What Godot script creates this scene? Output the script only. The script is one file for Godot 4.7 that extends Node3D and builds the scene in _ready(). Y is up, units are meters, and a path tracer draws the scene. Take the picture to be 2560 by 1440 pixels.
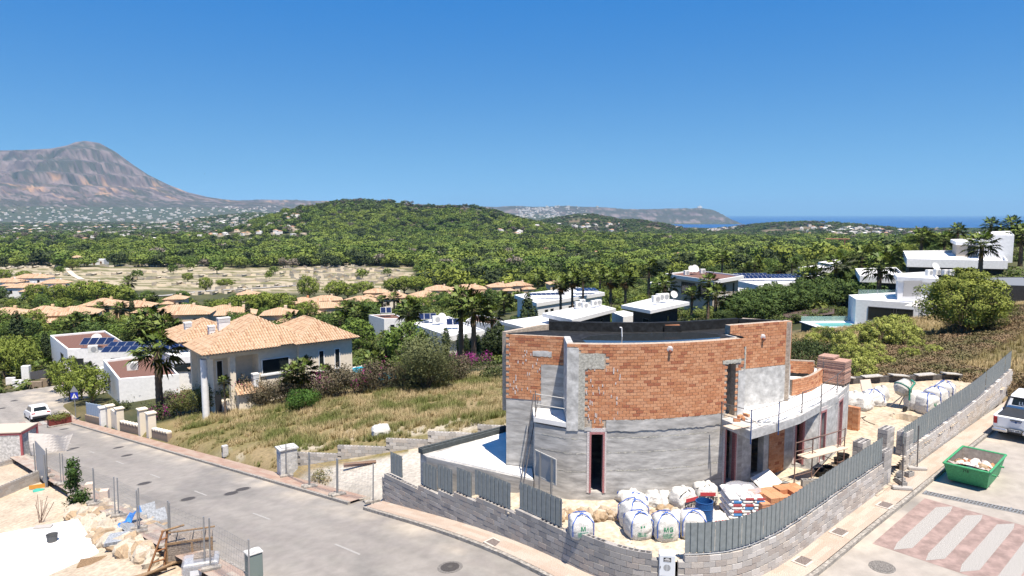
extends Node3D
# ---------------------------------------------------------------- constants
const FPX := 1750.0
const EYE := Vector3(0,12,0)
const PITCH := 6.03
# left road: a point on it, its direction going down the hill and the level direction across it
const LM := Vector3(-2.11,0.04,-22.7)
const LD := Vector3(-0.697,-0.1484,-0.717)
const LX := Vector3(0.717,0,-0.697)
# right road
const RM := Vector3(9.86,0.32,-21.6)
const RD := Vector3(0.751,0.053,-0.660)
const RX := Vector3(0.660,0,0.751)
var cp := cos(deg_to_rad(PITCH))
var sp := sin(deg_to_rad(PITCH))
var counts := {}
var mats := {}
var rng := RandomNumberGenerator.new()

# ---------------------------------------------------------------- photo pixel -> direction -> place
func ray(u: float, v: float) -> Vector3:
	var x := (u - 1280.0) / FPX
	var y := -(v - 720.0) / FPX
	return Vector3(x, y * cp - sp, -(cp + y * sp))
func at_depth(u: float, v: float, d: float) -> Vector3:
	var r := ray(u, v)
	return EYE + r * (d / -r.z)
func at_level(u: float, v: float, y: float) -> Vector3:
	var r := ray(u, v)
	return EYE + r * ((y - EYE.y) / r.y)
func on_ground(u: float, v: float) -> Vector3:
	var r := ray(u, v)
	var t := 10.0
	while t < 9000.0:
		var p := EYE + r * t
		if p.y < height_at(p.x, p.z):
			break
		t *= 1.012
	var p2 := EYE + r * t
	return Vector3(p2.x, height_at(p2.x, p2.z), p2.z)

# ---------------------------------------------------------------- mesh builder
class MB:
	var v := PackedVector3Array()
	var n := PackedVector3Array()
	var c := PackedColorArray()
	var uv := PackedVector2Array()
	var col := Color(1,1,1)
	var soft := 1.6
	func tri(a: Vector3, b: Vector3, d: Vector3) -> void:
		var m := (b - a).cross(d - a)
		if m.length_squared() < 1e-14:
			return
		m = m.normalized()
		v.append(a); v.append(d); v.append(b)
		for i in 3:
			n.append(m); c.append(col)
	func trin(a: Vector3, b: Vector3, d: Vector3, na: Vector3, nb: Vector3, nd: Vector3) -> void:
		v.append(a); v.append(d); v.append(b)
		n.append(na); n.append(nd); n.append(nb)
		for i in 3:
			c.append(col)
	func quad(a: Vector3, b: Vector3, d: Vector3, e: Vector3) -> void:
		tri(a, b, d); tri(a, d, e)
	func quadn(a: Vector3, b: Vector3, d: Vector3, e: Vector3, na: Vector3, nb: Vector3, nd: Vector3, ne: Vector3) -> void:
		trin(a, b, d, na, nb, nd); trin(a, d, e, na, nd, ne)
	func quadc(p: Array, cc: Array) -> void:
		var m: Vector3 = (p[1] - p[0]).cross(p[2] - p[0]).normalized()
		if m.y < 0: m = -m
		for i in [0,2,1,0,3,2]:
			v.append(p[i]); n.append(m); c.append(cc[i])
	func box(xf: Transform3D, s: Vector3) -> void:
		var h := s * 0.5
		var p: Array[Vector3] = []
		for i in 8:
			p.append(xf * Vector3(h.x if i & 1 else -h.x, h.y if i & 2 else -h.y, h.z if i & 4 else -h.z))
		quad(p[4], p[5], p[7], p[6]); quad(p[1], p[0], p[2], p[3])
		quad(p[5], p[1], p[3], p[7]); quad(p[0], p[4], p[6], p[2])
		quad(p[6], p[7], p[3], p[2]); quad(p[0], p[1], p[5], p[4])
	func bevel(xf: Transform3D, s: Vector3, b: float) -> void:
		var h := s * 0.5
		var ring := func(y: float, i: float) -> Array:
			var o: Array = []
			var x := h.x - i
			var z := h.z - i
			for q in [[-x, -z + b], [-x + b, -z], [x - b, -z], [x, -z + b], [x, z - b], [x - b, z], [-x + b, z], [-x, z - b]]:
				o.append(xf * Vector3(q[0], y, q[1]))
			return o
		var rs := [ring.call(-h.y, b), ring.call(-h.y + b, 0.0), ring.call(h.y - b, 0.0), ring.call(h.y, b)]
		for k in 3:
			for i in 8:
				var j := (i + 1) % 8
				quad(rs[k][j], rs[k][i], rs[k + 1][i], rs[k + 1][j])
		for i in range(1,7):
			tri(rs[3][0], rs[3][i + 1], rs[3][i]); tri(rs[0][0], rs[0][i], rs[0][i + 1])
	func bev(p: Vector3, s: Vector3, b: float) -> void:
		bevel(Transform3D(Basis(), p), s, b)
	func bx(a: Vector3, b: Vector3) -> void:
		box(Transform3D(Basis(), (a + b) * 0.5), (b - a).abs())
	func tube(a: Vector3, b: Vector3, r0: float, r1: float, seg := 8, caps := true) -> void:
		var d := (b - a).normalized()
		var x := d.cross(Vector3.UP if absf(d.y) < 0.95 else Vector3.RIGHT).normalized()
		var y := d.cross(x)
		for i in seg:
			var t0 := TAU * i / seg
			var t1 := TAU * (i + 1) / seg
			var e0 := x * cos(t0) + y * sin(t0)
			var e1 := x * cos(t1) + y * sin(t1)
			quadn(a + e0 * r0, a + e1 * r0, b + e1 * r1, b + e0 * r1, e0, e1, e1, e0)
			if caps:
				tri(b, b + e0 * r1, b + e1 * r1); tri(a, a + e1 * r0, a + e0 * r0)
	func lathe(prof: Array, seg: int, xf := Transform3D(), smooth := true) -> void:
		for k in prof.size() - 1:
			var p0: Vector2 = prof[k]
			var p1: Vector2 = prof[k + 1]
			var sl := Vector2(p1.y - p0.y, p0.x - p1.x).normalized()
			for i in seg:
				var t0 := TAU * i / seg
				var t1 := TAU * (i + 1) / seg
				var a := xf * Vector3(cos(t0) * p0.x, p0.y, sin(t0) * p0.x)
				var b := xf * Vector3(cos(t1) * p0.x, p0.y, sin(t1) * p0.x)
				var d := xf * Vector3(cos(t1) * p1.x, p1.y, sin(t1) * p1.x)
				var e := xf * Vector3(cos(t0) * p1.x, p1.y, sin(t0) * p1.x)
				if smooth:
					var n0 := xf.basis * Vector3(cos(t0) * sl.x, sl.y, sin(t0) * sl.x)
					var n1 := xf.basis * Vector3(cos(t1) * sl.x, sl.y, sin(t1) * sl.x)
					quadn(b, a, e, d, n1, n0, n0, n1)
				else:
					quad(b, a, e, d)
	func prism(poly: PackedVector2Array, y0: float, y1: float, bottom := false) -> void:
		var p := poly
		if Geometry2D.is_polygon_clockwise(p):
			p = poly.duplicate(); p.reverse()
		var t := Geometry2D.triangulate_polygon(p)
		for i in range(0, t.size(),3):
			var a := p[t[i]]; var b := p[t[i + 1]]; var d := p[t[i + 2]]
			var A := Vector3(a.x, y1, a.y); var B := Vector3(b.x, y1, b.y); var C := Vector3(d.x, y1, d.y)
			if (B - A).cross(C - A).y < 0:
				var q := B; B = C; C = q
			tri(A, B, C)
			if bottom:
				var dn := Vector3(0, y0 - y1,0)
				tri(A + dn, C + dn, B + dn)
		for i in p.size():
			var a := p[i]; var b := p[(i + 1) % p.size()]
			var q0 := Vector3(a.x, y0, a.y); var q1 := Vector3(b.x, y0, b.y)
			var up := Vector3(0, y1 - y0,0)
			var m := (q1 - q0).cross(up)
			var ctr := Vector2(b.y - a.y, a.x - b.x)
			if m.x * ctr.x + m.z * ctr.y < 0:
				quad(q1, q0, q0 + up, q1 + up)
			else:
				quad(q0, q1, q1 + up, q0 + up)
	func ball(xf: Transform3D, ns: int, nr: int, jit := 0.0, seed_ := 1) -> void:
		var r := RandomNumberGenerator.new()
		r.seed = seed_
		var pts: Array = []
		for i in nr + 1:
			var row: Array = []
			var th := PI * i / nr
			for j in ns:
				var ph := TAU * j / ns
				row.append(xf * (Vector3(sin(th) * cos(ph), cos(th), sin(th) * sin(ph)) * (1.0 + r.randf_range(-jit, jit))))
			if i == 0 or i == nr:
				for j in ns:
					row[j] = row[0]
			pts.append(row)
		for i in nr:
			for j in ns:
				var k := (j + 1) % ns
				quad(pts[i][k], pts[i + 1][k], pts[i + 1][j], pts[i][j])
	func leaf(p: Vector3, nn: Vector3, s: float, r: RandomNumberGenerator, sn: Vector3) -> void:
		var t := nn.cross(Vector3(r.randf() - 0.5, r.randf() - 0.5, r.randf() - 0.5)).normalized()
		var b := nn.cross(t)
		var a := p + t * s
		var d := p - t * s * 0.8 + b * s * 0.55
		var e := p - t * s * 0.8 - b * s * 0.55
		var m := (nn + sn * soft).normalized()
		trin(a, d, e, m, m, m)
	func commit() -> ArrayMesh:
		var arr := []
		arr.resize(Mesh.ARRAY_MAX)
		arr[Mesh.ARRAY_VERTEX] = v
		arr[Mesh.ARRAY_NORMAL] = n
		arr[Mesh.ARRAY_COLOR] = c
		if uv.size() == v.size():
			arr[Mesh.ARRAY_TEX_UV] = uv
		var m := ArrayMesh.new()
		m.add_surface_from_arrays(Mesh.PRIMITIVE_TRIANGLES, arr)
		return m

# ---------------------------------------------------------------- scene tree helpers
func numbered(called: String, under: Object = null) -> String:
	var key := called + ("" if under == null else str(under.get_instance_id()))
	var k: int = counts.get(key, 0)
	counts[key] = k + 1
	return called if k == 0 else "%s_%03d" % [called, k]
func tag(o: Node, label: String, category: String, group := "") -> Node:
	o.set_meta("label", label); o.set_meta("category", category)
	if group:
		o.set_meta("group", group)
	return o
func thing(called: String, label: String, category: String, pos := Vector3.ZERO, turn := 0.0, group := "") -> Node3D:
	var o := Node3D.new()
	o.name = numbered(called)
	add_child(o)
	o.position = pos; o.rotation.y = turn
	tag(o, label, category, group)
	return o
func inst(called: String, mesh: Mesh, m: Material, parent: Node, pos := Vector3.ZERO, turn := 0.0) -> MeshInstance3D:
	var o := MeshInstance3D.new()
	o.name = numbered(called, parent)
	o.mesh = mesh
	o.material_override = m
	o.position = pos; o.rotation.y = turn
	parent.add_child(o)
	return o
func part(parent: Node, called: String, mb: MB, m: Material) -> MeshInstance3D:
	return inst(called, mb.commit(), m, parent)
func solo(called: String, mb: MB, m: Material, label: String, category: String, group := "", pos := Vector3.ZERO, turn := 0.0) -> MeshInstance3D:
	var o := inst_root(called, mb.commit(), m)
	o.position = pos; o.rotation.y = turn
	tag(o, label, category, group)
	return o
func inst_root(called: String, mesh: Mesh, m: Material) -> MeshInstance3D:
	var o := MeshInstance3D.new()
	o.name = numbered(called)
	o.mesh = mesh; o.material_override = m
	add_child(o)
	return o
func structure(called: String, mb: MB, m: Material) -> MeshInstance3D:
	var o := inst_root(called, mb.commit(), m)
	o.set_meta("kind", "structure")
	return o
func copy(o: Node3D, pos: Vector3, turn := 0.0, sc := 1.0, label := "") -> Node3D:
	var k := o.duplicate()
	var nm := String(o.get_meta("base_name", o.name))
	k.name = numbered(nm)
	add_child(k)
	k.position = pos; k.rotation.y = turn; k.scale = Vector3.ONE * sc
	if label:
		k.set_meta("label", label)
	return k
func stuff(parent: Node, called: String, mesh: Mesh, m: Material, xfs: Array, cols: PackedColorArray, label := "", category := "") -> MultiMeshInstance3D:
	var mm := MultiMesh.new()
	mm.transform_format = MultiMesh.TRANSFORM_3D
	mm.use_colors = cols.size() > 0
	mm.mesh = mesh
	mm.instance_count = xfs.size()
	for i in xfs.size():
		mm.set_instance_transform(i, xfs[i])
		if cols.size() > 0:
			mm.set_instance_color(i, cols[i])
	var o := MultiMeshInstance3D.new()
	o.name = numbered(called, parent if parent != self else null)
	o.multimesh = mm
	o.material_override = m
	parent.add_child(o)
	o.set_meta("kind", "stuff")
	if label:
		tag(o, label, category)
	return o

# ---------------------------------------------------------------- materials
func noise_tex(key: String, freq: float, oct: int, lo: float, hi: float, seed_: int, size := 512, kind := FastNoiseLite.TYPE_SIMPLEX_SMOOTH, gain := 0.5, contrast := 1.0, warm := 0.0) -> ImageTexture:
	if mats.has("T" + key):
		return mats["T" + key]
	var f := FastNoiseLite.new()
	f.seed = seed_; f.frequency = freq; f.fractal_octaves = oct; f.noise_type = kind; f.fractal_gain = gain
	var im := f.get_seamless_image(size, size)
	im.convert(Image.FORMAT_RGB8)
	var data := im.get_data()
	var lut := PackedByteArray()
	lut.resize(768)
	for i in 256:
		var t := clampf((i / 255.0 - 0.5) * contrast + 0.5,0,1)
		var b := lerpf(lo, hi, t)
		for k in 3:
			lut[i * 3 + k] = int(clampf(b * (1.0 + warm * (1 - k) * (1.0 - t)),0,1) * 255)
	for i in range(0, data.size(),3):
		var g := data[i]
		data[i] = lut[g * 3]; data[i + 1] = lut[g * 3 + 1]; data[i + 2] = lut[g * 3 + 2]
	var im2 := Image.create_from_data(size, size, false, Image.FORMAT_RGB8, data)
	im2.generate_mipmaps()
	var t2 := ImageTexture.create_from_image(im2)
	mats["T" + key] = t2
	return t2
func lin(r: float, g: float, b: float, a := 1.0) -> Color:
	var c := Color(r, g, b).linear_to_srgb()
	c.a = a
	return c
func mat(key: String, c: Color, rough := 0.9, metal := 0.0, tex: Texture2D = null, scale_ := 1.0, bump := 0.0, bump_scale := 1.0) -> StandardMaterial3D:
	if mats.has(key):
		return mats[key]
	var m := StandardMaterial3D.new()
	m.resource_name = key
	m.albedo_color = c
	m.roughness = rough
	m.metallic = metal
	m.metallic_specular = 0.4
	m.cull_mode = BaseMaterial3D.CULL_DISABLED
	if tex:
		m.albedo_texture = tex
		m.uv1_triplanar = true
		m.uv1_world_triplanar = true
		m.uv1_scale = Vector3.ONE * scale_
		if bump > 0.0:
			m.heightmap_enabled = true
			m.heightmap_texture = tex
			m.heightmap_scale = bump
	mats[key] = m
	return m
func vmat(key: String, rough := 0.9, tex: Texture2D = null, scale_ := 1.0, back := 0.0, bump := 0.0) -> StandardMaterial3D:
	if mats.has(key):
		return mats[key]
	var m := mat(key, Color.WHITE, rough, 0.0, tex, scale_, bump)
	m.vertex_color_use_as_albedo = true
	if back > 0.0:
		m.backlight_enabled = true
		m.backlight = Color(back, back, back * 0.4)
	return m
func glass_mat() -> StandardMaterial3D:
	return mat("window_glass", lin(0.015,0.02,0.022),0.06)
# ---------------------------------------------------------------- palette of shared textures and materials
func N(k: String) -> ImageTexture:
	match k:
		"soil": return noise_tex("soil", 0.02,5,0.74,1.0,3,512, FastNoiseLite.TYPE_SIMPLEX_SMOOTH, 0.68,1.3)
		"conc": return noise_tex("conc", 0.03,5,0.66,1.0,31,512, FastNoiseLite.TYPE_SIMPLEX_SMOOTH, 0.62,1.5)
		"clay": return noise_tex("clay", 0.05,4,0.74,1.0,71,512, FastNoiseLite.TYPE_SIMPLEX_SMOOTH, 0.6,1.6)
		"render": return noise_tex("render", 0.014,6,0.7,1.0,81,512, FastNoiseLite.TYPE_SIMPLEX_SMOOTH, 0.66,1.4)
		"screed": return noise_tex("screed", 0.02,4,0.9,1.0,82)
		"block": return noise_tex("block", 0.06,5,0.8,1.0,91,512, FastNoiseLite.TYPE_SIMPLEX_SMOOTH, 0.7,1.5)
		"splash": return noise_tex("splash", 0.03,4,0.75,1.0,95,512, FastNoiseLite.TYPE_SIMPLEX_SMOOTH, 0.7,2.0)
	return null
func M(k: String) -> StandardMaterial3D:
	if mats.has(k): return mats[k]
	match k:
		"kerb_concrete": return mat("kerb_concrete", lin(0.42,0.39,0.35),0.9,0, N("conc"),0.35)
		"galvanised": return mat("galvanised", lin(0.32,0.33,0.34),0.55,0.6)
		"white_screed": return mat("white_screed", lin(0.80,0.79,0.77),0.85,0, N("screed"),0.12)
		"dull_steel": return mat("dull_steel", lin(0.16,0.15,0.15),0.6,0.5)
		"pale_steel": return mat("pale_steel", lin(0.5,0.49,0.46),0.5,0.2)
		"grey_wood": return mat("grey_wood", lin(0.25,0.21,0.17),0.9)
		"pale_board": return mat("pale_board", lin(0.55,0.45,0.36),0.9)
		"wall_mortar": return mat("wall_mortar", lin(0.40,0.37,0.335),0.95,0, N("block"),1.3)
		"black_print": return mat("black_print", lin(0.03,0.03,0.03),0.8)
		"rusty_tube": return mat("rusty_tube", lin(0.2,0.13,0.11),0.7,0.3)
		"black_rubber": return mat("black_rubber", lin(0.02,0.02,0.02),0.7)
		"cream_slab": return mat("cream_slab", lin(0.6,0.5,0.42),0.9)
		"grille_grey": return mat("grille_grey", lin(0.3,0.31,0.32),0.7)
		"car_white": return mat("car_white", lin(0.74,0.75,0.77),0.25)
		"trim_black": return mat("trim_black", lin(0.02,0.022,0.026),0.5)
		"red_lens": return mat("red_lens", lin(0.35,0.015,0.02),0.2)
		"kiosk_white": return mat("kiosk_white", lin(0.68,0.68,0.67),0.8,0, N("render"),0.5)
		"tarp_white": return mat("tarp_white", lin(0.6,0.57,0.54),0.9)
		"slab_grey": return mat("slab_grey", lin(0.40,0.43,0.47),0.85,0, N("conc"),0.6)
		"brown_wood": return mat("brown_wood", lin(0.23,0.11,0.05),0.85)
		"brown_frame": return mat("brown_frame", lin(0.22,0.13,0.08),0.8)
		"solar_frame": return mat("solar_frame", lin(0.45,0.46,0.48),0.4,0.6)
		"unit_white": return mat("unit_white", lin(0.62,0.62,0.6),0.6)
		"villa_white": return mat("villa_white", lin(0.78,0.78,0.78),0.85,0, N("screed"),0.2)
		"bark": return mat("bark", lin(0.13,0.095,0.07),0.95)
		"crane_red": return mat("crane_red", lin(0.3,0.12,0.08),0.7)
		"earth": return vmat("earth", 0.95, N("soil"),0.3)
		"leaf": return vmat("leaf", 0.8, null, 1.0,0.5)
		"grass": return vmat("grass", 0.9, null, 1.0,0.35)
	return null
func _ready() -> void:
	rng.seed = 20240717
	var cam := Camera3D.new()
	cam.name = "camera"
	add_child(cam)
	cam.position = EYE
	cam.rotation_degrees = Vector3(-PITCH, 0,0)
	cam.fov = rad_to_deg(2.0 * atan(720.0 / FPX))
	cam.near = 0.2
	cam.far = 200000.0
	cam.current = true
	var env := Environment.new()
	var sky := Sky.new()
	var sm := ProceduralSkyMaterial.new()
	sm.sky_top_color = lin(0.002,0.1,0.34)
	sm.sky_horizon_color = lin(0.15,0.335,0.5)
	sm.sky_curve = 0.09
	sm.ground_bottom_color = lin(0.10,0.12,0.14)
	sm.ground_horizon_color = lin(0.15,0.335,0.5)
	sm.sun_angle_max = 1.0
	sky.sky_material = sm
	env.background_mode = Environment.BG_SKY
	env.sky = sky
	env.background_energy_multiplier = 1.0
	env.tonemap_mode = Environment.TONE_MAPPER_LINEAR
	env.tonemap_exposure = 1.85
	env.fog_enabled = true
	env.fog_density = 0.00004
	env.fog_light_color = lin(0.38,0.7,1.0)
	env.sdfgi_enabled = true
	env.ssao_enabled = true
	env.ssil_enabled = true
	var we := WorldEnvironment.new()
	we.name = "world_environment"
	we.environment = env
	add_child(we)
	var sun := DirectionalLight3D.new()
	sun.name = "sun"
	add_child(sun)
	sun.look_at_from_position(Vector3(0.165,0.92,0.345) * 100.0, Vector3.ZERO, Vector3.UP)
	sun.light_energy = 1.6
	sun.light_color = Color(1.0,0.955,0.89)
	sun.light_angular_distance = 0.5
	sun.shadow_enabled = true
	build_heights()
	build_terrain(); print("terrain ", Time.get_ticks_msec())
	build_roads(); print("roads ", Time.get_ticks_msec())
	build_house(); print("house ", Time.get_ticks_msec())
	build_perimeter(); print("perimeter ", Time.get_ticks_msec())
	build_plot_things(); print("plot ", Time.get_ticks_msec())
	build_right_street(); print("right ", Time.get_ticks_msec())
	build_left_site(); print("left ", Time.get_ticks_msec())
	build_villas(); print("villas ", Time.get_ticks_msec())
	build_plants(); print("plants ", Time.get_ticks_msec())
	build_far(); print("far ", Time.get_ticks_msec())
# ================================================================ ground
var ctl: Array = []
var grid := PackedFloat32Array()
const GX0 := -440.0
const GZ0 := -660.0
const GS := 5.0
const GNX := 177
const GNZ := 134
var fine := PackedFloat32Array()
const FS := 1.0
const FX0 := -90.0
const FZ0 := -120.0
const FNX := 161
const FNZ := 116
var nz := FastNoiseLite.new()
var nr := FastNoiseLite.new()
var wall_line: Array = []      # Vector2 x,z of the block wall round the plot
var plot_poly := PackedVector2Array()
var drive_poly := PackedVector2Array()
var ridges: Array = []

func sm(a: float, b: float, x: float) -> float:
	var t := clampf((x - a) / (b - a),0,1)
	return t * t * (3 - 2 * t)
func left_tc(x: float, z: float) -> Vector2:   # along, across of the left road
	var q := Vector2(x - LM.x, z - LM.z)
	return Vector2(q.dot(Vector2(LD.x, LD.z)), q.dot(Vector2(LX.x, LX.z)))
func right_tc(x: float, z: float) -> Vector2:
	var q := Vector2(x - RM.x, z - RM.z)
	return Vector2(q.dot(Vector2(RD.x, RD.z)), q.dot(Vector2(RX.x, RX.z)))
func road_y(x: float, z: float) -> float:
	var a := left_tc(x, z)
	var yl := LM.y - 0.1484 * a.x
	if a.x > 66.0:
		yl = LM.y - 0.1484 * 66.0 - 0.05 * (a.x - 66.0)
	var b := right_tc(x, z)
	var yr := RM.y + 0.053 * b.x
	var h := clampf(0.5 + 0.5 * (yr - yl) / 0.7,0,1)
	return lerpf(yr, yl, h) - 0.7 * h * (1 - h)
func left_pt(t: float, across: float, h := 0.0) -> Vector3:
	var p := LM + Vector3(LD.x, 0, LD.z) * t + LX * across
	return Vector3(p.x, road_y(p.x, p.z) + h, p.z)
func right_pt(t: float, across: float, h := 0.0) -> Vector3:
	var p := RM + Vector3(RD.x, 0, RD.z) * t + RX * across
	return Vector3(p.x, road_y(p.x, p.z) + h, p.z)
func catmull(pts: Array, step: float) -> Array:
	var cv := Curve2D.new()
	for i in pts.size():
		var a: Vector2 = pts[maxi(i - 1,0)]
		var b: Vector2 = pts[mini(i + 1, pts.size() - 1)]
		var tg := (b - a) / 6.0
		cv.add_point(pts[i], -tg, tg)
	cv.bake_interval = 0.05
	var L := cv.get_baked_length()
	var o: Array = []
	var k := int(round(L / step))
	for i in k + 1:
		o.append(cv.sample_baked(L * i / k, true))
	return o

func build_heights() -> void:
	nz.seed = 5; nz.frequency = 1.0; nz.fractal_octaves = 4
	nr.seed = 9; nr.frequency = 1.0; nr.fractal_octaves = 5; nr.fractal_type = FastNoiseLite.FRACTAL_RIDGED
	wall_line = catmull([Vector2(-5.97,-31.0), Vector2(-2.8,-27.72), Vector2(0.05,-24.8), Vector2(1.55,-23.15), Vector2(2.6,-22.0), Vector2(3.8,-21.12), Vector2(5.1,-20.78), Vector2(6.25,-20.82), Vector2(7.4,-21.17), Vector2(8.5,-21.82), Vector2(9.7,-22.75), Vector2(12.08,-24.85), Vector2(15.1,-27.45)], 0.2)
	for p in wall_line:
		plot_poly.append(p)
	for q in [Vector2(16.6,-28.75), Vector2(22.0,-33.45), Vector2(28.6,-39.6), Vector2(25.6,-42.2), Vector2(15.0,-40.6), Vector2(8.0,-38.0), Vector2(0.6,-36.0), Vector2(-0.2,-28.2), Vector2(-3.8,-30.1)]:
		plot_poly.append(q)
	drive_poly = PackedVector2Array([Vector2(-12.4,-37.6), Vector2(-0.2,-36.3), Vector2(-0.2,-28.0), Vector2(-5.97,-31.0)])
	for q in [[0,980,93], [60,1000,86], [2540,945,43], [2560,760,70.5], [2450,840,62], [2300,930,44.6], [2150,900,54], [2000,860,70], [2150,800,97], [2300,800,92], [1950,800,113], [1950,775,128], [1640,887,100], [1755,780,140], [1400,900,100], [1130,860,125], [1100,780,190], [760,790,260], [1000,760,280], [1300,740,300], [1600,720,300], [1900,690,250], [2050,690,220], [2400,672,150], [2560,700,110], [2450,600,220], [2200,650,350], [150,940,105], [330,970,88], [220,815,190], [60,740,300], [400,760,270], [600,800,230], [500,850,140], [870,830,140], [300,690,460], [900,690,450], [-200,690,460], [200,655,620], [1000,660,600], [1400,680,450], [1250,640,700], [1800,650,600], [2300,640,640], [-300,655,620], [2800,640,640], [2900,660,150], [2800,600,220], [-300,900,120], [1060,985,55], [1200,960,60], [1250,1000,52], [640,1040,55], [880,950,60], [490,1012,60], [1500,900,70], [1750,900,72], [700,1060,50], [950,1020,51]]:
		ctl.append(at_depth(q[0], q[1], q[2]))
	for t in [-12,-4,3,10,18,26,35,45,55,65,75]:
		ctl.append(left_pt(t, -5.2)); 
		if t > 20:
			ctl.append(left_pt(t, 3.4,0.1))
	for t in [-8,0,8,16,24,32]:
		ctl.append(right_pt(t, -0.8,0.1)); ctl.append(right_pt(t, 6.0))
	ctl.append(right_pt(33,-5.0,0.3))
	for q in [[-11.8,-37.6,-2.45], [-6,-36.9,-1.3], [-0.5,-36.2,0.1], [-11.8,-39.6,-1.7], [-6,-38.9,-0.7], [-0.3,-38.2,0.55], [-5.0,-32.2,-1.2], [-8,-34,-1.75], [4,-40,0.4], [10,-44,0.5], [17,-43,1.2], [26,-44,1.9], [-17,-33.5,-3.6], [-25.5,-38,-4.6], [-30,-44,-5.6], [-22,-31,-3.4], [-16,-26,-2.2], [-34,-38,-5.6], [-40,-60,-8.4]]:
		ctl.append(Vector3(q[0], q[2], q[1]))
	var N := ctl.size()
	var M := N + 3
	var A: Array = []
	for i in M:
		var row := PackedFloat64Array()
		row.resize(M + 1)
		A.append(row)
	for i in N:
		for j in N:
			A[i][j] = tps(ctl[i].x - ctl[j].x, ctl[i].z - ctl[j].z)
		A[i][i] += 0.02
		A[i][N] = 1.0; A[i][N + 1] = ctl[i].x / 100.0; A[i][N + 2] = ctl[i].z / 100.0
		A[N][i] = 1.0; A[N + 1][i] = ctl[i].x / 100.0; A[N + 2][i] = ctl[i].z / 100.0
		A[i][M] = ctl[i].y
	for k in M:
		var piv := k
		for i in range(k + 1, M):
			if absf(A[i][k]) > absf(A[piv][k]):
				piv = i
		var tmp = A[k]; A[k] = A[piv]; A[piv] = tmp
		var rk: PackedFloat64Array = A[k]
		for i in range(k + 1, M):
			var ri: PackedFloat64Array = A[i]
			var f := ri[k] / rk[k]
			if f != 0.0:
				for j in range(k, M + 1):
					ri[j] -= f * rk[j]
				A[i] = ri
	var w := PackedFloat64Array()
	w.resize(M)
	for k in range(M - 1,-1,-1):
		var s: float = A[k][M]
		for j in range(k + 1, M):
			s -= A[k][j] * w[j]
		w[k] = s / A[k][k]
	var ev := func(x: float, z: float) -> float:
		var s := w[N] + w[N + 1] * x / 100.0 + w[N + 2] * z / 100.0
		for i in N:
			var p: Vector3 = ctl[i]
			var d2 := ((p.x - x) * (p.x - x) + (p.z - z) * (p.z - z)) / 10000.0
			if d2 > 1e-12:
				s += w[i] * d2 * log(d2) * 0.5
		return s
	grid.resize(GNX * GNZ)
	for j in GNZ:
		for i in GNX:
			grid[j * GNX + i] = ev.call(GX0 + i * GS, GZ0 + j * GS)
	fine.resize(FNX * FNZ)
	for j in FNZ:
		for i in FNX:
			fine[j * FNX + i] = ev.call(FX0 + i * FS, FZ0 + j * FS)
	ridges = [
		ridge(1500,620,700,1.25,8.0, [[560,590], [640,573], [700,548], [760,521], [800,508], [850,498], [900,495], [960,499], [1000,497], [1050,505], [1100,511], [1170,509], [1230,520], [1290,540], [1350,553], [1420,566], [1500,580]]),
		ridge(2600,700,500,1.2,1.0, [[1290,575], [1340,556], [1400,545], [1440,539], [1480,538], [1520,545], [1570,556], [1620,572]]),
		ridge(2250,700,500,1.2,7.0, [[1480,580], [1540,553], [1580,547], [1640,556], [1700,569], [1760,578], [1820,588]]),
		ridge(2300,900,500,1.2,7.0, [[1700,592], [1760,580], [1830,568], [1880,561], [1930,556], [2000,553], [2040,551], [2090,556], [2130,565], [2190,575], [2260,583], [2350,590]]),
		ridge(4300,1200,400,1.2,4.0, [[2040,578], [2150,573], [2250,573], [2330,569], [2400,573], [2560,576], [2800,576]]),
		ridge(3300,900,800,1.3,3.0, [[380,585], [480,562], [560,540], [640,533], [720,535], [800,545], [900,560]]),
		ridge(7200,2700,900,1.75,0.0, [[-600,430], [-300,405], [-120,384], [0,375], [60,374], [130,370], [170,362], [190,354], [215,351], [250,356], [290,378], [330,408], [370,435], [420,460], [470,480], [520,492], [560,498], [620,503], [700,512], [790,530]]),
		ridge(8600,1000,600,1.1,0.0, [[480,520], [560,500], [640,498], [700,499], [790,500], [900,504], [1240,517], [1290,514], [1340,516], [1420,514], [1500,517], [1540,520], [1600,521], [1700,520], [1750,519], [1772,523], [1789,527], [1795,535], [1798,548], [1799.5,600]]),
	]

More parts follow.
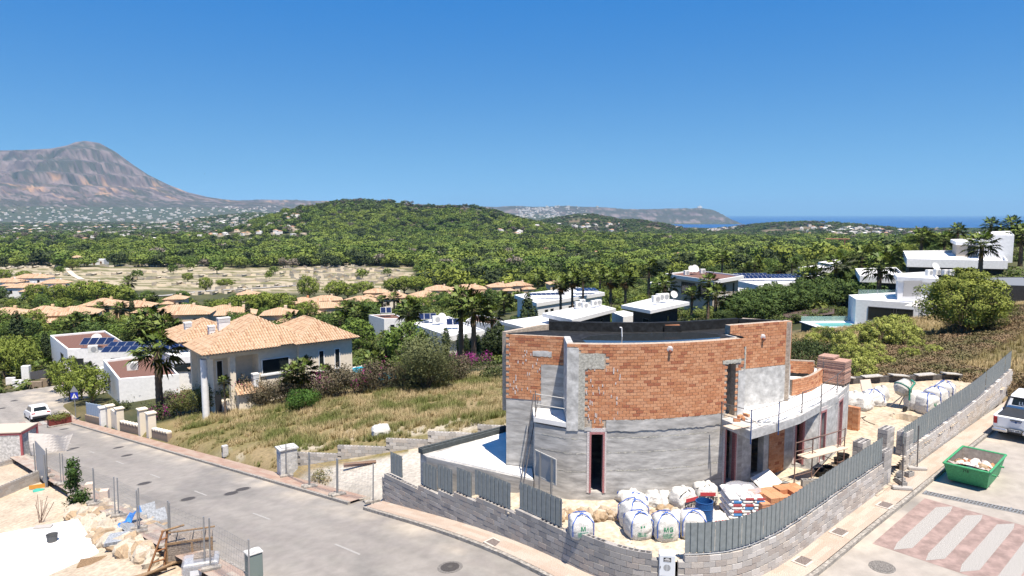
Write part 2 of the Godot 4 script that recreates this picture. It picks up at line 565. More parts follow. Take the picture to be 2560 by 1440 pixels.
func tps(dx: float, dz: float) -> float:
	var d2 := (dx * dx + dz * dz) / 10000.0
	return 0.0 if d2 < 1e-12 else d2 * log(d2) * 0.5
func ridge(r0: float, wf: float, wb: float, ex: float, lower: float, pts: Array) -> Dictionary:
	var xs := PackedFloat32Array()
	var ys := PackedFloat32Array()
	for q in pts:
		var p := at_depth(q[0], q[1], r0)
		xs.append(p.x); ys.append(p.y - lower)
	return {r0 = r0, wf = wf, wb = wb, ex = ex, xs = xs, ys = ys}
func look(xs: PackedFloat32Array, ys: PackedFloat32Array, x: float) -> float:
	var k := xs.size()
	if x <= xs[0] or x >= xs[k - 1]:
		return -1e6
	var i := xs.bsearch(x) - 1
	var t := (x - xs[i]) / (xs[i + 1] - xs[i])
	return lerpf(ys[i], ys[i + 1], t)
func far_height(x: float, z: float) -> float:
	var r := -z
	var az := x / maxf(r, 1.0)
	var wr := sm(0.02,0.24, az)
	var yl := -30.0 - 13.0 * sm(700,2600, r) + 52.0 * sm(3300,6400, r)
	var yr := -30.0 - 22.0 * sm(700,2400, r) - 52.0 * sm(2600,5100, r)
	var y := lerpf(yl, yr, wr) + nz.get_noise_2d(x * 0.003, z * 0.003) * 6.0 * sm(600,1500, r) * (1.0 - sm(4300,5000, r) * wr)
	for k in ridges.size():
		var R: Dictionary = ridges[k]
		var dr: float = r - R.r0
		if dr < -R.wf or dr > R.wb:
			continue
		var xw := x
		var top := look(R.xs, R.ys, xw)
		if top < y:
			continue
		var t: float = 1.0 + dr / R.wf if dr < 0 else 1.0 - dr / R.wb
		var b := pow(sm(0,1, t), R.ex) if R.r0 < 5000 else pow(t, R.ex)
		var rise: float = (top - y) * b
		if R.r0 > 5000 and dr < 0:
			var s := sm(0.02,0.25, t) * (1.0 - sm(0.9,1.0, t))
			rise += nr.get_noise_2d(x * 0.0013, z * 0.0013) * 50.0 * s * clampf((top - y) / 400.0,0.12,1.0)
			rise += nz.get_noise_2d(x * 0.02, z * 0.02) * 16.0 * s * clampf((top - y) / 400.0,0.1,1.0)
			rise += nz.get_noise_2d(x * 0.006, z * 0.006) * 22.0 * s * clampf((top - y) / 400.0,0.1,1.0)
			if R.r0 < 8000:
				var e := y + rise
				var st := 130.0
				var fr := fposmod(e + 18.0 * nz.get_noise_2d(x * 0.0012, z * 0.0012), st) / st
				rise += (sm(0.35,0.75, fr) - fr) * st * 0.75 * sm(150,330, e) * (1.0 - sm(0.93,1.0, t))
		elif dr < 0:
			rise += nz.get_noise_2d(x * 0.008, z * 0.008) * 5.0 * sm(0.05,0.3, t) * (1.0 - sm(0.85,1.0, t))
		y += rise
	return y
func table(g: PackedFloat32Array, nx: int, nzz: int, fx: float, fz: float) -> float:
	fx = clampf(fx, 0, nx - 1.001); fz = clampf(fz, 0, nzz - 1.001)
	var i := int(fx); var j := int(fz)
	var tx := fx - i; var tz := fz - j
	var b := j * nx + i
	return lerpf(lerpf(g[b], g[b + 1], tx), lerpf(g[b + nx], g[b + nx + 1], tx), tz)
func height_at(x: float, z: float) -> float:
	var r := -z
	if r > 620.0:
		return far_height(x, z)
	var y := 0.0
	var ix := (x - FX0) / FS
	var iz := (z - FZ0) / FS
	if ix > 0 and iz > 0 and ix < FNX - 1 and iz < FNZ - 1:
		y = table(fine, FNX, FNZ, ix, iz)
	else:
		y = table(grid, GNX, GNZ, (x - GX0) / GS, (z - GZ0) / GS)
	if r > 430.0:
		y = lerpf(y, far_height(x, z), sm(430,620, r))
	if r < 120.0:
		var a := left_tc(x, z)
		var b := right_tc(x, z)
		var ry := road_y(x, z) - 0.3
		var wl := (1.0 - sm(0.0,1.2, maxf(-6.0 - a.y, a.y - 2.7))) * (1.0 - sm(0,6, a.x - 88.0))
		var wr2 := (1.0 - sm(0.0,1.2, maxf(-0.8 - b.y, b.y - 8.0))) * (1.0 - sm(0,4, b.x - 27.0))
		var w := maxf(wl if a.x > -14.0 else 1.0, wr2 if b.x > -14.0 else 0.0)
		if a.x < 1.0 and b.x < 1.0:
			w = 1.0
		y = lerpf(y, ry, w)
		if x > -7.0 and x < 30.0 and z > -43.0 and Geometry2D.is_point_in_polygon(Vector2(x, z), plot_poly):
			y = minf(y, 0.1) - 1.2
	return y

func ground_color(x: float, z: float, y: float) -> Color:
	var r := -z
	var az := x / maxf(r, 1.0)
	var n1 := nz.get_noise_2d(x * 0.05, z * 0.05)
	var n2 := nz.get_noise_2d(x * 0.35 + 50.0, z * 0.35)
	var n3 := nz.get_noise_2d(x * 0.012 + 9.0, z * 0.012)
	if r > 4200.0 and y > -90.0:
		var s := nz.get_noise_2d(x * 0.0007, z * 0.011)
		var rock := Color(0.125,0.095,0.095).lerp(Color(0.25,0.195,0.185), clampf(0.5 + s * 2.0 + nz.get_noise_2d(x * 0.004 + 5.0, z * 0.03) * 0.9 + nz.get_noise_2d(x * 0.02, z * 0.05) * 0.7,0,1))
		var och := sm(0.18,0.45, nz.get_noise_2d(x * 0.0022 + 40.0, z * 0.006)) * sm(90,180, y) * (1.0 - sm(330,420, y))
		rock = rock.lerp(Color(0.5,0.3,0.17), och * 0.75)
		var scrub := sm(-0.12,0.16, nz.get_noise_2d(x * 0.002, z * 0.005) + nz.get_noise_2d(x * 0.012, z * 0.022) * 0.9 + (0.32 if y < 130.0 else (-0.08 if y < 330 else 0.0)))
		rock = rock.lerp(Color(0.06,0.065,0.045), scrub * 0.85)
		if r < 6200.0 and y < 70.0:
			rock = rock.lerp(Color(0.06,0.085,0.04),0.6)
		return rock
	if r > 620.0:
		var c := Color(0.05,0.062,0.022).lerp(Color(0.095,0.1,0.04), clampf(0.5 + n3 * 1.3,0,1))
		var dry := sm(0.2,0.42, nz.get_noise_2d(x * 0.004 + 77.0, z * 0.004))
		c = c.lerp(Color(0.23,0.17,0.115), dry * 0.85)
		return c
	if r > 120.0:
		var c := Color(0.05,0.062,0.022).lerp(Color(0.12,0.12,0.05), clampf(0.5 + n1,0,1))
		var fld := sm(330,350, r) * (1.0 - sm(540,570, r + 25.0 * n3)) * (1.0 - sm(-0.16,-0.12, az + 0.05 * n3))
		var st := sin((z + 0.12 * x + 14.0 * n3 + 5.0 * n1) * 0.33)
		var soil := Color(0.52,0.44,0.31).lerp(Color(0.17,0.165,0.065), sm(-0.35,0.45, st * 0.8 + n1 + 0.3 * n2))
		return c.lerp(soil, fld)
	var a := left_tc(x, z)
	if a.y < -4.5:
		return Color(0.66,0.55,0.42).lerp(Color(0.54,0.44,0.33), clampf(0.5 + n2 * 1.6,0,1))
	if Geometry2D.is_point_in_polygon(Vector2(x, z), drive_poly):
		return Color(0.64,0.59,0.51).lerp(Color(0.5,0.46,0.4), clampf(0.5 + n2 * 1.5,0,1))
	if x < 6.0 and r < 60.0 or x >= 6.0 and r < 90.0:
		var g := Color(0.34,0.26,0.14).lerp(Color(0.22,0.19,0.075), clampf(0.5 + n1 * 1.5 + n2,0,1))
		if x < 6.0:
			var chalk := sm(0.12,0.3, n2 + nz.get_noise_2d(x * 0.12 + 300.0, z * 0.12)) * (1.0 - sm(-48.0,-39.0, z) * 0.0)
			g = g.lerp(Color(0.55,0.49,0.38), chalk * (1.0 - sm(42.0,47.0, r)))
		else:
			g = g.lerp(Color(0.17,0.125,0.075),0.6 * (1.0 - sm(55.0,70.0, r)))
		return g
	return Color(0.06,0.07,0.025).lerp(Color(0.2,0.16,0.08), clampf(0.3 + n1 * 1.4 + n2 * 0.6,0,1))

func build_terrain() -> void:
	var rows := PackedFloat32Array()
	var r := 7.0
	while r < 4400.0:
		rows.append(r)
		r *= 1.0215
	r = 4430.0
	while r < 7650.0:
		rows.append(r)
		r += 26.0
	while r < 9300.0:
		rows.append(r)
		r += 90.0
	var NA := 700
	var NR := rows.size()
	var vs := PackedVector3Array(); vs.resize(NA * NR)
	var ns := PackedVector3Array(); ns.resize(NA * NR)
	var cs := PackedColorArray(); cs.resize(NA * NR)
	for j in NR:
		for i in NA:
			var th := tan(deg_to_rad(-46.0 + 92.0 * i / (NA - 1)))
			var z := -rows[j]
			var x := th * rows[j]
			var y := height_at(x, z)
			vs[j * NA + i] = Vector3(x, y, z)
			cs[j * NA + i] = ground_color(x, z, y)
	for j in NR:
		for i in NA:
			var a := vs[j * NA + mini(i + 1, NA - 1)] - vs[j * NA + maxi(i - 1,0)]
			var b := vs[maxi(j - 1,0) * NA + i] - vs[mini(j + 1, NR - 1) * NA + i]
			ns[j * NA + i] = b.cross(a).normalized()
	var ix := PackedInt32Array(); ix.resize((NA - 1) * (NR - 1) * 6)
	var k := 0
	for j in NR - 1:
		for i in NA - 1:
			var p := j * NA + i
			ix[k] = p; ix[k + 1] = p + NA; ix[k + 2] = p + 1
			ix[k + 3] = p + 1; ix[k + 4] = p + NA; ix[k + 5] = p + NA + 1
			k += 6
	var arr := []
	arr.resize(Mesh.ARRAY_MAX)
	arr[Mesh.ARRAY_VERTEX] = vs; arr[Mesh.ARRAY_NORMAL] = ns; arr[Mesh.ARRAY_COLOR] = cs; arr[Mesh.ARRAY_INDEX] = ix
	var m := ArrayMesh.new()
	m.add_surface_from_arrays(Mesh.PRIMITIVE_TRIANGLES, arr)
	var o := inst_root("ground", m, M("earth"))
	o.set_meta("kind", "structure")
	var s := MB.new()
	var zz := [-3800.0,-6000.0,-9000.0,-14000.0,-22000.0,-32000.0,-48000.0]
	for j in 6:
		for i in 8:
			var x0 := -1.1 + 2.6 * i / 8.0
			var x1 := -1.1 + 2.6 * (i + 1) / 8.0
			if x1 < 0.0:
				continue
			s.quad(Vector3(x0 * -zz[j], -98, zz[j]), Vector3(x1 * -zz[j], -98, zz[j]), Vector3(x1 * -zz[j + 1], -98, zz[j + 1]), Vector3(x0 * -zz[j + 1], -98, zz[j + 1]))
	structure("sea", s, mat("sea_water", lin(0.008,0.06,0.2),0.35))
# ================================================================ streets
# a strip that follows a line in x,z between two offsets, on the level of the street plus h
func ribbon(mb: MB, line: Array, a: float, b: float, h: float, face := 0.0) -> void:
	for i in line.size() - 1:
		var p: Vector2 = line[i]
		var q: Vector2 = line[i + 1]
		var np := side(line, i)
		var nq := side(line, i + 1)
		var v := [p + np * a, p + np * b, q + nq * b, q + nq * a]
		var w: Array[Vector3] = []
		for e in v:
			w.append(Vector3(e.x, road_y(e.x, e.y) + h, e.y))
		mb.quad(w[0], w[3], w[2], w[1])
		if face > 0.0:
			var dn := Vector3(0, -face, 0)
			mb.quad(w[1], w[2], w[2] + dn, w[1] + dn)
			mb.quad(w[3], w[0], w[0] + dn, w[3] + dn)
func side(line: Array, i: int) -> Vector2:
	var d: Vector2 = (line[mini(i + 1, line.size() - 1)] - line[maxi(i - 1,0)]).normalized()
	return Vector2(-d.y, d.x)
func flat_disc(c: Vector3, r: float, nn: Vector3, h: float, seg := 20) -> MB:
	var mb := MB.new()
	var x := nn.cross(Vector3.FORWARD).normalized()
	var y := nn.cross(x)
	var up := nn * h
	for i in seg:
		var t0 := TAU * i / seg
		var t1 := TAU * (i + 1) / seg
		var a := (x * cos(t0) + y * sin(t0)) * r
		var b := (x * cos(t1) + y * sin(t1)) * r
		mb.tri(up * 1.0, b + up, a + up)
		mb.quad(b, a, a + up, b + up)
	return mb
func road_normal(x: float, z: float) -> Vector3:
	var e := 0.5
	return Vector3(road_y(x - e, z) - road_y(x + e, z),2 * e, road_y(x, z - e) - road_y(x, z + e)).normalized()

func tar(x: float, z: float) -> Color:
	var a := left_tc(x, z); var b := right_tc(x, z)
	var g := nz.get_noise_2d(a.x * 0.03, a.y * 0.9) * 0.55 + nz.get_noise_2d(x * 0.11, z * 0.11) * 0.35
	var c := Color(0.225,0.21,0.195).lerp(Color(0.335,0.31,0.28), clampf(0.45 + g, 0,1))
	if b.x > -6.0: c = c.lerp(Color(0.42,0.38,0.335),0.6 * sm(-4.0,1.0, b.x) * sm(3.0,6.0, x))
	var dust := sm(0.6,1.9, a.y) if a.x > 1.0 else 0.0
	dust = maxf(dust, (1.0 - sm(0.3,1.4, b.y)) * sm(-3.0,0.0, b.x) * float(x > 6.0))
	c = c.lerp(Color(0.5,0.44,0.36), dust * clampf(0.35 + 1.3 * nz.get_noise_2d(x * 0.35, z * 0.35),0,0.8))
	var patch := nz.get_noise_2d(a.x * 0.05 + 60.0, a.y * 0.12)
	return c.lerp(Color(0.19,0.18,0.17),0.55 * sm(0.28,0.33, patch))
func build_roads() -> void:
	var asphalt := vmat("asphalt", 0.92, noise_tex("tar", 0.02,5,0.9,1.0,11,512, FastNoiseLite.TYPE_SIMPLEX_SMOOTH, 0.6,1.4),0.12)
	var mb := MB.new()
	var cell := 0.5
	for j in range(-190,-24):
		for i in range(-190,96):
			var x := i * cell; var z := j * cell
			var a := left_tc(x, z); var b := right_tc(x, z)
			var in_l := a.y > -5.0 and a.y < 2.7 and a.x < 92.0
			var in_r := b.y > -0.7 and b.y < 9.0 and b.x > -30.0 and b.x < 36.0 and x > 3.0
			var in_c := z > -22.0 and a.y > -5.0 and x < 12.0 and Geometry2D.is_point_in_polygon(Vector2(x, z), plot_poly) == false
			var in_t := a.x > 64.0 and a.x < 92.0 and a.y > -30.0 and a.y < 26.0
			if not (in_l or in_r or in_c or in_t):
				continue
			var p: Array = []; var cc: Array = []
			for e in [[0,0], [0,1], [1,1], [1,0]]:
				var xx: float = x + e[0] * cell; var zz: float = z + e[1] * cell
				p.append(Vector3(xx, road_y(xx, zz), zz)); cc.append(tar(xx, zz))
			mb.quadc(p, cc)
	structure("road", mb, asphalt)
	var walk := vmat("pavers", 0.95, noise_tex("paver", 0.09,4,0.78,1.0,21,512, FastNoiseLite.TYPE_SIMPLEX_SMOOTH, 0.6,1.7),0.5)
	var kerb_mat := M("kerb_concrete")
	var kl: Array = []
	for t in range(70,9,-2):
		var p := left_pt(t, 3.05)
		kl.append(Vector2(p.x, p.z))
	var left_walk := kl.duplicate()
	var corner: Array = []
	for p in wall_line:
		corner.append(p)
	for t in range(10,29):
		var p := right_pt(t, -0.93)
		corner.append(Vector2(p.x, p.z))
	var near: Array = []
	for t in range(70,-6,-2):
		var p := left_pt(t, -5.5)
		near.append(Vector2(p.x, p.z))
	var lists := [[left_walk, 0.0,0.88, Color(0.40,0.27,0.21), Color(0.46,0.35,0.28)], [corner, 0.0,0.86, Color(0.47,0.37,0.30), Color(0.52,0.45,0.38)], [near, -0.95,0.0, Color(0.40,0.30,0.25), Color(0.48,0.42,0.36)]]
	var names := ["pavement", "pavement_at_the_plot", "pavement_at_the_left_site"]
	for q in 3:
		var l: Array = lists[q][0]
		var w := MB.new()
		var dense := dense_line(l, 0.35)
		for k in 4:
			var a := lerpf(lists[q][1], lists[q][2], k / 4.0)
			var b := lerpf(lists[q][1], lists[q][2], (k + 1) / 4.0)
			for i in dense.size() - 1:
				var pp: Vector2 = dense[i]
				var tt := clampf(0.5 + nz.get_noise_2d(pp.x * 0.5 + k * 7.0, pp.y * 0.5) * 1.6,0,1)
				w.col = lists[q][3].lerp(lists[q][4], tt)
				ribbon_piece(w, dense, i, a, b, 0.125)
		structure(names[q], w, walk)
		var km := MB.new()
		var kb := thing("kerb", ["low grey concrete kerb along the red pavement below the dry lot", "grey concrete kerb round the corner below the block wall", "grey concrete kerb along the fenced rubble site"][q], "kerb")
		kb.remove_meta("category"); kb.remove_meta("label"); kb.set_meta("kind", "structure")
		var st := dense_line(l, 1.0)
		var o0 := 0.885 if q < 2 else -0.955
		var o1 := 1.03 if q < 2 else -1.1
		for i in st.size() - 1:
			var p: Vector2 = st[i]; var p2: Vector2 = st[i + 1]
			var dd := (p2 - p) * 0.006
			var np := side(st, i); var nq := side(st, i + 1)
			var e := [p + dd + np * o0, p2 - dd + nq * o0, p2 - dd + nq * o1, p + dd + np * o1]
			var m := MB.new()
			var tp: Array[Vector3] = []
			var jit := nz.get_noise_2d(i * 3.7, q * 9.0) * 0.012
			for s in e:
				tp.append(Vector3(s.x, road_y(s.x, s.y) + 0.13 + jit, s.y))
			var dn := Vector3(0,-0.3,0)
			if q < 2:
				m.quad(tp[0], tp[1], tp[2], tp[3])
			else:
				m.quad(tp[3], tp[2], tp[1], tp[0])
			for s in 4:
				var s2 := (s + 1) % 4
				m.quad(tp[s], tp[s] + dn, tp[s2] + dn, tp[s2])
			part(kb, "kerb_stone", m, kerb_mat)
	var iron := mat("cast_iron", lin(0.11,0.10,0.095),0.7,0.2, N("conc"),1.7)
	var rim := mat("manhole_surround", lin(0.24,0.225,0.21),0.9,0, N("conc"),0.9)
	var hole_shade := mat("painted_drain_shade", lin(0.085,0.08,0.075),0.95)  # dark tone painted in for the shaded depth of hub and channel
	var near_ones := [[1125,1418,0.33, "round iron manhole cover with a pale ring in the street near the corner wall"], [2205,1418,0.3, "worn pale round cover in the asphalt beside the corner pavement"]]
	var spots := [[317,1139], [296,1119], [470,1248], [578,1234], [607,1223], [361,1209], [185,1121], [35,1002], [5,1021], [45,1063], [160,1073]]
	for q in near_ones:
		var c := road_hit(q[0], q[1])
		var t := thing("manhole_cover", q[3], "manhole cover", c)
		part(t, "surround", flat_disc(Vector3.ZERO, q[2] * 1.35, road_normal(c.x, c.z),0.006,24), rim)
		part(t, "cover", flat_disc(Vector3.ZERO, q[2], road_normal(c.x, c.z),0.014,24), iron if q[0] < 2000 else rim)
		part(t, "hub", flat_disc(Vector3.ZERO, q[2] * 0.28, road_normal(c.x, c.z),0.022,12), hole_shade if q[0] < 2000 else rim)
	for q in spots:
		var c := road_hit(q[0], q[1])
		var t := thing("manhole_cover", "dark round iron manhole cover in the sloping grey street", "manhole cover", c, 0.0, "manhole covers down the street")
		part(t, "surround", flat_disc(Vector3.ZERO, 0.42, road_normal(c.x, c.z),0.006), rim)
		part(t, "cover", flat_disc(Vector3.ZERO, 0.34, road_normal(c.x, c.z),0.013), iron)
	for q in [[2213,1271,10.0], [2099,1338,3.4], [2008,1412,-0.3], [1236,1366,-20.0]]:
		var c := road_hit(q[0], q[1])
		c.y += 0.13
		var turn := atan2(-RD.z, RD.x) if q[2] > -10.0 else atan2(-LD.z, LD.x)
		var t := thing("pavement_lid", "small square grey inspection lid in a pale frame in the pavement", "inspection lid", c, turn, "inspection lids in the pavement")
		var s1 := MB.new(); s1.bx(Vector3(-0.34,-0.02,-0.26), Vector3(0.34,0.004,0.26))
		var s2 := MB.new(); s2.bx(Vector3(-0.27,0.0,-0.19), Vector3(0.27,0.009,0.19))
		part(t, "frame", s1, mat("lid_frame", lin(0.5,0.45,0.4),0.9)); part(t, "lid", s2, mat("lid_grey", lin(0.24,0.2,0.185),0.9,0, N("conc"),1.1))
	var white := mat("worn_road_white", lin(0.55,0.53,0.5),0.9,0, noise_tex("wornpaint", 0.12,5,0.55,1.0,51,512, FastNoiseLite.TYPE_SIMPLEX_SMOOTH, 0.75,2.2),0.6)
	for t in [4.0,11.5,19.0,26.5,34.0,41.5,49.0]:
		var m := MB.new()
		var line: Array = []
		for k in 7:
			var p := left_pt(t + k * 0.3,-1.05)
			line.append(Vector2(p.x, p.z))
		ribbon(m, line, -0.05,0.05,0.006)
		var o := solo("lane_dash", m, white, "worn white centre dash on the sloping grey street", "road marking", "centre dashes of the sloping street")
	var redp := mat("worn_red_paint", lin(0.34,0.25,0.225),0.92,0, noise_tex("wornred", 0.018,5,0.8,1.0,61,512, FastNoiseLite.TYPE_SIMPLEX_SMOOTH, 0.65,1.6),0.16)
	var field := MB.new()
	var rect := func(mb2: MB, t0: float, t1: float, a0: float, a1: float, h: float) -> void:
		var k := 6
		for i in k:
			var s0 := lerpf(t0, t1, float(i) / k); var s1 := lerpf(t0, t1, float(i + 1) / k)
			mb2.quad(right_pt(s0, a0, h), right_pt(s0, a1, h), right_pt(s1, a1, h), right_pt(s1, a0, h))
	rect.call(field, 3.35,8.35,0.42,7.6,0.005)
	solo("crossing_field", field, redp, "worn dull red painted field of the pedestrian crossing", "road marking")
	for k in 7:
		var a := 1.0 + k * 1.0
		var bar := MB.new()
		rect.call(bar, 3.95,7.8, a, a + 0.5,0.01)
		for e in [[3.95,3.4], [7.8,8.3]]:
			var tip := right_pt(e[1], a + 0.42 if e[1] > 5 else a + 0.1,0.01)
			bar.tri(right_pt(e[0], a, 0.01), right_pt(e[0], a + 0.5,0.01), tip)
		solo("crossing_bar", bar, white, "worn white bar with pointed ends on the red crossing", "road marking", "white bars of the pedestrian crossing")
	var g := thing("drain_grating", "long dark iron drain grating set across the pale street", "drain grating", right_pt(9.0,0.0))
	var trench := MB.new()
	var bars := MB.new()
	for k in 60:
		var a := 0.25 + k * 0.115
		var t0 := 8.72 + k * 0.022
		var p0 := right_pt(t0, a, 0.012) - g.position; var p1 := right_pt(t0 + 0.34, a, 0.012) - g.position
		bars.tube(p0, p1,0.022,0.022,4)
		if k % 12 == 0:
			bars.tube(p0 + Vector3(0,0.002,0), p1,0.05,0.05,4)
	for i in 8:
		var a0 := 0.2 + i * 0.87; var a1 := a0 + 0.87
		var t0 := 8.71 + i * 0.166; var t1 := t0 + 0.166
		trench.quad(right_pt(t0, a0,0.006) - g.position, right_pt(t1, a1,0.006) - g.position, right_pt(t1 + 0.36, a1,0.006) - g.position, right_pt(t0 + 0.36, a0,0.006) - g.position)
		for e in [0.0,0.17,0.34]:
			bars.tube(right_pt(t0 + e, a0,0.012) - g.position, right_pt(t1 + e, a1,0.012) - g.position, 0.016,0.016,4)
	part(g, "channel", trench, hole_shade); part(g, "bars", bars, M("galvanised"))  # channel is a flat strip, its depth only painted dark
	var ff := MB.new()
	var rect2 := func(mb2: MB, t0: float, t1: float, a0: float, a1: float, h: float) -> void:
		mb2.quad(left_pt(t0, a0, h), left_pt(t0, a1, h), left_pt(t1, a1, h), left_pt(t1, a0, h))
	rect2.call(ff, 67.0,70.5,-5.0,1.0,0.02)
	solo("crossing_field", ff, redp, "distant dull red crossing field beyond the white car", "road marking")
	for k in 6:
		var bar := MB.new()
		rect2.call(bar, 67.05,70.45,-4.9 + k * 1.0,-4.45 + k * 1.0,0.035)
		solo("crossing_bar", bar, white, "white bar of the distant crossing by the white car", "road marking", "white bars of the distant crossing")
func ribbon_piece(mb: MB, line: Array, i: int, a: float, b: float, h: float) -> void:
	var p: Vector2 = line[i]; var q: Vector2 = line[i + 1]
	var np := side(line, i); var nq := side(line, i + 1)
	var w: Array[Vector3] = []
	for e in [p + np * a, p + np * b, q + nq * b, q + nq * a]:
		w.append(Vector3(e.x, road_y(e.x, e.y) + h, e.y))
	mb.quad(w[0], w[3], w[2], w[1])
func dense_line(l: Array, step: float) -> Array:
	var L := 0.0
	for i in l.size() - 1:
		L += (l[i + 1] - l[i]).length()
	var n := int(round(L / step))
	var o: Array = []
	var i := 0
	var acc := 0.0
	for k in n + 1:
		var s := L * k / n
		while i < l.size() - 2 and acc + (l[i + 1] - l[i]).length() < s:
			acc += (l[i + 1] - l[i]).length()
			i += 1
		o.append(l[i].lerp(l[i + 1], clampf((s - acc) / (l[i + 1] - l[i]).length(),0,1)))
	return o
func road_hit(u: float, v: float) -> Vector3:
	var r := ray(u, v)
	var t := 10.0
	for k in 2000:
		var p := EYE + r * t
		if p.y < road_y(p.x, p.z):
			break
		t += 0.06
	var p := EYE + r * t
	return Vector3(p.x, road_y(p.x, p.z), p.z)
# ================================================================ the unfinished brick house
func path_len(p: Array) -> float:
	var L := 0.0
	for i in p.size() - 1:
		L += (p[i + 1] - p[i]).length()
	return L
func path_at(p: Array, s: float) -> Vector2:
	for i in p.size() - 1:
		var l: float = (p[i + 1] - p[i]).length()
		if s <= l or i == p.size() - 2:
			return p[i] + (p[i + 1] - p[i]) * (s / l)
		s -= l
	return p[-1]
func path_out(p: Array, s: float) -> Vector2:   # outward (towards the viewer when the path runs from left to right)
	var e := 0.04
	var L := path_len(p)
	var d := (path_at(p, minf(s + e, L)) - path_at(p, maxf(s - e, 0.0))).normalized()
	return Vector2(-d.y, d.x)
func s_of_u(p: Array, y: float, u: float) -> float:
	var L := path_len(p)
	var best := 0.0
	var bd := 1e9
	for k in 400:
		var s := L * k / 399.0
		var q := path_at(p, s)
		var d := absf(px_u(Vector3(q.x, y, q.y)) - u)
		if d < bd:
			bd = d; best = s
	return best
func px_u(p: Vector3) -> float:
	var q := p - EYE
	return 1280.0 + FPX * q.x / (-q.y * sp - q.z * cp)
# wall along a path with openings [s0, s1, y0, y1]; the path is its outer face
func wall_run(mb: MB, p: Array, th: float, y0: float, y1: float, holes: Array) -> void:
	var L := path_len(p)
	var cuts: Array = [0.0, L]
	var acc := 0.0
	for i in range(1, p.size() - 1):
		acc += (p[i] - p[i - 1]).length()
		cuts.append(acc)
	for h in holes:
		cuts.append(h[0]); cuts.append(h[1])
	cuts.sort()
	var spans := func(s: float) -> Array:
		var o := [[y0, y1]]
		for h in holes:
			if s > h[0] and s < h[1]:
				var o2: Array = []
				for q in o:
					if h[2] > q[0] + 0.001: o2.append([q[0], minf(q[1], h[2])])
					if h[3] < q[1] - 0.001: o2.append([maxf(q[0], h[3]), q[1]])
				o = o2
		return o
	for i in cuts.size() - 1:
		var s0: float = cuts[i]; var s1: float = cuts[i + 1]
		if s1 - s0 < 1e-4: continue
		var a := path_at(p, s0 + 1e-4); var b := path_at(p, s1 - 1e-4)
		var na := path_out(p, s0); var nb := path_out(p, s1)
		var ai := a - na * th; var bi := b - nb * th
		for q in spans.call((s0 + s1) * 0.5):
			var A := Vector3(a.x, q[0], a.y); var B := Vector3(b.x, q[0], b.y)
			var Ai := Vector3(ai.x, q[0], ai.y); var Bi := Vector3(bi.x, q[0], bi.y)
			var up := Vector3(0, q[1] - q[0], 0)
			var n0 := Vector3(na.x, 0, na.y); var n1 := Vector3(nb.x, 0, nb.y)
			mb.quadn(A, B, B + up, A + up, n0, n1, n1, n0)
			mb.quad(Bi, Ai, Ai + up, Bi + up)
			mb.quad(A + up, B + up, Bi + up, Ai + up)
			mb.quad(Ai, Bi, B, A)
		for e in [[s0,-1.0], [s1,1.0]]:
			var edge: bool = e[0] < 1e-3 or e[0] > L - 1e-3
			for h in holes:
				if absf(e[0] - h[0]) < 1e-3 or absf(e[0] - h[1]) < 1e-3: edge = true
			if edge:
				var pt := a if e[1] < 0 else b
				var pi := ai if e[1] < 0 else bi
				for q in spans.call((s0 + s1) * 0.5):
					var A := Vector3(pt.x, q[0], pt.y); var B := Vector3(pi.x, q[0], pi.y)
					var up := Vector3(0, q[1] - q[0], 0)
					if e[1] < 0: mb.quad(B, A, A + up, B + up)
					else: mb.quad(A, B, B + up, A + up)
# thin coat on a wall, its edge uneven
func coat(p: Array, s0: float, s1: float, y0: float, y1: float, off: float, rough_edge: float, seed_: int, base := 0.0) -> MB:
	var mb := MB.new()
	var r := RandomNumberGenerator.new(); r.seed = seed_
	var n := maxi(3, int((s1 - s0) / 0.08))
	var lo: Array = []; var hi: Array = []
	for i in n + 1:
		lo.append(y0 + r.randf_range(-rough_edge, rough_edge)); hi.append(y1 + r.randf_range(-rough_edge, rough_edge))
	for i in n:
		var sa := s0 + (s1 - s0) * i / n; var sb := s0 + (s1 - s0) * (i + 1) / n
		var a := path_at(p, sa); var b := path_at(p, sb)
		var na := path_out(p, sa); var nb := path_out(p, sb)
		var ao := a + na * off; var bo := b + nb * off
		var n3 := Vector3(na.x, 0, na.y)
		var A := Vector3(ao.x, lo[i], ao.y); var B := Vector3(bo.x, lo[i + 1], bo.y)
		var C := Vector3(bo.x, hi[i + 1], bo.y); var D := Vector3(ao.x, hi[i], ao.y)
		mb.quadn(A, B, C, D, n3, n3, n3, n3)
		var back_a := Vector3(-na.x, 0, -na.y) * (off - base); var back_b := Vector3(-nb.x, 0, -nb.y) * (off - base)
		mb.quad(D, C, C + back_b, D + back_a); mb.quad(B, A, A + back_a, B + back_b)
		if i == 0: mb.quad(A, D, D + back_a, A + back_a)
		if i == n - 1: mb.quad(C, B, B + back_b, C + back_b)
	return mb
var brick_parts := 0
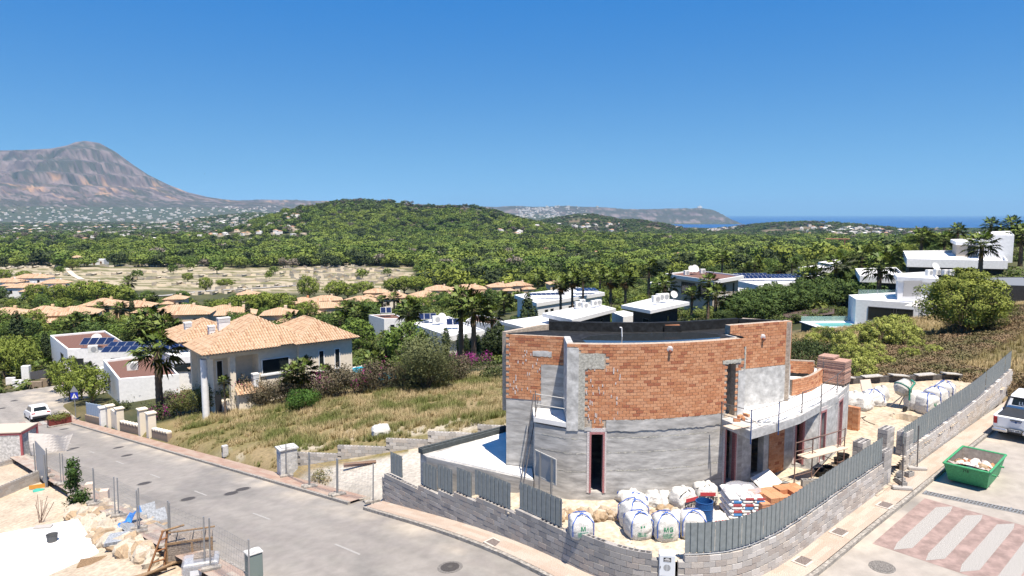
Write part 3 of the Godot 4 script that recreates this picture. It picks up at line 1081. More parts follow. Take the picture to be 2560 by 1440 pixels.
func bricks(parent: Node, loose: Dictionary, p: Array, s0: float, s1: float, y0: float, y1: float, skip: Array, as_parts: int, seed_: int, ln := 0.25, row := 0.115, proud := 0.02) -> void:
	var r := RandomNumberGenerator.new(); r.seed = seed_
	var pitch := ln + 0.012
	var k := 0
	var y := y0
	while y + row * 0.8 < y1:
		var s := s0 - (pitch * 0.5 if k % 2 else 0.0)
		while s < s1 - 0.04:
			var a := maxf(s, s0); var b := minf(s + ln, s1)
			if b - a > 0.05:
				var mid := (a + b) * 0.5
				var ym := y + row * 0.5
				var bad := false
				for h in skip:
					if mid > h[0] and mid < h[1] and ym > h[2] and ym < h[3]:
						bad = true
				if not bad:
					var q := path_at(p, mid); var o := path_out(p, mid)
					var tone := int(r.randf() * 6.0)
					if r.randf() < 0.1: tone = 6
					var pr := proud + r.randf_range(-0.004,0.004)
					var xf := Transform3D(Basis(Vector3(-o.y, 0, o.x) * -1.0, Vector3.UP, Vector3(o.x, 0, o.y)), Vector3(q.x, ym, q.y) + Vector3(o.x, 0, o.y) * (pr * 0.5 - 0.01))
					xf.basis = Basis(Vector3(o.y, 0, -o.x), Vector3.UP, Vector3(o.x, 0, o.y))
					var size := Vector3(b - a, row - 0.012, pr + 0.02)
					if as_parts > 0 and b - a > ln - 0.01:
						as_parts -= 1
						var bm: ArrayMesh
						if mats.has("BM%.2f" % ln): bm = mats["BM%.2f" % ln]
						else:
							var m := MB.new()
							m.bevel(Transform3D(), Vector3(ln, row - 0.012,0.04),0.005)
							bm = m.commit()
							mats["BM%.2f" % ln] = bm
						var o2 := inst("brick", bm, brick_mat(tone), parent)
						o2.transform = xf
					else:
						if not loose.has(tone): loose[tone] = MB.new()
						loose[tone].box(xf, size)
			s += pitch
		y += row
		k += 1
func brick_mat(t: int) -> StandardMaterial3D:
	var cs := [[0.62,0.29,0.15], [0.66,0.325,0.175], [0.58,0.26,0.13], [0.68,0.355,0.2], [0.62,0.305,0.17], [0.54,0.235,0.12], [0.43,0.16,0.085]]
	return mat("brick_clay_%d" % t, lin(cs[t][0], cs[t][1], cs[t][2]),0.9,0, N("clay"),0.9)
func v2(p: Vector3) -> Vector2:
	return Vector2(p.x, p.z)

func build_house() -> void:
	var H := thing("unfinished_house", "unfinished two storey house with curved orange brick and grey concrete walls, no windows yet", "house")
	var ctex := N("render")
	var concrete := mat("cast_concrete", lin(0.53,0.52,0.505),0.92,0, ctex, 0.3,1.5)
	concrete.uv1_scale = Vector3(0.12,0.45,0.12)
	var plaster := mat("light_cement_coat", lin(0.62,0.62,0.61),0.92,0, ctex, 0.3,1.0)
	var cement := mat("rough_cement_patch", lin(0.54,0.525,0.465),0.95,0, ctex, 1.1,1.0)
	var mortar := mat("mortar", lin(0.56,0.47,0.38),0.95,0, ctex, 0.9)
	var membrane := M("white_screed")
	var bitumen := mat("black_bitumen", lin(0.022,0.024,0.027),0.75,0, noise_tex("bit", 0.02,5,0.5,1.0,83,512, FastNoiseLite.TYPE_SIMPLEX_SMOOTH, 0.6,1.6),0.35)
	var pink := mat("pink_primer", lin(0.50,0.22,0.225),0.9,0, ctex, 2.1)
	var foam := mat("white_foam_mortar", lin(0.74,0.68,0.67),0.95,0, ctex, 2.6)
	var za := func(x: float) -> float: return -25.55 - 0.045 * (x - 3.6) * (x - 3.6)
	var arc: Array = []
	for i in 29:
		var x := 2.05 + (9.12 - 2.05) * i / 28.0
		arc.append(Vector2(x, za.call(x)))
	var gf: Array = [Vector2(0.87,-26.4)]
	gf.append_array(arc)
	var LB := [Vector2(-0.24,-28.0), Vector2(2.25,-27.3)]
	var W2 := [Vector2(8.75,-27.75), Vector2(11.72,-29.0)]
	var S: Array = []
	for q in [[1876,1076], [1946,1056], [2002,1037], [2047,1012], [2095,987], [2117,965], [2124,952]]:
		S.append(v2(at_level(q[0], q[1], 4.15)))
	var gr: Array = [Vector2(9.12,-26.92), Vector2(9.9,-27.35), Vector2(10.9,-27.95), Vector2(11.8,-28.55), S[3] + Vector2(0.05,-0.12)]
	gr.append(S[4] + Vector2(-0.03,0.0)); gr.append(S[5]); gr.append(S[6])
	gr = catmull(gr, 0.3)
	var door1 := [s_of_u(gf, 2.6,1477), s_of_u(gf, 2.6,1506),1.5,3.78]
	var door2 := [s_of_u(gf, 2.6,1814), s_of_u(gf, 2.6,1836),1.5,3.72]
	var m := MB.new()
	wall_run(m, gf, 0.3,0.4,3.95, [door1, door2])
	part(H, "ground_floor_front_wall", m, concrete)
	var dA := [s_of_u(gr, 2.6,1878), s_of_u(gr, 2.6,1910),1.5,3.75]
	var dB := [s_of_u(gr, 2.6,1990), s_of_u(gr, 2.6,2007),1.55,3.72]
	var dC := [s_of_u(gr, 2.6,2050), s_of_u(gr, 2.6,2061),1.6,3.72]
	var dD := [s_of_u(gr, 2.6,2094), s_of_u(gr, 2.6,2103),1.6,3.72]
	m = MB.new()
	wall_run(m, gr, 0.3,0.4,3.79, [dA, dB, dC, dD])
	part(H, "ground_floor_side_wall", m, plaster)
	m = MB.new()
	wall_run(m, [Vector2(0.87,-28.3), Vector2(0.87,-26.4)], 0.25,0.4,4.0, [])
	wall_run(m, [S[6], Vector2(15.6,-36.5)], 0.3,0.4,3.79, [])
	wall_run(m, [Vector2(15.6,-36.5), Vector2(-0.24,-34.0), Vector2(-0.24,-28.0)], 0.3,-1.6,3.79, [])
	part(H, "back_wall", m, plaster)
	m = MB.new()
	m.prism(PackedVector2Array([Vector2(0.6,-28.2), Vector2(0.9,-26.7), Vector2(4.0,-25.9), Vector2(9.0,-27.2), Vector2(12.0,-29.4), Vector2(15.0,-33.0), Vector2(15.3,-36.2), Vector2(0.0,-33.8)]),1.2,1.42, true)
	part(H, "floor_slab", m, concrete)
	m = MB.new(); wall_run(m, LB, 0.3,1.0,4.52, [])
	part(H, "left_lower_wall", m, concrete)
	m = MB.new(); wall_run(m, LB, 0.3,4.52,7.16, [])
	var lw := part(H, "left_brick_wall", m, mortar)
	var loose := {}
	bricks(lw, loose, LB, 0.0, path_len(LB),4.52,7.16, [[1.47,2.6,4.4,6.02], [-0.1,0.06,4.4,7.2]], 0,11)
	m = coat(LB, 1.47,2.5,4.3,6.0,0.03,0.01,3); part(H, "cement_coat", m, concrete)
	m = coat(LB, 1.12,1.9,6.33,6.55,0.035,0.02,4); part(H, "cement_patch", m, plaster)
	var updoor := [s_of_u(arc, 5.2,1815), s_of_u(arc, 5.2,1838),4.15,6.25]
	m = MB.new(); wall_run(m, arc, 0.3,3.95,7.2, [updoor])
	var fw := part(H, "front_brick_wall", m, mortar)
	var L := path_len(arc)
	var sx := func(u: float) -> float: return s_of_u(arc, 5.6, u)
	var c0: float = sx.call(1446.0); var c1: float = sx.call(1462.0); var c2: float = sx.call(1516.0)
	var skip := [[-1, c0,3,7.06], [c0, c1,3,6.3], [c0, c2,6.27,6.88], [c0, sx.call(1470),6.2,6.9], [updoor[0] - 0.02, updoor[1] + 0.02,4.0,6.3], [updoor[1] + 0.12, L + 1,4.0,6.0], [sx.call(1856), L + 1,3.9,6.9], [sx.call(1806), updoor[1] + 0.25,6.22,6.42]]
	bricks(fw, loose, arc, 0.0, L, 4.33,7.19, skip, 300,12)
	bricks(fw, loose, arc, sx.call(1481), sx.call(1511),3.86,4.32, [], 0,13)
	m = coat(arc, 0.0, c0,3.9,7.05,0.045,0.006,5); part(H, "cement_column", m, plaster)
	m = coat(arc, c0, c1,3.95,6.3,0.035,0.02,6); part(H, "cement_coat", m, cement)
	m = coat(arc, c0, c2 - 0.1,6.28,6.85,0.034,0.03,7); part(H, "cement_patch", m, cement)
	m = coat(arc, sx.call(1858), L, 3.97,6.86,0.034,0.03,8); part(H, "cement_column", m, cement)
	m = coat(arc, updoor[1] + 0.1, L, 3.97,5.95,0.036,0.02,9); part(H, "cement_coat", m, plaster)
	m = coat(arc, sx.call(1804), updoor[1] + 0.22,6.25,6.4,0.036,0.02,10); part(H, "door_lintel", m, cement)
	m = coat(arc, c2, updoor[0] - 0.1,3.9,4.32,0.033,0.03,14); part(H, "cement_band", m, concrete)
	m = coat(arc, c1, sx.call(1480),3.9,4.05,0.033,0.03,15); part(H, "cement_band", m, concrete)
	var rr := RandomNumberGenerator.new(); rr.seed = 77
	var runs := MB.new()
	for k in 64:
		var on_left := k < 30
		var pth: Array = LB if on_left else arc
		var s: float = rr.randf_range(0.1,1.45) if on_left else rr.randf_range(c1, c2 + 0.5)
		var y := rr.randf_range(4.7,6.9) if on_left else rr.randf_range(4.2,6.3)
		var hh := rr.randf_range(0.06,0.13) * (2.0 if rr.randf() < 0.15 else 1.0)
		var c := coat(pth, s, s + rr.randf_range(0.02,0.045), y, y + hh, 0.034,0.012, k + 100)
		runs.v.append_array(c.v); runs.n.append_array(c.n); runs.c.append_array(c.c)
	var ro := part(H, "mortar_smears", runs, foam)
	ro.set_meta("kind", "stuff")
	for q in [[2.35,21], [3.05,22], [3.62,23]]:
		m = coat(gf, door1[1] + 0.2, door2[0] - 0.25, q[0], q[0] + 0.03,0.005,0.025, q[1])
		part(H, "pour_joint", m, cement)
		m = coat(gf, 0.3, door1[0] - 0.2, q[0] - 0.06, q[0] - 0.03,0.005,0.025, q[1] + 9)
		part(H, "pour_joint", m, cement)
	for q in [[arc, sx.call(1671),6.98], [W2, s_of_u(W2,6.9,1905),6.98]]:
		var w := path_at(q[0], q[1]); var o := path_out(q[0], q[1])
		m = MB.new()
		m.ball(Transform3D(Basis().scaled(Vector3(0.13,0.12,0.05)), Vector3(w.x, q[2], w.y) + Vector3(o.x, 0, o.y) * 0.02),10,6,0.12,5)
		var pp := part(H, "pipe_sleeve", m, foam)
		m = MB.new()
		var b0 := Vector3(w.x, q[2] - 0.05, w.y)
		m.tube(b0, b0 + Vector3(o.x, -0.25, o.y) * 0.16,0.05,0.05,10)
		part(pp, "pipe", m, mat("brown_pvc", lin(0.2,0.07,0.045),0.5))
	m = MB.new(); wall_run(m, W2,0.3,4.1,7.55, [])
	var w2 := part(H, "terrace_wall", m, mortar)
	bricks(w2, loose, W2,0.0, path_len(W2),5.72,7.55, [], 0,15)
	m = coat(W2,0.0, path_len(W2),4.16,5.7,0.032,0.012,16); part(H, "cement_coat", m, plaster)
	m = MB.new()
	var backp := [v2(at_level(1372,803,7.55)), v2(at_level(1480,806,7.55)), v2(at_level(1620,807,7.55)), v2(at_level(1740,803,7.55)), v2(at_level(1848,796,7.55))]
	backp = catmull(backp, 0.5)
	for e in [[Vector2(9.12,-26.92), W2[0], 4.0,7.2], [W2[1], backp[-1] + Vector2(0.25,-0.3),4.1,7.53], [Vector2(2.05,-25.66 - 1.7), Vector2(2.05,-25.66),4.0,7.19]]:
		m = MB.new()
		wall_run(m, [e[0], e[1]], 0.25, e[2], e[3], [])
		part(H, "return_wall", m, mortar if e[3] == 7.53 else plaster)
	var tray := PackedVector2Array()
	for p in [Vector2(-0.1,-28.1), Vector2(2.2,-27.45), Vector2(2.2,-25.85)]: tray.append(p)
	for i in range(2,27): tray.append(arc[i] + Vector2(0,-0.2))
	tray.append(Vector2(8.85,-27.2)); tray.append(Vector2(8.6,-27.9)); tray.append(Vector2(11.5,-29.1)); tray.append(backp[-1])
	for i in range(backp.size() - 2,-1,-1): tray.append(backp[i])
	m = MB.new(); m.prism(tray, 6.7,7.165, true)
	part(H, "roof_deck", m, bitumen)
	var film := PackedVector2Array()
	var water := mat("rain_water", lin(0.02,0.025,0.03),0.02)
	water.metallic_specular = 0.6
	for i in range(3,25): film.append(arc[i] + Vector2(0,-0.3))
	for q in [Vector2(8.3,-27.9), Vector2(7.4,-28.35), Vector2(6.0,-28.2), Vector2(4.6,-28.0), Vector2(3.2,-27.6), Vector2(2.7,-26.8)]: film.append(q)
	m = MB.new(); m.prism(film, 7.166,7.175)
	part(H, "standing_water", m, water)
	for e in [[backp, 0.2,7.55], [[Vector2(11.45,-29.25), backp[-1]], 0.2,7.55], [[backp[0], Vector2(-0.2,-28.12)], 0.2,7.18], [[Vector2(8.62,-27.6), Vector2(8.95,-26.95)], 0.1,7.24]]:
		m = MB.new()
		wall_run(m, e[0], e[1], 7.0, e[2], [])
		part(H, "parapet_lining", m, bitumen)
	m = MB.new()
	wall_run(m, [Vector2(-0.25,-28.3), backp[0] + Vector2(-0.2,-1.2), backp[-1] + Vector2(0.15,-1.2)], 0.2,3.9,7.2, [])
	part(H, "rear_upper_wall", m, mortar)
	var sky_box := at_level(1682,840,7.0)
	m = MB.new(); m.bx(Vector3(-0.36,0,-0.3), Vector3(0.36,0.26,0.3))
	var vent := inst("roof_vent", m.commit(), bitumen, H, Vector3(sky_box.x, 7.17, sky_box.z - 0.3))
	m = MB.new(); m.bx(Vector3(-0.3,0.262,-0.24), Vector3(0.3,0.275,0.24)); part(vent, "vent_top", m, brick_mat(5))
	var pp2 := at_level(1560,858,7.0)
	m = MB.new(); m.tube(Vector3(0,0,0), Vector3(-0.02,0.36,0),0.025,0.025,8); m.tube(Vector3(-0.02,0.36,0), Vector3(-0.1,0.37,0),0.025,0.025,8)
	inst("vent_pipe", m.commit(), mat("white_pvc", lin(0.7,0.7,0.7),0.4), H, Vector3(pp2.x, 7.17, pp2.z - 0.5))
	var slab := PackedVector2Array([Vector2(8.1, za.call(8.1) + 0.02)])
	for p in S: slab.append(p)
	for p in [Vector2(15.5,-36.4), Vector2(0.0,-34.0), Vector2(0.9,-28.0), Vector2(2.3,-26.2), Vector2(5,-26.1), Vector2(7.5,-26.7)]: slab.append(p)
	m = MB.new(); m.prism(slab, 3.8,4.12, true)
	part(H, "terrace_slab", m, plaster)
	var top := PackedVector2Array([Vector2(9.2,-26.9)])
	top.append(S[0] + Vector2(0.6,-0.62))
	for i in range(1,7): top.append(S[i] + Vector2(-0.1,-0.14))
	for p in [Vector2(15.2,-36.0), Vector2(11.7,-36.0), Vector2(11.75,-29.1), Vector2(8.8,-27.8)]: top.append(p)
	m = MB.new(); m.prism(top, 4.12,4.15)
	part(H, "terrace_screed", m, membrane)
	var W3 := catmull([v2(at_level(1979,990,4.15)), v2(at_level(2027,978,4.15)), v2(at_level(2062,953,4.15))], 0.3)
	m = MB.new(); wall_run(m, W3,0.14,4.12,4.86, [])
	var w3 := part(H, "low_brick_parapet", m, mortar)
	bricks(w3, loose, W3,0.0, path_len(W3),4.16,4.86, [], 0,17,0.25,0.1)
	var W4 := [Vector2(11.9,-33.9), Vector2(14.6,-33.2)]
	m = MB.new(); wall_run(m, W4,0.14,4.12,4.95, [])
	var w4 := part(H, "low_brick_parapet", m, mortar)
	bricks(w4, loose, W4,0.0, path_len(W4),4.3,4.95, [], 0,18,0.25,0.1)
	m = coat(W4,0.0, path_len(W4),4.16,4.32,0.03,0.02,19); part(H, "cement_band", m, bitumen)
	var j0 := s_of_u(gr, 2.6,1921); var j1 := s_of_u(gr, 2.6,1959)
	m = coat(gr, j0, j1,1.3,3.79,0.012,0.0,20); var jw := part(H, "brick_jamb_mortar", m, mortar)
	bricks(jw, loose, gr, j0 + 0.02, j1,1.4,3.78, [], 0,19,0.25,0.115,0.035)
	for t in loose:
		var lo := part(H, "brickwork", loose[t], brick_mat(t))
		lo.set_meta("kind", "stuff")
	for q in [[gf, door1], [gf, door2], [gr, dB], [gr, dC], [gr, dD]]:
		var d: Array = q[1]
		var fr := MB.new()
		for e in [[d[0] - 0.07, d[0], d[2], d[3]], [d[1], d[1] + 0.07, d[2], d[3]], [d[0] - 0.07, d[1] + 0.07, d[3], d[3] + 0.09]]:
			var c := coat(q[0], e[0], e[1], e[2], e[3], 0.03,0.004,31)
			fr.v.append_array(c.v); fr.n.append_array(c.n); fr.c.append_array(c.c)
		var a := path_at(q[0], d[0] + 0.004); var o := path_out(q[0], d[0]); var b := path_at(q[0], d[1] - 0.004)
		for e in [a, b]:
			var ei: Vector2 = e - o * 0.29
			fr.quad(Vector3(e.x, d[2], e.y), Vector3(ei.x, d[2], ei.y), Vector3(ei.x, d[3], ei.y), Vector3(e.x, d[3], e.y))
		var f0 := part(H, "door_frame", fr, pink)
		var wh := MB.new()
		for e in [[d[0] - 0.16, d[0] - 0.06, d[2], d[3] + 0.12], [d[1] + 0.06, d[1] + 0.13, d[2], d[3] + 0.12], [d[0] - 0.16, d[1] + 0.13, d[3] + 0.085, d[3] + 0.24]]:
			var c := coat(q[0], e[0], e[1], e[2], e[3], 0.024,0.014,32)
			wh.v.append_array(c.v); wh.n.append_array(c.n); wh.c.append_array(c.c)
		part(f0, "foam_edge", wh, foam)
	m = MB.new(); m.prism(PackedVector2Array([Vector2(0.84,-27.7), Vector2(0.84,-26.36), Vector2(2.04,-25.62), Vector2(2.04,-27.35)]),4.02,4.2, true)
	part(H, "ledge", m, membrane)
	m = MB.new(); m.prism(PackedVector2Array([Vector2(-4.0,-29.6), Vector2(-3.66,-29.05), Vector2(0.84,-26.33), Vector2(0.84,-27.9), Vector2(-0.25,-28.05), Vector2(-0.25,-32.8)]),-2.2,1.66)
	part(H, "garage_wall", m, concrete)
	m = MB.new(); m.prism(PackedVector2Array([Vector2(-3.55,-29.2), Vector2(0.82,-26.46), Vector2(0.82,-27.6), Vector2(-0.26,-27.97), Vector2(-0.26,-32.4)]),1.66,1.7)
	part(H, "garage_roof", m, membrane)
	m = MB.new()
	var ba := Vector3(-3.98,1.76,-29.5); var bb := Vector3(-0.27,1.76,-32.72)
	var bd := (bb - ba).normalized()
	m.box(Transform3D(Basis(bd, Vector3.UP, bd.cross(Vector3.UP)), (ba + bb) * 0.5), Vector3((bb - ba).length(),0.22,0.34))
	m.box(Transform3D(Basis(bd, Vector3.UP, bd.cross(Vector3.UP)), (ba + bb) * 0.5 + Vector3(0,0.13,0)), Vector3((bb - ba).length() - 0.1,0.06,0.12))
	part(H, "garage_edge_beam", m, mat("grey_felt", lin(0.085,0.10,0.105),0.85,0, ctex, 0.6))
	var steel := M("dull_steel")
	var blue := mat("blue_steel", lin(0.03,0.07,0.2),0.5,0.2)
	var G := thing("guard_rail", "thin steel guard rail with leaning posts round the curved white terrace", "guard rail")
	var posts: Array = []
	for q in [[1803,1068,1010], [1877,1090,1022], [1946,1068,1003], [2004,1040,980], [2052,1018,957], [2092,988,940], [2117,965,925]]:
		var b := at_level(q[0], q[1], 4.0)
		var a := b + Vector3(0,0.98,0)
		posts.append(a)
		m = MB.new(); m.tube(b - Vector3(0,0.3,0), a, 0.022,0.022,6)
		part(G, "post", m, blue if q[0] == 1877 or q[0] == 1946 else steel)
	for i in posts.size() - 1:
		for h in [0.0,-0.45]:
			m = MB.new(); m.tube(posts[i] + Vector3(0, h - 0.03,0), posts[i + 1] + Vector3(0, h - 0.05,0),0.014,0.014,5)
			part(G, "rail", m, steel)
	var G2 := thing("guard_rail", "short guard rail of two pale rods across the small ledge opening", "guard rail")
	m = MB.new(); m.tube(Vector3(0.9,4.2,-26.35), Vector3(0.9,5.25,-26.35),0.022,0.022,6); part(G2, "post", m, steel)
	for h in [4.72,5.12]:
		m = MB.new(); m.tube(Vector3(0.92, h, -26.35), Vector3(2.0, h - 0.02,-25.75),0.018,0.018,6); part(G2, "rail", m, M("pale_steel"))
	for k in 2:
		m = MB.new()
		var lo := at_level(1304 + k * 7,1196 + k * 3,1.7)
		var hi := at_depth(1334 + k * 12,985 + k * 8,27.2)
		m.tube(lo, hi, 0.025,0.025,6)
		solo("leaning_pole", m, steel, "long thin dark steel pole leaning against the left concrete wall", "pole", "poles leaning on the house")
	for k in 2:
		m = MB.new()
		var lo := at_level(1806 + k * 4,1206,1.5)
		m.tube(lo, lo + Vector3(-0.1 + k * 0.06,3.4 - k * 0.5,-0.1),0.022,0.022,6)
		solo("leaning_pole", m, steel, "thin dark steel pole standing against the wall beside the balcony", "pole", "poles by the balcony")
	var T := thing("panel_stack", "tall strapped stack of pale pink clay panels on the terrace", "panel stack", v2y(at_level(2083,958,4.15),4.15),-0.75)
	var pm := mat("pink_clay_panel", lin(0.50,0.31,0.24),0.9,0, N("clay"),0.5)
	for k in 10:
		m = MB.new()
		var o := rng.randf_range(-0.02,0.02)
		m.bev(Vector3(o, 0.16 + k * 0.105, o), Vector3(1.25,0.1,0.85),0.008); part(T, "panel", m, pm)
	m = MB.new(); m.bev(Vector3(-0.25,1.24,0), Vector3(0.7,0.1,0.8),0.008); part(T, "panel", m, pm)
	m = MB.new()
	for k in 3: m.bx(Vector3(-0.6,0.0,-0.4 + k * 0.33), Vector3(0.6,0.1,-0.3 + k * 0.33))
	part(T, "pallet", m, M("grey_wood"))
	m = MB.new(); m.bx(Vector3(-0.36,0.1,-0.435), Vector3(-0.31,1.22,0.435)); part(T, "strap", m, steel)
	m = MB.new(); m.ball(Transform3D(Basis().scaled(Vector3(0.3,0.14,0.2)), Vector3.ZERO),10,6,0.15,8)
	solo("cement_bag", m, mat("bag_white", lin(0.72,0.71,0.69),0.85), "crumpled white bag lying on the balcony end", "bag", "", v2y(at_level(1911,1055,4.15),4.24),0.4)
	for k in 4:
		m = MB.new(); m.bevel(Transform3D(Basis(Vector3.UP, k * 0.7), Vector3(0,0.06 + 0.11 * (k % 2),0)), Vector3(0.25,0.11,0.12),0.006)
		solo("loose_brick", m, brick_mat(k), "loose orange brick left on the balcony end", "brick", "loose bricks on the balcony", v2y(at_level(1842 + k * 8,1052 - k * 2,4.15),4.12))
	m = MB.new(); m.bevel(Transform3D(Basis(Vector3.UP, 0.5)), Vector3(0.9,0.03,0.5),0.004)
	solo("board", m, M("pale_board"), "pale plywood board overhanging the balcony corner", "board", "", v2y(at_level(1842,1068,4.15),4.19))
func v2y(p: Vector3, y: float) -> Vector3:
	return Vector3(p.x, y, p.z)
# ================================================================ block walls, sheet fences, plot ground
func block_mats() -> Array:
	var t := N("block")
	return [mat("block_grey", lin(0.36,0.345,0.33),0.95,0, t, 0.8), mat("block_pinkish", lin(0.43,0.385,0.35),0.95,0, t, 0.8), mat("block_mid", lin(0.40,0.38,0.36),0.95,0, t, 0.8), mat("block_pale", lin(0.47,0.445,0.42),0.95,0, t, 0.8), mat("block_dark", lin(0.30,0.29,0.285),0.95,0, t, 0.8), mat("block_lime", lin(0.60,0.57,0.54),0.95,0, t, 0.8), mat("block_cream", lin(0.55,0.50,0.45),0.95,0, t, 0.8)]
func block_mesh(hollow: bool, ln := 0.39) -> ArrayMesh:
	var key := "BLK%s%.2f" % [hollow, ln]
	if mats.has(key): return mats[key]
	var m := MB.new()
	var x := ln * 0.5; var y := 0.094; var z := 0.1
	if not hollow:
		m.bevel(Transform3D(), Vector3(ln, 0.188,0.2),0.006)
	else:
		for q in [[Vector3(-x, -y, z), Vector3(x, -y, z)], [Vector3(x, -y, z), Vector3(x, -y, -z)], [Vector3(x, -y, -z), Vector3(-x, -y, -z)], [Vector3(-x, -y, -z), Vector3(-x, -y, z)]]:
			m.quad(q[0], q[1], q[1] + Vector3(0,2 * y, 0), q[0] + Vector3(0,2 * y, 0))
		m.quad(Vector3(-x, -y, -z), Vector3(x, -y, -z), Vector3(x, -y, z), Vector3(-x, -y, z))
		var w := 0.035
		var strips := [[-x, x, z - w, z], [-x, x, -z, -z + w], [-x, -x + w, -z + w, z - w], [x - w, x, -z + w, z - w], [-w * 0.5, w * 0.5, -z + w, z - w]]
		for s in strips:
			m.quad(Vector3(s[0], y, s[3]), Vector3(s[1], y, s[3]), Vector3(s[1], y, s[2]), Vector3(s[0], y, s[2]))
		for s in [[-x + w, -w * 0.5], [w * 0.5, x - w]]:
			var a := Vector3(s[0], y, z - w); var b := Vector3(s[1], y, z - w); var c := Vector3(s[1], y, -z + w); var d := Vector3(s[0], y, -z + w)
			var dn := Vector3(0,-0.17,0)
			for e in [[a, b], [b, c], [c, d], [d, a]]:
				m.quad(e[1], e[0], e[0] + dn, e[1] + dn)
			m.quad(a + dn, b + dn, c + dn, d + dn)
	var me := m.commit()
	mats[key] = me
	return me
# blocks in courses along a line; top(s) gives the level of the top, lift(s) shears the courses with the street
func block_wall(t: Node3D, line: Array, s0: float, s1: float, top: Callable, lift: Callable, tones: Array, seed_: int, hollow_top := true) -> void:
	var r := RandomNumberGenerator.new(); r.seed = seed_
	var bm := block_mats()
	var core := MB.new()
	var n := int(round((s1 - s0) / 0.4))
	for i in n:
		var sa := s0 + i * (s1 - s0) / n; var sb := s0 + (i + 1) * (s1 - s0) / n
		var tp: float = top.call((sa + sb) * 0.5)
		var a := path_at(line, sa); var b := path_at(line, sb)
		var oa := path_out(line, sa); var ob := path_out(line, sb)
		var base := road_y(a.x, a.y) - 0.1
		var l: float = lift.call((sa + sb) * 0.5)
		var A := a - oa * 0.02; var B := b - ob * 0.02; var C := b - ob * 0.18; var D := a - oa * 0.18
		var p := PackedVector2Array([A, B, C, D])
		core.prism(p, base, tp + l - 0.21)
		var y := tp
		var k := 0
		while y > base - l:
			var row := int(round(y / 0.2))
			var odd := posmod(row, 2) == 1
			var off := 0.2 if odd else 0.0
			var sm0 := (sa + sb) * 0.5 + off
			var ok: bool = sm0 < s1 - 0.05 and (k > 0 or top.call(sm0 + 0.15) >= tp - 0.01 or not odd)
			if ok and top.call(minf(sm0 + 0.12, s1)) >= y - 0.02:
				var c := path_at(line, sm0); var o := path_out(line, sm0)
				var hl: bool = hollow_top and k == 0 and r.randf() < 0.75
				var jit := r.randf_range(-0.006,0.006)
				var q := inst("block", block_mesh(hl), bm[tones[int(r.randf() * tones.size())]], t)
				q.transform = Transform3D(Basis(Vector3(o.y, 0, -o.x), Vector3.UP, Vector3(o.x, 0, o.y)), Vector3(c.x, y - 0.1 + l, c.y) - Vector3(o.x, 0, o.y) * (0.1 + jit))
			y -= 0.2
			k += 1
	part(t, "mortar_core", core, M("wall_mortar"))
func sheet(line: Array, s0: float, s1: float, y0: Callable, h: float, back := 0.12) -> MB:
	var mb := MB.new()
	var s := s0
	var pts: Array = []   # s, offset
	while s < s1 - 0.03:
		for q in [[0.0,0.0], [0.135,0.0], [0.15,-0.035], [0.175,-0.035], [0.19,0.0]]:
			if s + q[0] <= s1: pts.append([s + q[0], q[1]])
		s += 0.235
	pts.append([s1,0.0])
	for i in pts.size() - 1:
		var pa: Vector2 = path_at(line, pts[i][0]) + path_out(line, pts[i][0]) * (pts[i][1] - back)
		var pb: Vector2 = path_at(line, pts[i + 1][0]) + path_out(line, pts[i + 1][0]) * (pts[i + 1][1] - back)
		var ya: float = y0.call(pts[i][0]); var yb: float = y0.call(pts[i + 1][0])
		mb.quad(Vector3(pa.x, ya, pa.y), Vector3(pb.x, yb, pb.y), Vector3(pb.x, yb + h, pb.y), Vector3(pa.x, ya + h, pa.y))
	return mb
func plot_y(x: float, z: float) -> float:
	var y := 1.16 + 0.012 * maxf(x - 2.0,0.0) + 0.02 * maxf(-z - 24.0,0.0)
	y += 0.26 * sm(12.0,20.0, x)
	y = lerpf(-0.35, y, sm(-5.0,1.6, x))
	y += nz.get_noise_2d(x * 0.5, z * 0.5) * 0.06 + nz.get_noise_2d(x * 2.2, z * 2.2) * 0.025
	var h := at_level(2262,1056,1.7)
	var d := Vector2(x - h.x, z - h.z).length() + 0.15 * nz.get_noise_2d(x * 3.0, z * 3.0)
	y -= 0.75 * (1.0 - sm(0.35,0.6, d))
	y += 0.14 * (1.0 - sm(0.6,1.4, d)) * sm(0.5,0.62, d)
	return y
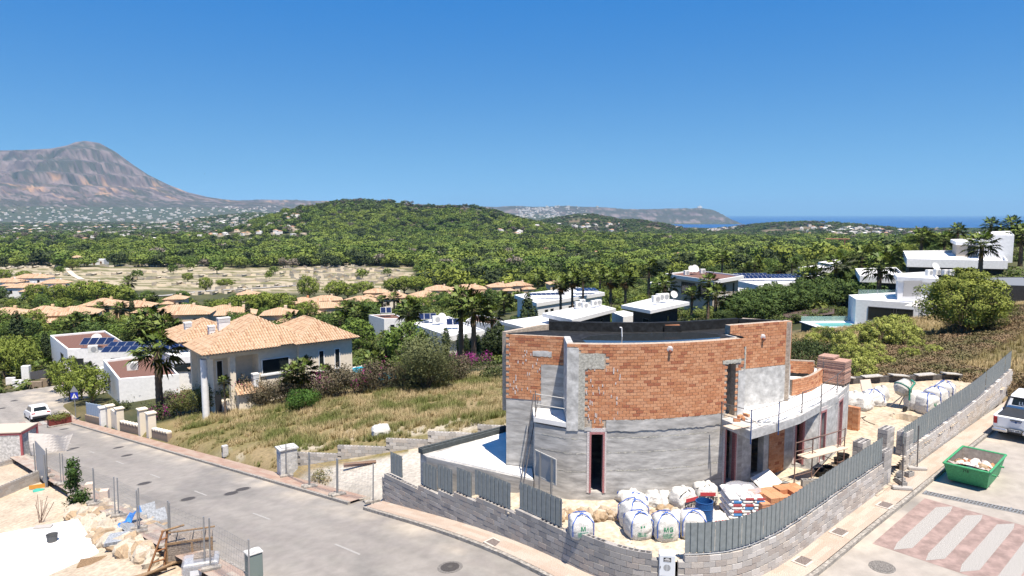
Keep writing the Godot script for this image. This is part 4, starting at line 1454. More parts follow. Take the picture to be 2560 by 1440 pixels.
func build_perimeter() -> void:
	var n := wall_line.size()
	var L := path_len(wall_line)
	var top_y := func(s: float) -> float:
		return 1.43
	var steps: Array = []
	for q in [[1040,0.43], [1083,0.63], [1127,0.83], [1176,1.03], [1284,1.23], [1407,1.43]]:
		steps.append([s_of_u(wall_line, q[1], q[0]), q[1]])
	var tops := func(s: float) -> float:
		var y := 0.23
		for e in steps:
			if s >= e[0]: y = e[1]
		return y
	var sb := s_of_u(wall_line, 1.4,1647)
	var sc := s_of_u(wall_line, 1.4,1694)
	var rise := func(s: float) -> float: return 0.052 * maxf(0.0, s - sc - 1.6)
	var W1 := thing("block_wall", "stepped grey hollow block wall climbing the street to the rounded corner", "wall")
	block_wall(W1, wall_line, 0.0, sb, tops, func(_s: float) -> float: return 0.0, [0,1,2,2,3,4], 1)
	var W2 := thing("block_wall", "pale curved block wall under the long grey sheet fence beside the right pavement", "wall")
	block_wall(W2, wall_line, sc, L, func(_s: float) -> float: return 1.43, rise, [1,3,6,5,3], 2)
	var fl: Array = [v2(right_pt(10.2,-1.02)), v2(right_pt(14.0,-1.02)), v2(right_pt(20.0,-1.06)), v2(right_pt(28.3,-1.45))]
	fl = catmull(fl, 0.5)
	var FL := path_len(fl)
	var W3 := thing("block_wall", "smooth lime white block wall beyond the gate opening, sheet fence on top", "wall")
	block_wall(W3, fl, 0.0, FL, func(_s: float) -> float: return 1.83, func(s: float) -> float: return 0.053 * s, [5,5,6], 3)
	var metal := mat("grey_painted_sheet", lin(0.27,0.30,0.305),0.5,0.2, noise_tex("metal", 0.02,3,0.86,1.0,92),0.5)
	var rail := M("galvanised")
	var su := func(u: float, y: float) -> float: return s_of_u(wall_line, y, u)
	for q in [[970,1000,0.3], [1050,1087,0.45], [1088,1125,0.63], [1136,1174,0.83], [1181,1271,1.03], [1294,1400,1.23]]:
		var a: float = su.call(q[0], q[2] + 0.5); var b: float = su.call(q[1], q[2] + 0.5)
		var lab: String = {970: "lone narrow grey metal sheet at the low end of the stepped wall", 1050: "grey metal sheet panel on the stepped wall, next up from the gap", 1088: "grey metal sheet panel butted against its lower neighbour on the stepped wall", 1136: "narrow grey metal sheet panel standing between two gaps on the stepped wall", 1181: "grey metal sheet panel in front of the white garage roof", 1294: "wide grey metal sheet panel before the signboard posts"}[q[0]]
		var f := thing("sheet_fence", lab, "fence panel", Vector3.ZERO, 0.0, "metal sheets on the stepped wall")
		var yb: float = q[2] + 0.03
		part(f, "corrugated_sheet", sheet(wall_line, a, b, func(_s: float) -> float: return yb, 1.0), metal)
		var m := MB.new()
		var pa := path_at(wall_line, a) - path_out(wall_line, a) * 0.16; var pb := path_at(wall_line, b) - path_out(wall_line, b) * 0.16
		for h in [0.08,0.85]:
			m.tube(Vector3(pa.x, yb + h, pa.y), Vector3(pb.x, yb + h, pb.y),0.02,0.02,4)
		part(f, "rail", m, rail).set_meta("kind", "stuff")
	var F2 := thing("sheet_fence", "long curved grey metal sheet fence on the pale block wall by the crossing", "fence")
	var s0: float = su.call(1714,1.45); var s1 := L - 0.02
	var k := 12
	for i in k:
		var a := lerpf(s0, s1, float(i) / k); var b := lerpf(s0, s1, float(i + 1) / k) - 0.006
		part(F2, "corrugated_sheet", sheet(wall_line, a, b, func(s: float) -> float: return 1.47 + rise.call(s),0.98 + 0.012 * (i % 3)), metal)
	var m2 := MB.new()
	for i in 60:
		var a := lerpf(s0, s1, i / 60.0); var b := lerpf(s0, s1, (i + 1) / 60.0)
		var pa := path_at(wall_line, a) - path_out(wall_line, a) * 0.05; var pb := path_at(wall_line, b) - path_out(wall_line, b) * 0.05
		m2.tube(Vector3(pa.x, 1.46 + rise.call(a), pa.y), Vector3(pb.x, 1.46 + rise.call(b), pb.y),0.022,0.022,4, false)
	part(F2, "bottom_rail", m2, rail)
	var F3 := thing("sheet_fence", "straight grey metal sheet fence on the lime white wall beyond the gate opening", "fence")
	k = 12
	for i in k:
		var a := lerpf(0.05, FL - 0.1, float(i) / k); var b := lerpf(0.05, FL - 0.1, float(i + 1) / k) - (0.1 if i in [7,10] else 0.008)
		part(F3, "corrugated_sheet", sheet(fl, a, b, func(s: float) -> float: return 1.88 + 0.053 * s, 1.02), metal)
	var bm := block_mats()
	var rr := RandomNumberGenerator.new(); rr.seed = 8
	var turn := atan2(-RD.z, RD.x)
	for q in [[7.75,-1.85,2.72,2, "square pier of grey hollow blocks at the gate opening, nearer the scaffold"], [8.3,-1.2,2.35,2, "lower block pier at the end of the curved sheet fence"], [10.0,-1.75,2.95,2, "tall pale block pier at the gate opening where the straight fence begins"], [10.75,-1.25,2.72,2, "rendered grey block pier at the foot of the straight fence"]]:
		var c := right_pt(q[0], q[1])
		var p := thing("block_pier", q[4], "pier", c, turn, "gate piers")
		var courses := int((q[2] - c.y) / 0.2)
		for j in courses:
			for i in 2:
				for e in 2:
					var b := inst("block", block_mesh(j == courses - 1), bm[[0,2,3,5][int(rr.randf() * 4)]], p)
					if j % 2 == 0: b.position = Vector3((i - 0.5) * 0.4,0.1 + j * 0.2, (e - 0.5) * 0.205)
					else:
						b.position = Vector3((i - 0.5) * 0.405,0.1 + j * 0.2, (e - 0.5) * 0.2)
	for q in [[9.0,-0.75,0.0,0.3], [9.3,-0.9,0.0,1.2], [9.15,-0.8,0.19,0.8], [9.9,-0.7,0.0,0.5], [8.75,-0.55,0.0,1.5]]:
		var c := right_pt(q[0], q[1], 0.23 + q[2])
		var b := inst_root("loose_block", block_mesh(true), bm[0])
		b.position = c; b.rotation.y = q[3]
		tag(b, "loose grey hollow block on the pavement in the gate opening", "concrete block", "loose blocks in the gate opening")
	var dark := M("dull_steel")
	for q in [[2254,1232,1.95, "thin dark steel stake standing in a concrete foot in the gate opening"], [2292,1182,2.0, "thin dark steel stake by the foot of the straight fence"]]:
		var c := road_hit(q[0], q[1]); c.y += 0.12
		var st := thing("barrier_stake", q[3], "stake", c, turn)
		var a := MB.new(); a.tube(Vector3(0,0.1,0), Vector3(-0.12, q[2], 0),0.025,0.025,6); part(st, "stake", a, dark)
		a = MB.new(); a.bevel(Transform3D(Basis(Vector3.UP, -0.95), Vector3(0.02,0.07,0)), Vector3(0.75,0.14,0.22),0.03); part(st, "concrete_foot", a, bm[3])
	var g := MB.new()
	var inner := plot_poly
	var c := 0.17
	var x := -5.6
	while x < 29.0:
		var z := -42.5
		while z < -20.6:
			var inside := true
			for e in [Vector2(x, z), Vector2(x + c, z), Vector2(x, z + c), Vector2(x + c, z + c)]:
				if not Geometry2D.is_point_in_polygon(e, inner): inside = false
			if inside:
				var p: Array = []; var cc: Array = []
				for e in [Vector2(x, z), Vector2(x, z + c), Vector2(x + c, z + c), Vector2(x + c, z)]:
					var nn := nz.get_noise_2d(e.x * 0.8, e.y * 0.8) + 0.5 * nz.get_noise_2d(e.x * 4.0, e.y * 4.0)
					p.append(Vector3(e.x, plot_y(e.x, e.y), e.y))
					cc.append(Color(0.72,0.63,0.5).lerp(Color(0.58,0.49,0.375), clampf(0.5 + nn * 1.1,0,1)).lerp(Color(0.54,0.42,0.29),0.5 * sm(12.0,14.0, e.x)))
				g.quadc(p, cc)
			z += c
		x += c
	for i in 16:
		for j in 12:
			var f := func(a: int, b: int) -> Vector3:
				var q := right_pt(7.0 + a * 0.25,-0.85 - b * 0.16)
				return Vector3(q.x, lerpf(q.y + 0.135, plot_y(q.x, q.z), sm(1.0,11.0, b)) + 0.012, q.z)
			g.col = Color(0.6,0.52,0.42).lerp(Color(0.5,0.42,0.33), rr.randf())
			g.quad(f.call(i, j), f.call(i + 1, j), f.call(i + 1, j + 1), f.call(i, j + 1))
	structure("plot_ground", g, M("earth"))
# ================================================================ things on the plot
func on_plot(u: float, v: float) -> Vector3:
	var p := at_level(u, v, 1.3)
	for k in 4:
		p = at_level(u, v, plot_y(p.x, p.z))
	return p
func letters(parent: Node, text: String, size: float, m: Material, xf: Transform3D, called := "lettering") -> MeshInstance3D:
	var key := "TXT%s%.3f" % [text, size]
	if not mats.has(key):
		var tm := TextMesh.new()
		var f := SystemFont.new()
		f.font_names = PackedStringArray(["Droid Sans"])
		f.font_weight = 700
		tm.font = f
		tm.text = text
		tm.font_size = 64
		tm.pixel_size = size / 46.0
		tm.depth = 0.004
		tm.curve_step = 6.0
		mats[key] = tm
	var o := inst(called, mats[key], m, parent)
	o.transform = xf
	return o
# a filled bulk bag: rounded square in plan, bulging, wrinkled, its mouth drawn together
func bag_mesh(seed_: int, w: float, h: float, slump: float, open_top := false) -> ArrayMesh:
	var mb := MB.new()
	var f := FastNoiseLite.new(); f.seed = seed_; f.frequency = 1.0; f.fractal_octaves = 3
	var nr_ := 18; var ns := 36
	var rows: Array = []
	for i in nr_ + 1:
		var t := float(i) / nr_
		var rad: float; var y: float
		if t < 0.75:
			var q := t / 0.75
			rad = lerpf(0.86,0.92, q) + 0.14 * sin(q * PI) + slump * 0.25 * (1.0 - q)
			if t == 0.0: rad *= 0.9
			y = h * 0.86 * q
		else:
			var q := (t - 0.75) / 0.25
			rad = 0.92 * (1.0 - pow(q, 1.6) * (0.95 if not open_top else 0.35))
			y = h * (0.86 + 0.16 * sin(q * PI * 0.5)) if not open_top else h * (0.86 + 0.14 * q)
		var row: Array = []
		for j in ns:
			var a := TAU * j / ns
			var c := cos(a); var s := sin(a)
			var e := 0.62
			var px := signf(c) * pow(absf(c), e); var pz := signf(s) * pow(absf(s), e)
			var k := 1.0 + 0.07 * f.get_noise_3d(px * 2.0, y * 4.0, pz * 2.0) + slump * 0.35 * f.get_noise_3d(px * 1.2 + 9.0, y, pz * 1.2)
			var fold := (0.06 + 0.07 * slump) * f.get_noise_3d(a * 6.0, y * 5.0, seed_)
			row.append(Vector3(px * rad * (k + fold) * w * 0.5, maxf(0.0, y * (1.0 + slump * 0.5 * f.get_noise_2d(px * 1.5, pz * 1.5 + 4.0))), pz * rad * (k + fold) * w * 0.5))
		rows.append(row)
	for i in nr_:
		for j in ns:
			var k := (j + 1) % ns
			mb.quad(rows[i][k], rows[i][j], rows[i + 1][j], rows[i + 1][k])
	if open_top:
		for j in ns:
			var k := (j + 1) % ns
			var ctr := Vector3(0, h * 0.84,0)
			mb.tri(rows[nr_][j] * Vector3(0.94,1,0.94) - Vector3(0,0.03,0), ctr, rows[nr_][k] * Vector3(0.94,1,0.94) - Vector3(0,0.03,0))
	else:
		for j in ns:
			mb.tri(rows[nr_][j], Vector3(0, rows[nr_][0].y + 0.02,0), rows[nr_][(j + 1) % ns])
	var acc := {}
	for i in mb.v.size():
		var key := Vector3i((mb.v[i] * 2000.0).round())
		acc[key] = acc.get(key, Vector3.ZERO) + mb.n[i]
	for i in mb.v.size():
		mb.n[i] = (acc[Vector3i((mb.v[i] * 2000.0).round())] as Vector3).normalized()
	return mb.commit()
func bulk_bag(label: String, pos: Vector3, turn: float, seed_: int, w := 0.82, h := 0.8, slump := 0.1, mark := "M", straps := true, group := "") -> Node3D:
	var t := thing("bulk_bag", label, "bulk bag", pos - Vector3(0,0.02, w * 0.4), turn, group)
	var cloth := mat("woven_white", lin(0.72,0.71,0.68),0.8,0, N("clay"),0.7)
	inst("sack", bag_mesh(seed_, w, h, slump), cloth, t)
	if straps:
		var blue := mat("blue_webbing", lin(0.05,0.12,0.42),0.7)
		for q in [[-1,1], [1,1], [1,-1], [-1,-1]]:
			var m := MB.new()
			var e := w * 0.435
			m.tube(Vector3(q[0] * e, h * 0.2, q[1] * e), Vector3(q[0] * e * 1.0, h * 0.8, q[1] * e * 1.0),0.018,0.018,5)
			m.tube(Vector3(q[0] * e, h * 0.8, q[1] * e), Vector3(q[0] * e * 0.45, h * 1.06, q[1] * e * 0.45),0.018,0.018,5)
			m.tube(Vector3(q[0] * e * 0.45, h * 1.06, q[1] * e * 0.45), Vector3(q[0] * -0.05, h * 1.12, q[1] * 0.06),0.02,0.02,5)
			part(t, "lifting_strap", m, blue)
	if mark:
		var green := mat("green_print", lin(0.03,0.22,0.11),0.8)
		letters(t, mark, 0.15, green, Transform3D(Basis(Vector3.RIGHT, -0.04), Vector3(-0.02, h * 0.58, w * 0.525)), "printed_mark")
		var m := MB.new()
		for k in 5:
			m.bx(Vector3(-0.2, h * 0.4 - k * 0.035, w * 0.52), Vector3(0.16 - 0.04 * (k % 3), h * 0.4 - k * 0.035 + 0.008, w * 0.528))
		part(t, "printed_lines", m, green).set_meta("kind", "stuff")
	return t
func rock_mesh(seed_: int) -> ArrayMesh:
	var key := "ROCK%d" % seed_
	if mats.has(key): return mats[key]
	var m := MB.new()
	m.ball(Transform3D(Basis.from_euler(Vector3(seed_, seed_ * 2.0,0)).scaled(Vector3(0.5,0.36,0.42))),7,5,0.22, seed_ + 3)
	mats[key] = m.commit()
	return mats[key]
func rock_mat(k: int) -> StandardMaterial3D:
	var cs := [[0.52,0.42,0.31], [0.47,0.35,0.23], [0.58,0.51,0.41], [0.42,0.31,0.2]]
	return mat("limestone_%d" % k, lin(cs[k][0], cs[k][1], cs[k][2]),0.95,0, N("soil"),0.9)
func build_plot_things() -> void:
	var steel := M("dull_steel")
	bulk_bag("white bulk bag with green letter standing alone behind the low corner wall", on_plot(1455,1349),0.12,1,0.82,0.74)
	bulk_bag("full white bulk bag with a green mark, leaning on the bag behind it", on_plot(1600,1350),0.2,2,0.86,0.8,0.12, "M", true)
	bulk_bag("rounded white bulk bag with tied blue ribbon, behind the fullest bag", on_plot(1587,1326),0.5,3,0.86,0.92,0.14)
	bulk_bag("full white bulk bag with upright blue loops and green letters beside the fence end", on_plot(1668,1355),0.08,4,0.84,0.84,0.06, "MG")
	bulk_bag("white bulk bag partly hidden by the curved sheet fence, before the blue drum", on_plot(1738,1352),-0.1,5,0.88,0.86,0.12)
	bulk_bag("half empty white bulk bag tucked between two full ones", on_plot(1706,1338),0.6,6,0.7,0.72,0.3, "", false)
	bulk_bag("torn white bag slumped over stones below the slit door", on_plot(1585,1268),0.3,7,0.95,0.42,0.9, "", true)
	bulk_bag("flat white bag slumped beside the torn one below the curved wall", on_plot(1650,1268),-0.2,8,0.85,0.45,0.9, "", false)
	var red := mat("red_print", lin(0.42,0.05,0.06),0.8)
	var black := M("black_print")
	for q in [[1712,1277,9,0.5, "off white bag with black and red print, strapped, below the curved wall"], [1768,1262,10,-0.05, "off white bag with red band and black lettering against the house corner"]]:
		var b := bulk_bag(q[4], on_plot(q[0], q[1]), q[3], q[2], 0.84,0.72,0.35, "", false)
		var m := MB.new(); m.bx(Vector3(-0.28,0.42,0.47), Vector3(0.28,0.55,0.485)); part(b, "red_band", m, red)
		letters(b, "DEPOT", 0.16, black, Transform3D(Basis(Vector3.RIGHT, -0.05), Vector3(0,0.3,0.49)), "lettering")
		m = MB.new(); m.tube(Vector3(-0.4,0.62,0.3), Vector3(0.1,0.74,0.2),0.016,0.016,5); m.tube(Vector3(0.1,0.74,0.2), Vector3(0.2,0.35,0.5),0.016,0.016,5); part(b, "black_strap", m, black)
	var rb := bulk_bag("collapsed white bag with red lettering behind the sheet fence, below the sack pallet", on_plot(1795,1318),0.2,11,0.75,0.4,0.8, "", false)
	letters(rb, "ERCA", 0.13, red, Transform3D(Basis(Vector3.RIGHT, -0.5), Vector3(0,0.24,0.4)), "lettering")
	for k in 4:
		var q: Array = [[2140,1022], [2163,1026], [2192,1016], [2207,1004]][k]
		bulk_bag(["crumpled white bag at the corner of the house, by the brick stack", "sagging open white bag of rubble behind the house", "white bag of waste with blue ties leaning on pale slabs", "small white bag end beside the pale slabs"][k], on_plot(q[0], q[1]), k * 0.7,20 + k, 0.95 if k < 3 else 0.7,0.75,0.6, "", k == 2)
	for k in 4:
		var q: Array = [[2300,1027], [2327,1036], [2350,1018], [2372,1003]][k]
		bulk_bag(["plain white bulk bag without ties, beside the pit", "full white bulk bag with dark blue ties by the straight fence", "white bulk bag wedged behind the blue tied one at the fence", "white bulk bag at the far end of the fence row"][k], on_plot(q[0], q[1]), k * 0.3,30 + k, 1.0,0.95,0.15, "M" if k == 1 else "", k > 0)
	var d := thing("drum", "open blue plastic drum splashed with white cement", "drum", on_plot(1759,1316))
	var m := MB.new()
	m.lathe([Vector2(0.27,0), Vector2(0.29,0.05), Vector2(0.3,0.3), Vector2(0.31,0.33), Vector2(0.3,0.36), Vector2(0.3,0.66), Vector2(0.315,0.69), Vector2(0.3,0.72), Vector2(0.29,0.9), Vector2(0.305,0.92), Vector2(0.275,0.93), Vector2(0.27,0.6), Vector2(0.0,0.58)], 24)
	part(d, "barrel", m, mat("blue_plastic", lin(0.015,0.09,0.28),0.5,0, N("splash"),1.6))
	var P := thing("sack_pallet", "neat pallet of white cement sacks with blue and red ends under clear film", "sack pallet", on_plot(1852,1290),0.0)
	var cols := [mat("sack_white", lin(0.72,0.71,0.7),0.8), mat("sack_blue", lin(0.06,0.22,0.5),0.7), mat("sack_red", lin(0.4,0.08,0.09),0.7)]
	var sackm := MB.new(); sackm.bevel(Transform3D(), Vector3(0.39,0.12,0.62),0.045)
	var sack := sackm.commit()
	var endm := MB.new(); endm.bevel(Transform3D(), Vector3(0.3,0.085,0.02),0.008)
	var endp := endm.commit()
	for j in 7:
		for i in 3:
			for e in 2:
				var s := inst("cement_sack", sack, cols[0], P, Vector3((i - 1) * 0.4 + rng.randf_range(-0.015,0.015) + (0.05 if j % 2 else -0.03),0.2 + j * 0.115, (e - 0.5) * 0.63))
				if e == 1:
					var c := 0 if (i + j) % 3 == 0 else (1 if (i * 2 + j) % 4 == 1 else 2)
					if c > 0:
						inst("printed_end", endp, cols[c], s, Vector3(0.03 if c == 1 else 0.1,0,0.303))
	m = MB.new()
	for k in 3: m.bx(Vector3(-0.6,0.0,-0.6 + k * 0.55), Vector3(0.6,0.13,-0.5 + k * 0.55))
	part(P, "pallet", m, M("grey_wood"))
	m = MB.new(); m.ball(Transform3D(Basis().scaled(Vector3(0.62,0.16,0.6)), Vector3(0,1.04,0)),12,6,0.12,4)
	part(P, "film_cover", m, film_mat())
	for q in [[1915,1297,1.0,5,4, "stack of large hollow orange bricks in torn netting by the sack pallet"], [1978,1262,0.62,5,4, "lower stack of hollow orange bricks with loose bricks on top, under the scaffold"]]:
		var s := thing("brick_stack", q[5], "brick stack", on_plot(q[0], q[1]),0.25)
		var bm := MB.new(); bm.bevel(Transform3D(), Vector3(0.33,0.165,0.24),0.008)
		var bme := bm.commit()
		var rows := int(q[2] / 0.17)
		for j in rows:
			for i in 3:
				for e in 4:
					if j == rows - 1 and i == 0 and e > 1: continue
					inst("hollow_brick", bme, brick_mat(int(rng.randf() * 5)), s, Vector3((i - 1) * 0.335,0.2 + j * 0.168, (e - 1.5) * 0.242))
		m = MB.new(); m.bx(Vector3(-0.5,0,-0.48), Vector3(0.5,0.11,0.48)); part(s, "pallet", m, M("grey_wood"))
		m = MB.new()
		for k in 14:
			m.tube(Vector3(-0.5 + k * 0.077,0.1,0.5), Vector3(-0.5 + k * 0.077, q[2] * 0.72,0.5),0.004,0.004,3, false)
		for k in int(q[2] * 9):
			m.tube(Vector3(-0.52,0.12 + k * 0.08,0.5), Vector3(0.52,0.12 + k * 0.08,0.5),0.004,0.004,3, false)
		part(s, "netting", m, mat("pink_net", lin(0.55,0.38,0.33),0.8)).set_meta("kind", "stuff")
	var c2 := on_plot(2016,1222)
	for k in 6:
		var b := inst_root("loose_block", block_mesh(true), block_mats()[0])
		b.position = c2 + Vector3((k % 3) * 0.4,0.1 + 0.19 * int(k / 3),0)
		tag(b, "grey hollow block in the small pile beside the brick stacks", "concrete block", "blocks piled by the scaffold")
	m = MB.new(); m.bevel(Transform3D(Basis.from_euler(Vector3(0.5,0.6,0.25))), Vector3(1.0,0.04,0.75),0.006)
	solo("board", m, mat("white_board", lin(0.7,0.67,0.62),0.9), "white board leaning over rubble below the balcony", "board", "", on_plot(1915,1218) + Vector3(0,0.28,0))
	m = MB.new(); m.tube(Vector3(-0.35,0.12,0), Vector3(0.35,0.1,0.15),0.055,0.055,10); m.tube(Vector3(-0.35,0.08,0), Vector3(-0.35,0.3,-0.02),0.07,0.07,10)
	solo("pipe_piece", m, mat("grey_pvc", lin(0.14,0.15,0.16),0.4), "short grey plastic pipe with a socket lying below the brick jamb", "pipe", "", on_plot(1944,1210))
	var rr := RandomNumberGenerator.new(); rr.seed = 5
	for k in 34:
		var u := 1400.0 + k * 4.6
		var s := inst_root("limestone", rock_mesh(k % 7), rock_mat(k % 4))
		s.position = on_plot(u, 1292 + rr.randf_range(-9,11)) + Vector3(0,0.08,0)
		s.rotation = Vector3(rr.randf() * 6, rr.randf() * 6,0); s.scale = Vector3.ONE * rr.randf_range(0.32,0.6)
		tag(s, "rough ochre limestone in the row below the curved wall", "stone", "limestones in a row before the house")
	for k in 26:
		var s := inst_root("limestone", rock_mesh(k % 7), rock_mat((k + 1) % 4))
		s.position = on_plot(1545 + rr.randf() * 180,1288 + rr.randf_range(-12,14)) + Vector3(0,0.06,0)
		s.rotation = Vector3(rr.randf() * 6, rr.randf() * 6,0); s.scale = Vector3.ONE * rr.randf_range(0.22,0.5)
		tag(s, "ochre rubble stone among the bags below the curved wall", "stone", "rubble among the bags")
	var xs: Array = []
	for k in 900:
		var p := Vector3(rr.randf_range(-4,27),0, rr.randf_range(-41,-21))
		if Geometry2D.is_point_in_polygon(Vector2(p.x, p.z), plot_poly):
			p.y = plot_y(p.x, p.z)
			xs.append(Transform3D(Basis.from_euler(Vector3(rr.randf() * 6, rr.randf() * 6,0)).scaled(Vector3.ONE * rr.randf_range(0.03,0.13)), p))
	stuff(self, "plot_gravel", rock_mesh(2), rock_mat(2), xs, PackedColorArray(), "loose pale gravel scattered over the sandy plot", "gravel")
	var pa := on_plot(1349,1262); var pb := on_plot(1378,1276)
	var sg := thing("signboard", "bare grey signboard on two tall posts, seen from its back", "signboard", pa)
	var dv := pb - pa; dv.y = 0
	var dn := dv.normalized()
	for q in [0.0,1.0]:
		m = MB.new(); m.box(Transform3D(Basis(Vector3.UP, 0.7), dv * q + Vector3(0,1.0,0)), Vector3(0.06,2.1,0.06)); part(sg, "post", m, M("galvanised"))
	m = MB.new()
	m.box(Transform3D(Basis(dn, Vector3.UP, dn.cross(Vector3.UP)), dv * 0.5 + Vector3(0,1.55,-0.05) ), Vector3(1.25,0.95,0.015)); part(sg, "panel", m, mat("panel_back", lin(0.36,0.36,0.36),0.6,0.2))
	m = MB.new()
	for e in [[Vector3(0,0.475,0), Vector3(1.29,0.04,0.04)], [Vector3(0,-0.475,0), Vector3(1.29,0.04,0.04)], [Vector3(-0.63,0,0), Vector3(0.04,0.95,0.04)], [Vector3(0.63,0,0), Vector3(0.04,0.95,0.04)]]:
		var b := Basis(dn, Vector3.UP, dn.cross(Vector3.UP))
		m.box(Transform3D(b, dv * 0.5 + Vector3(0,1.55,-0.05) + b * e[0]), e[1])
	part(sg, "frame", m, M("pale_steel"))
	var sc := thing("scaffold", "low rusty scaffold of tube frames with a pale plank by the side doors", "scaffold", on_plot(2040,1190))
	var rust := M("rusty_tube")
	var fr: Array = []
	for q in [[1985,1212], [2028,1200], [2092,1177], [2108,1172]]: fr.append(on_plot(q[0], q[1]) - sc.position)
	for i in 4:
		m = MB.new(); m.tube(fr[i], fr[i] + Vector3(0,1.75,0),0.024,0.024,6); part(sc, "standard", m, rust)
	for e in [[0,1], [2,3], [0,2], [1,3]]:
		for h in [0.35,1.0,1.35,1.7]:
			if e[0] + 2 == e[1] and h != 1.7: continue
			m = MB.new(); m.tube(fr[e[0]] + Vector3(0, h, 0), fr[e[1]] + Vector3(0, h, 0),0.018,0.018,6); part(sc, "ledger", m, rust)
	m = MB.new(); m.tube(fr[1] + Vector3(0,1.2,0), fr[3] + Vector3(0,0.2,0),0.014,0.014,5); m.tube(fr[1] + Vector3(0,0.1,0), fr[3] + Vector3(0,1.3,0),0.014,0.014,5); part(sc, "brace", m, rust)
	var pm: Vector3 = (fr[0] + fr[1]) * 0.5; var pn: Vector3 = (fr[2] + fr[3]) * 0.5
	var pd := (pn - pm); pd.y = 0
	m = MB.new(); m.bevel(Transform3D(Basis(pd.normalized(), Vector3.UP, pd.normalized().cross(Vector3.UP)), (pm + pn) * 0.5 + Vector3(0,1.02,0)), Vector3(pd.length() + 0.2,0.05,0.5),0.008); part(sc, "plank", m, M("pale_board"))
	for q in [[2070,1182,0.22], [2096,1160,0.2], [2052,1190,0.26], [2108,1150,0.24]]:
		var b := thing("mortar_tub", "black rubber mortar tub on the sand by the scaffold", "tub", on_plot(q[0], q[1]),0.0, "black tubs by the scaffold")
		m = MB.new(); m.lathe([Vector2(0.0,0.0), Vector2(q[2] * 0.8,0.0), Vector2(q[2], 0.25), Vector2(q[2] * 1.06,0.26), Vector2(q[2] * 0.95,0.25), Vector2(q[2] * 0.75,0.03), Vector2(0,0.03)], 14); part(b, "bowl", m, M("black_rubber"))
	var bs := thing("brick_stack", "narrow stack of red bricks behind the right end of the house", "brick stack", on_plot(2122,1072),-0.8)
	var sm_ := MB.new(); sm_.bevel(Transform3D(), Vector3(0.3,0.11,0.24),0.006)
	var smm := sm_.commit()
	for j in 10:
		for i in 3:
			inst("brick", smm, brick_mat((i + j) % 6), bs, Vector3((i - 1) * 0.31,0.06 + j * 0.113,0))
	var mx := thing("cement_mixer", "dusty white cement mixer with a green yoke on the sandy plot", "cement mixer", on_plot(2254,1020),0.4)
	var cream := mat("mixer_cream", lin(0.62,0.60,0.55),0.6,0, N("render"),0.9)
	var greenm := mat("mixer_green", lin(0.02,0.2,0.14),0.5)
	m = MB.new(); m.lathe([Vector2(0.0,-0.38), Vector2(0.22,-0.38), Vector2(0.42,-0.14), Vector2(0.44,0.08), Vector2(0.24,0.42), Vector2(0.26,0.46), Vector2(0.22,0.44), Vector2(0.36,0.08), Vector2(0.0,-0.3)], 22, Transform3D(Basis(Vector3.FORWARD, 0.75), Vector3(0.0,1.08,0)))
	var drum := part(mx, "drum", m, cream)
	m = MB.new(); m.lathe([Vector2(0.446,-0.02), Vector2(0.47,0.0), Vector2(0.446,0.03)], 22, Transform3D(Basis(Vector3.FORWARD, 0.75), Vector3(0,1.08,0))); part(drum, "ring_gear", m, greenm)
	m = MB.new(); m.tube(Vector3(-0.1,0.55,0.48), Vector3(-0.1,1.1,0.48),0.045,0.045,8); m.tube(Vector3(-0.1,1.1,0.48), Vector3(0.28,1.42,0.46),0.05,0.05,8); m.tube(Vector3(0.28,1.42,0.46), Vector3(0.34,1.5,0.2),0.05,0.05,8); part(mx, "yoke", m, greenm)
	m = MB.new(); m.tube(Vector3(-0.1,0.0,0.48), Vector3(-0.1,0.58,0.48),0.035,0.035,8); m.tube(Vector3(-0.5,0.06,0.45), Vector3(0.5,0.06,0.45),0.03,0.03,8); m.tube(Vector3(0.35,0.03,-0.4), Vector3(0.05,0.75,0.1),0.03,0.03,8); m.tube(Vector3(-0.4,0.03,-0.4), Vector3(-0.1,0.7,0.1),0.03,0.03,8); m.bx(Vector3(0.1,0.45,0.3), Vector3(0.42,0.85,0.6)); part(mx, "stand", m, cream)
	for s in [-1,1]:
		m = MB.new(); m.tube(Vector3(s * 0.45,0.14,0.5), Vector3(s * 0.45,0.14,0.57),0.14,0.14,14); part(mx, "wheel", m, M("black_rubber"))
	m = MB.new()
	var q0 := Vector2(17.6,-40.4); var q1 := Vector2(27.3,-41.6)
	wall_run(m, [q0, q1], 0.3,0.6,2.35, [])
	solo("rear_wall", m, mat("dark_stone", lin(0.13,0.12,0.115),0.95,0, N("render"),0.8), "low dark rough wall behind the cement mixer", "wall")
	for k in 6:
		var s := lerpf(0.4,9.0, k / 5.0)
		var c := path_at([q0, q1], s)
		m = MB.new(); m.bevel(Transform3D(), Vector3(1.15,0.06,0.5),0.006)
		var o := solo("coping_slab", m, mat("pale_slab", lin(0.58,0.55,0.5),0.9,0, N("conc"),0.7), "pale stone slab lying loosely along the low dark wall", "slab", "slabs on the low dark wall", Vector3(c.x, 2.42, c.y),0.12 + 0.1 * (k % 2))
		o.rotation.z = 0.05 - 0.16 * (k % 2)
	m = MB.new(); m.bevel(Transform3D(Basis.from_euler(Vector3(-0.35,0.3,0))), Vector3(0.7,0.75,0.06),0.006)
	solo("leaning_slab", m, M("cream_slab"), "cream stone slab leaning upright against the low dark wall", "slab", "", on_plot(2176,1003) + Vector3(0.2,0.6,-0.9))
	m = MB.new()
	var cpts: Array = []
	for q in [[2130,1047], [2150,1046], [2165,1042], [2156,1046], [2162,1052], [2175,1058], [2187,1062]]: cpts.append(on_plot(q[0], q[1]) + Vector3(0,0.02,0))
	for i in cpts.size() - 1: m.tube(cpts[i], cpts[i + 1], 0.016,0.016,5)
	solo("cable", m, M("black_rubber"), "black cable lying on the sand behind the house", "cable")
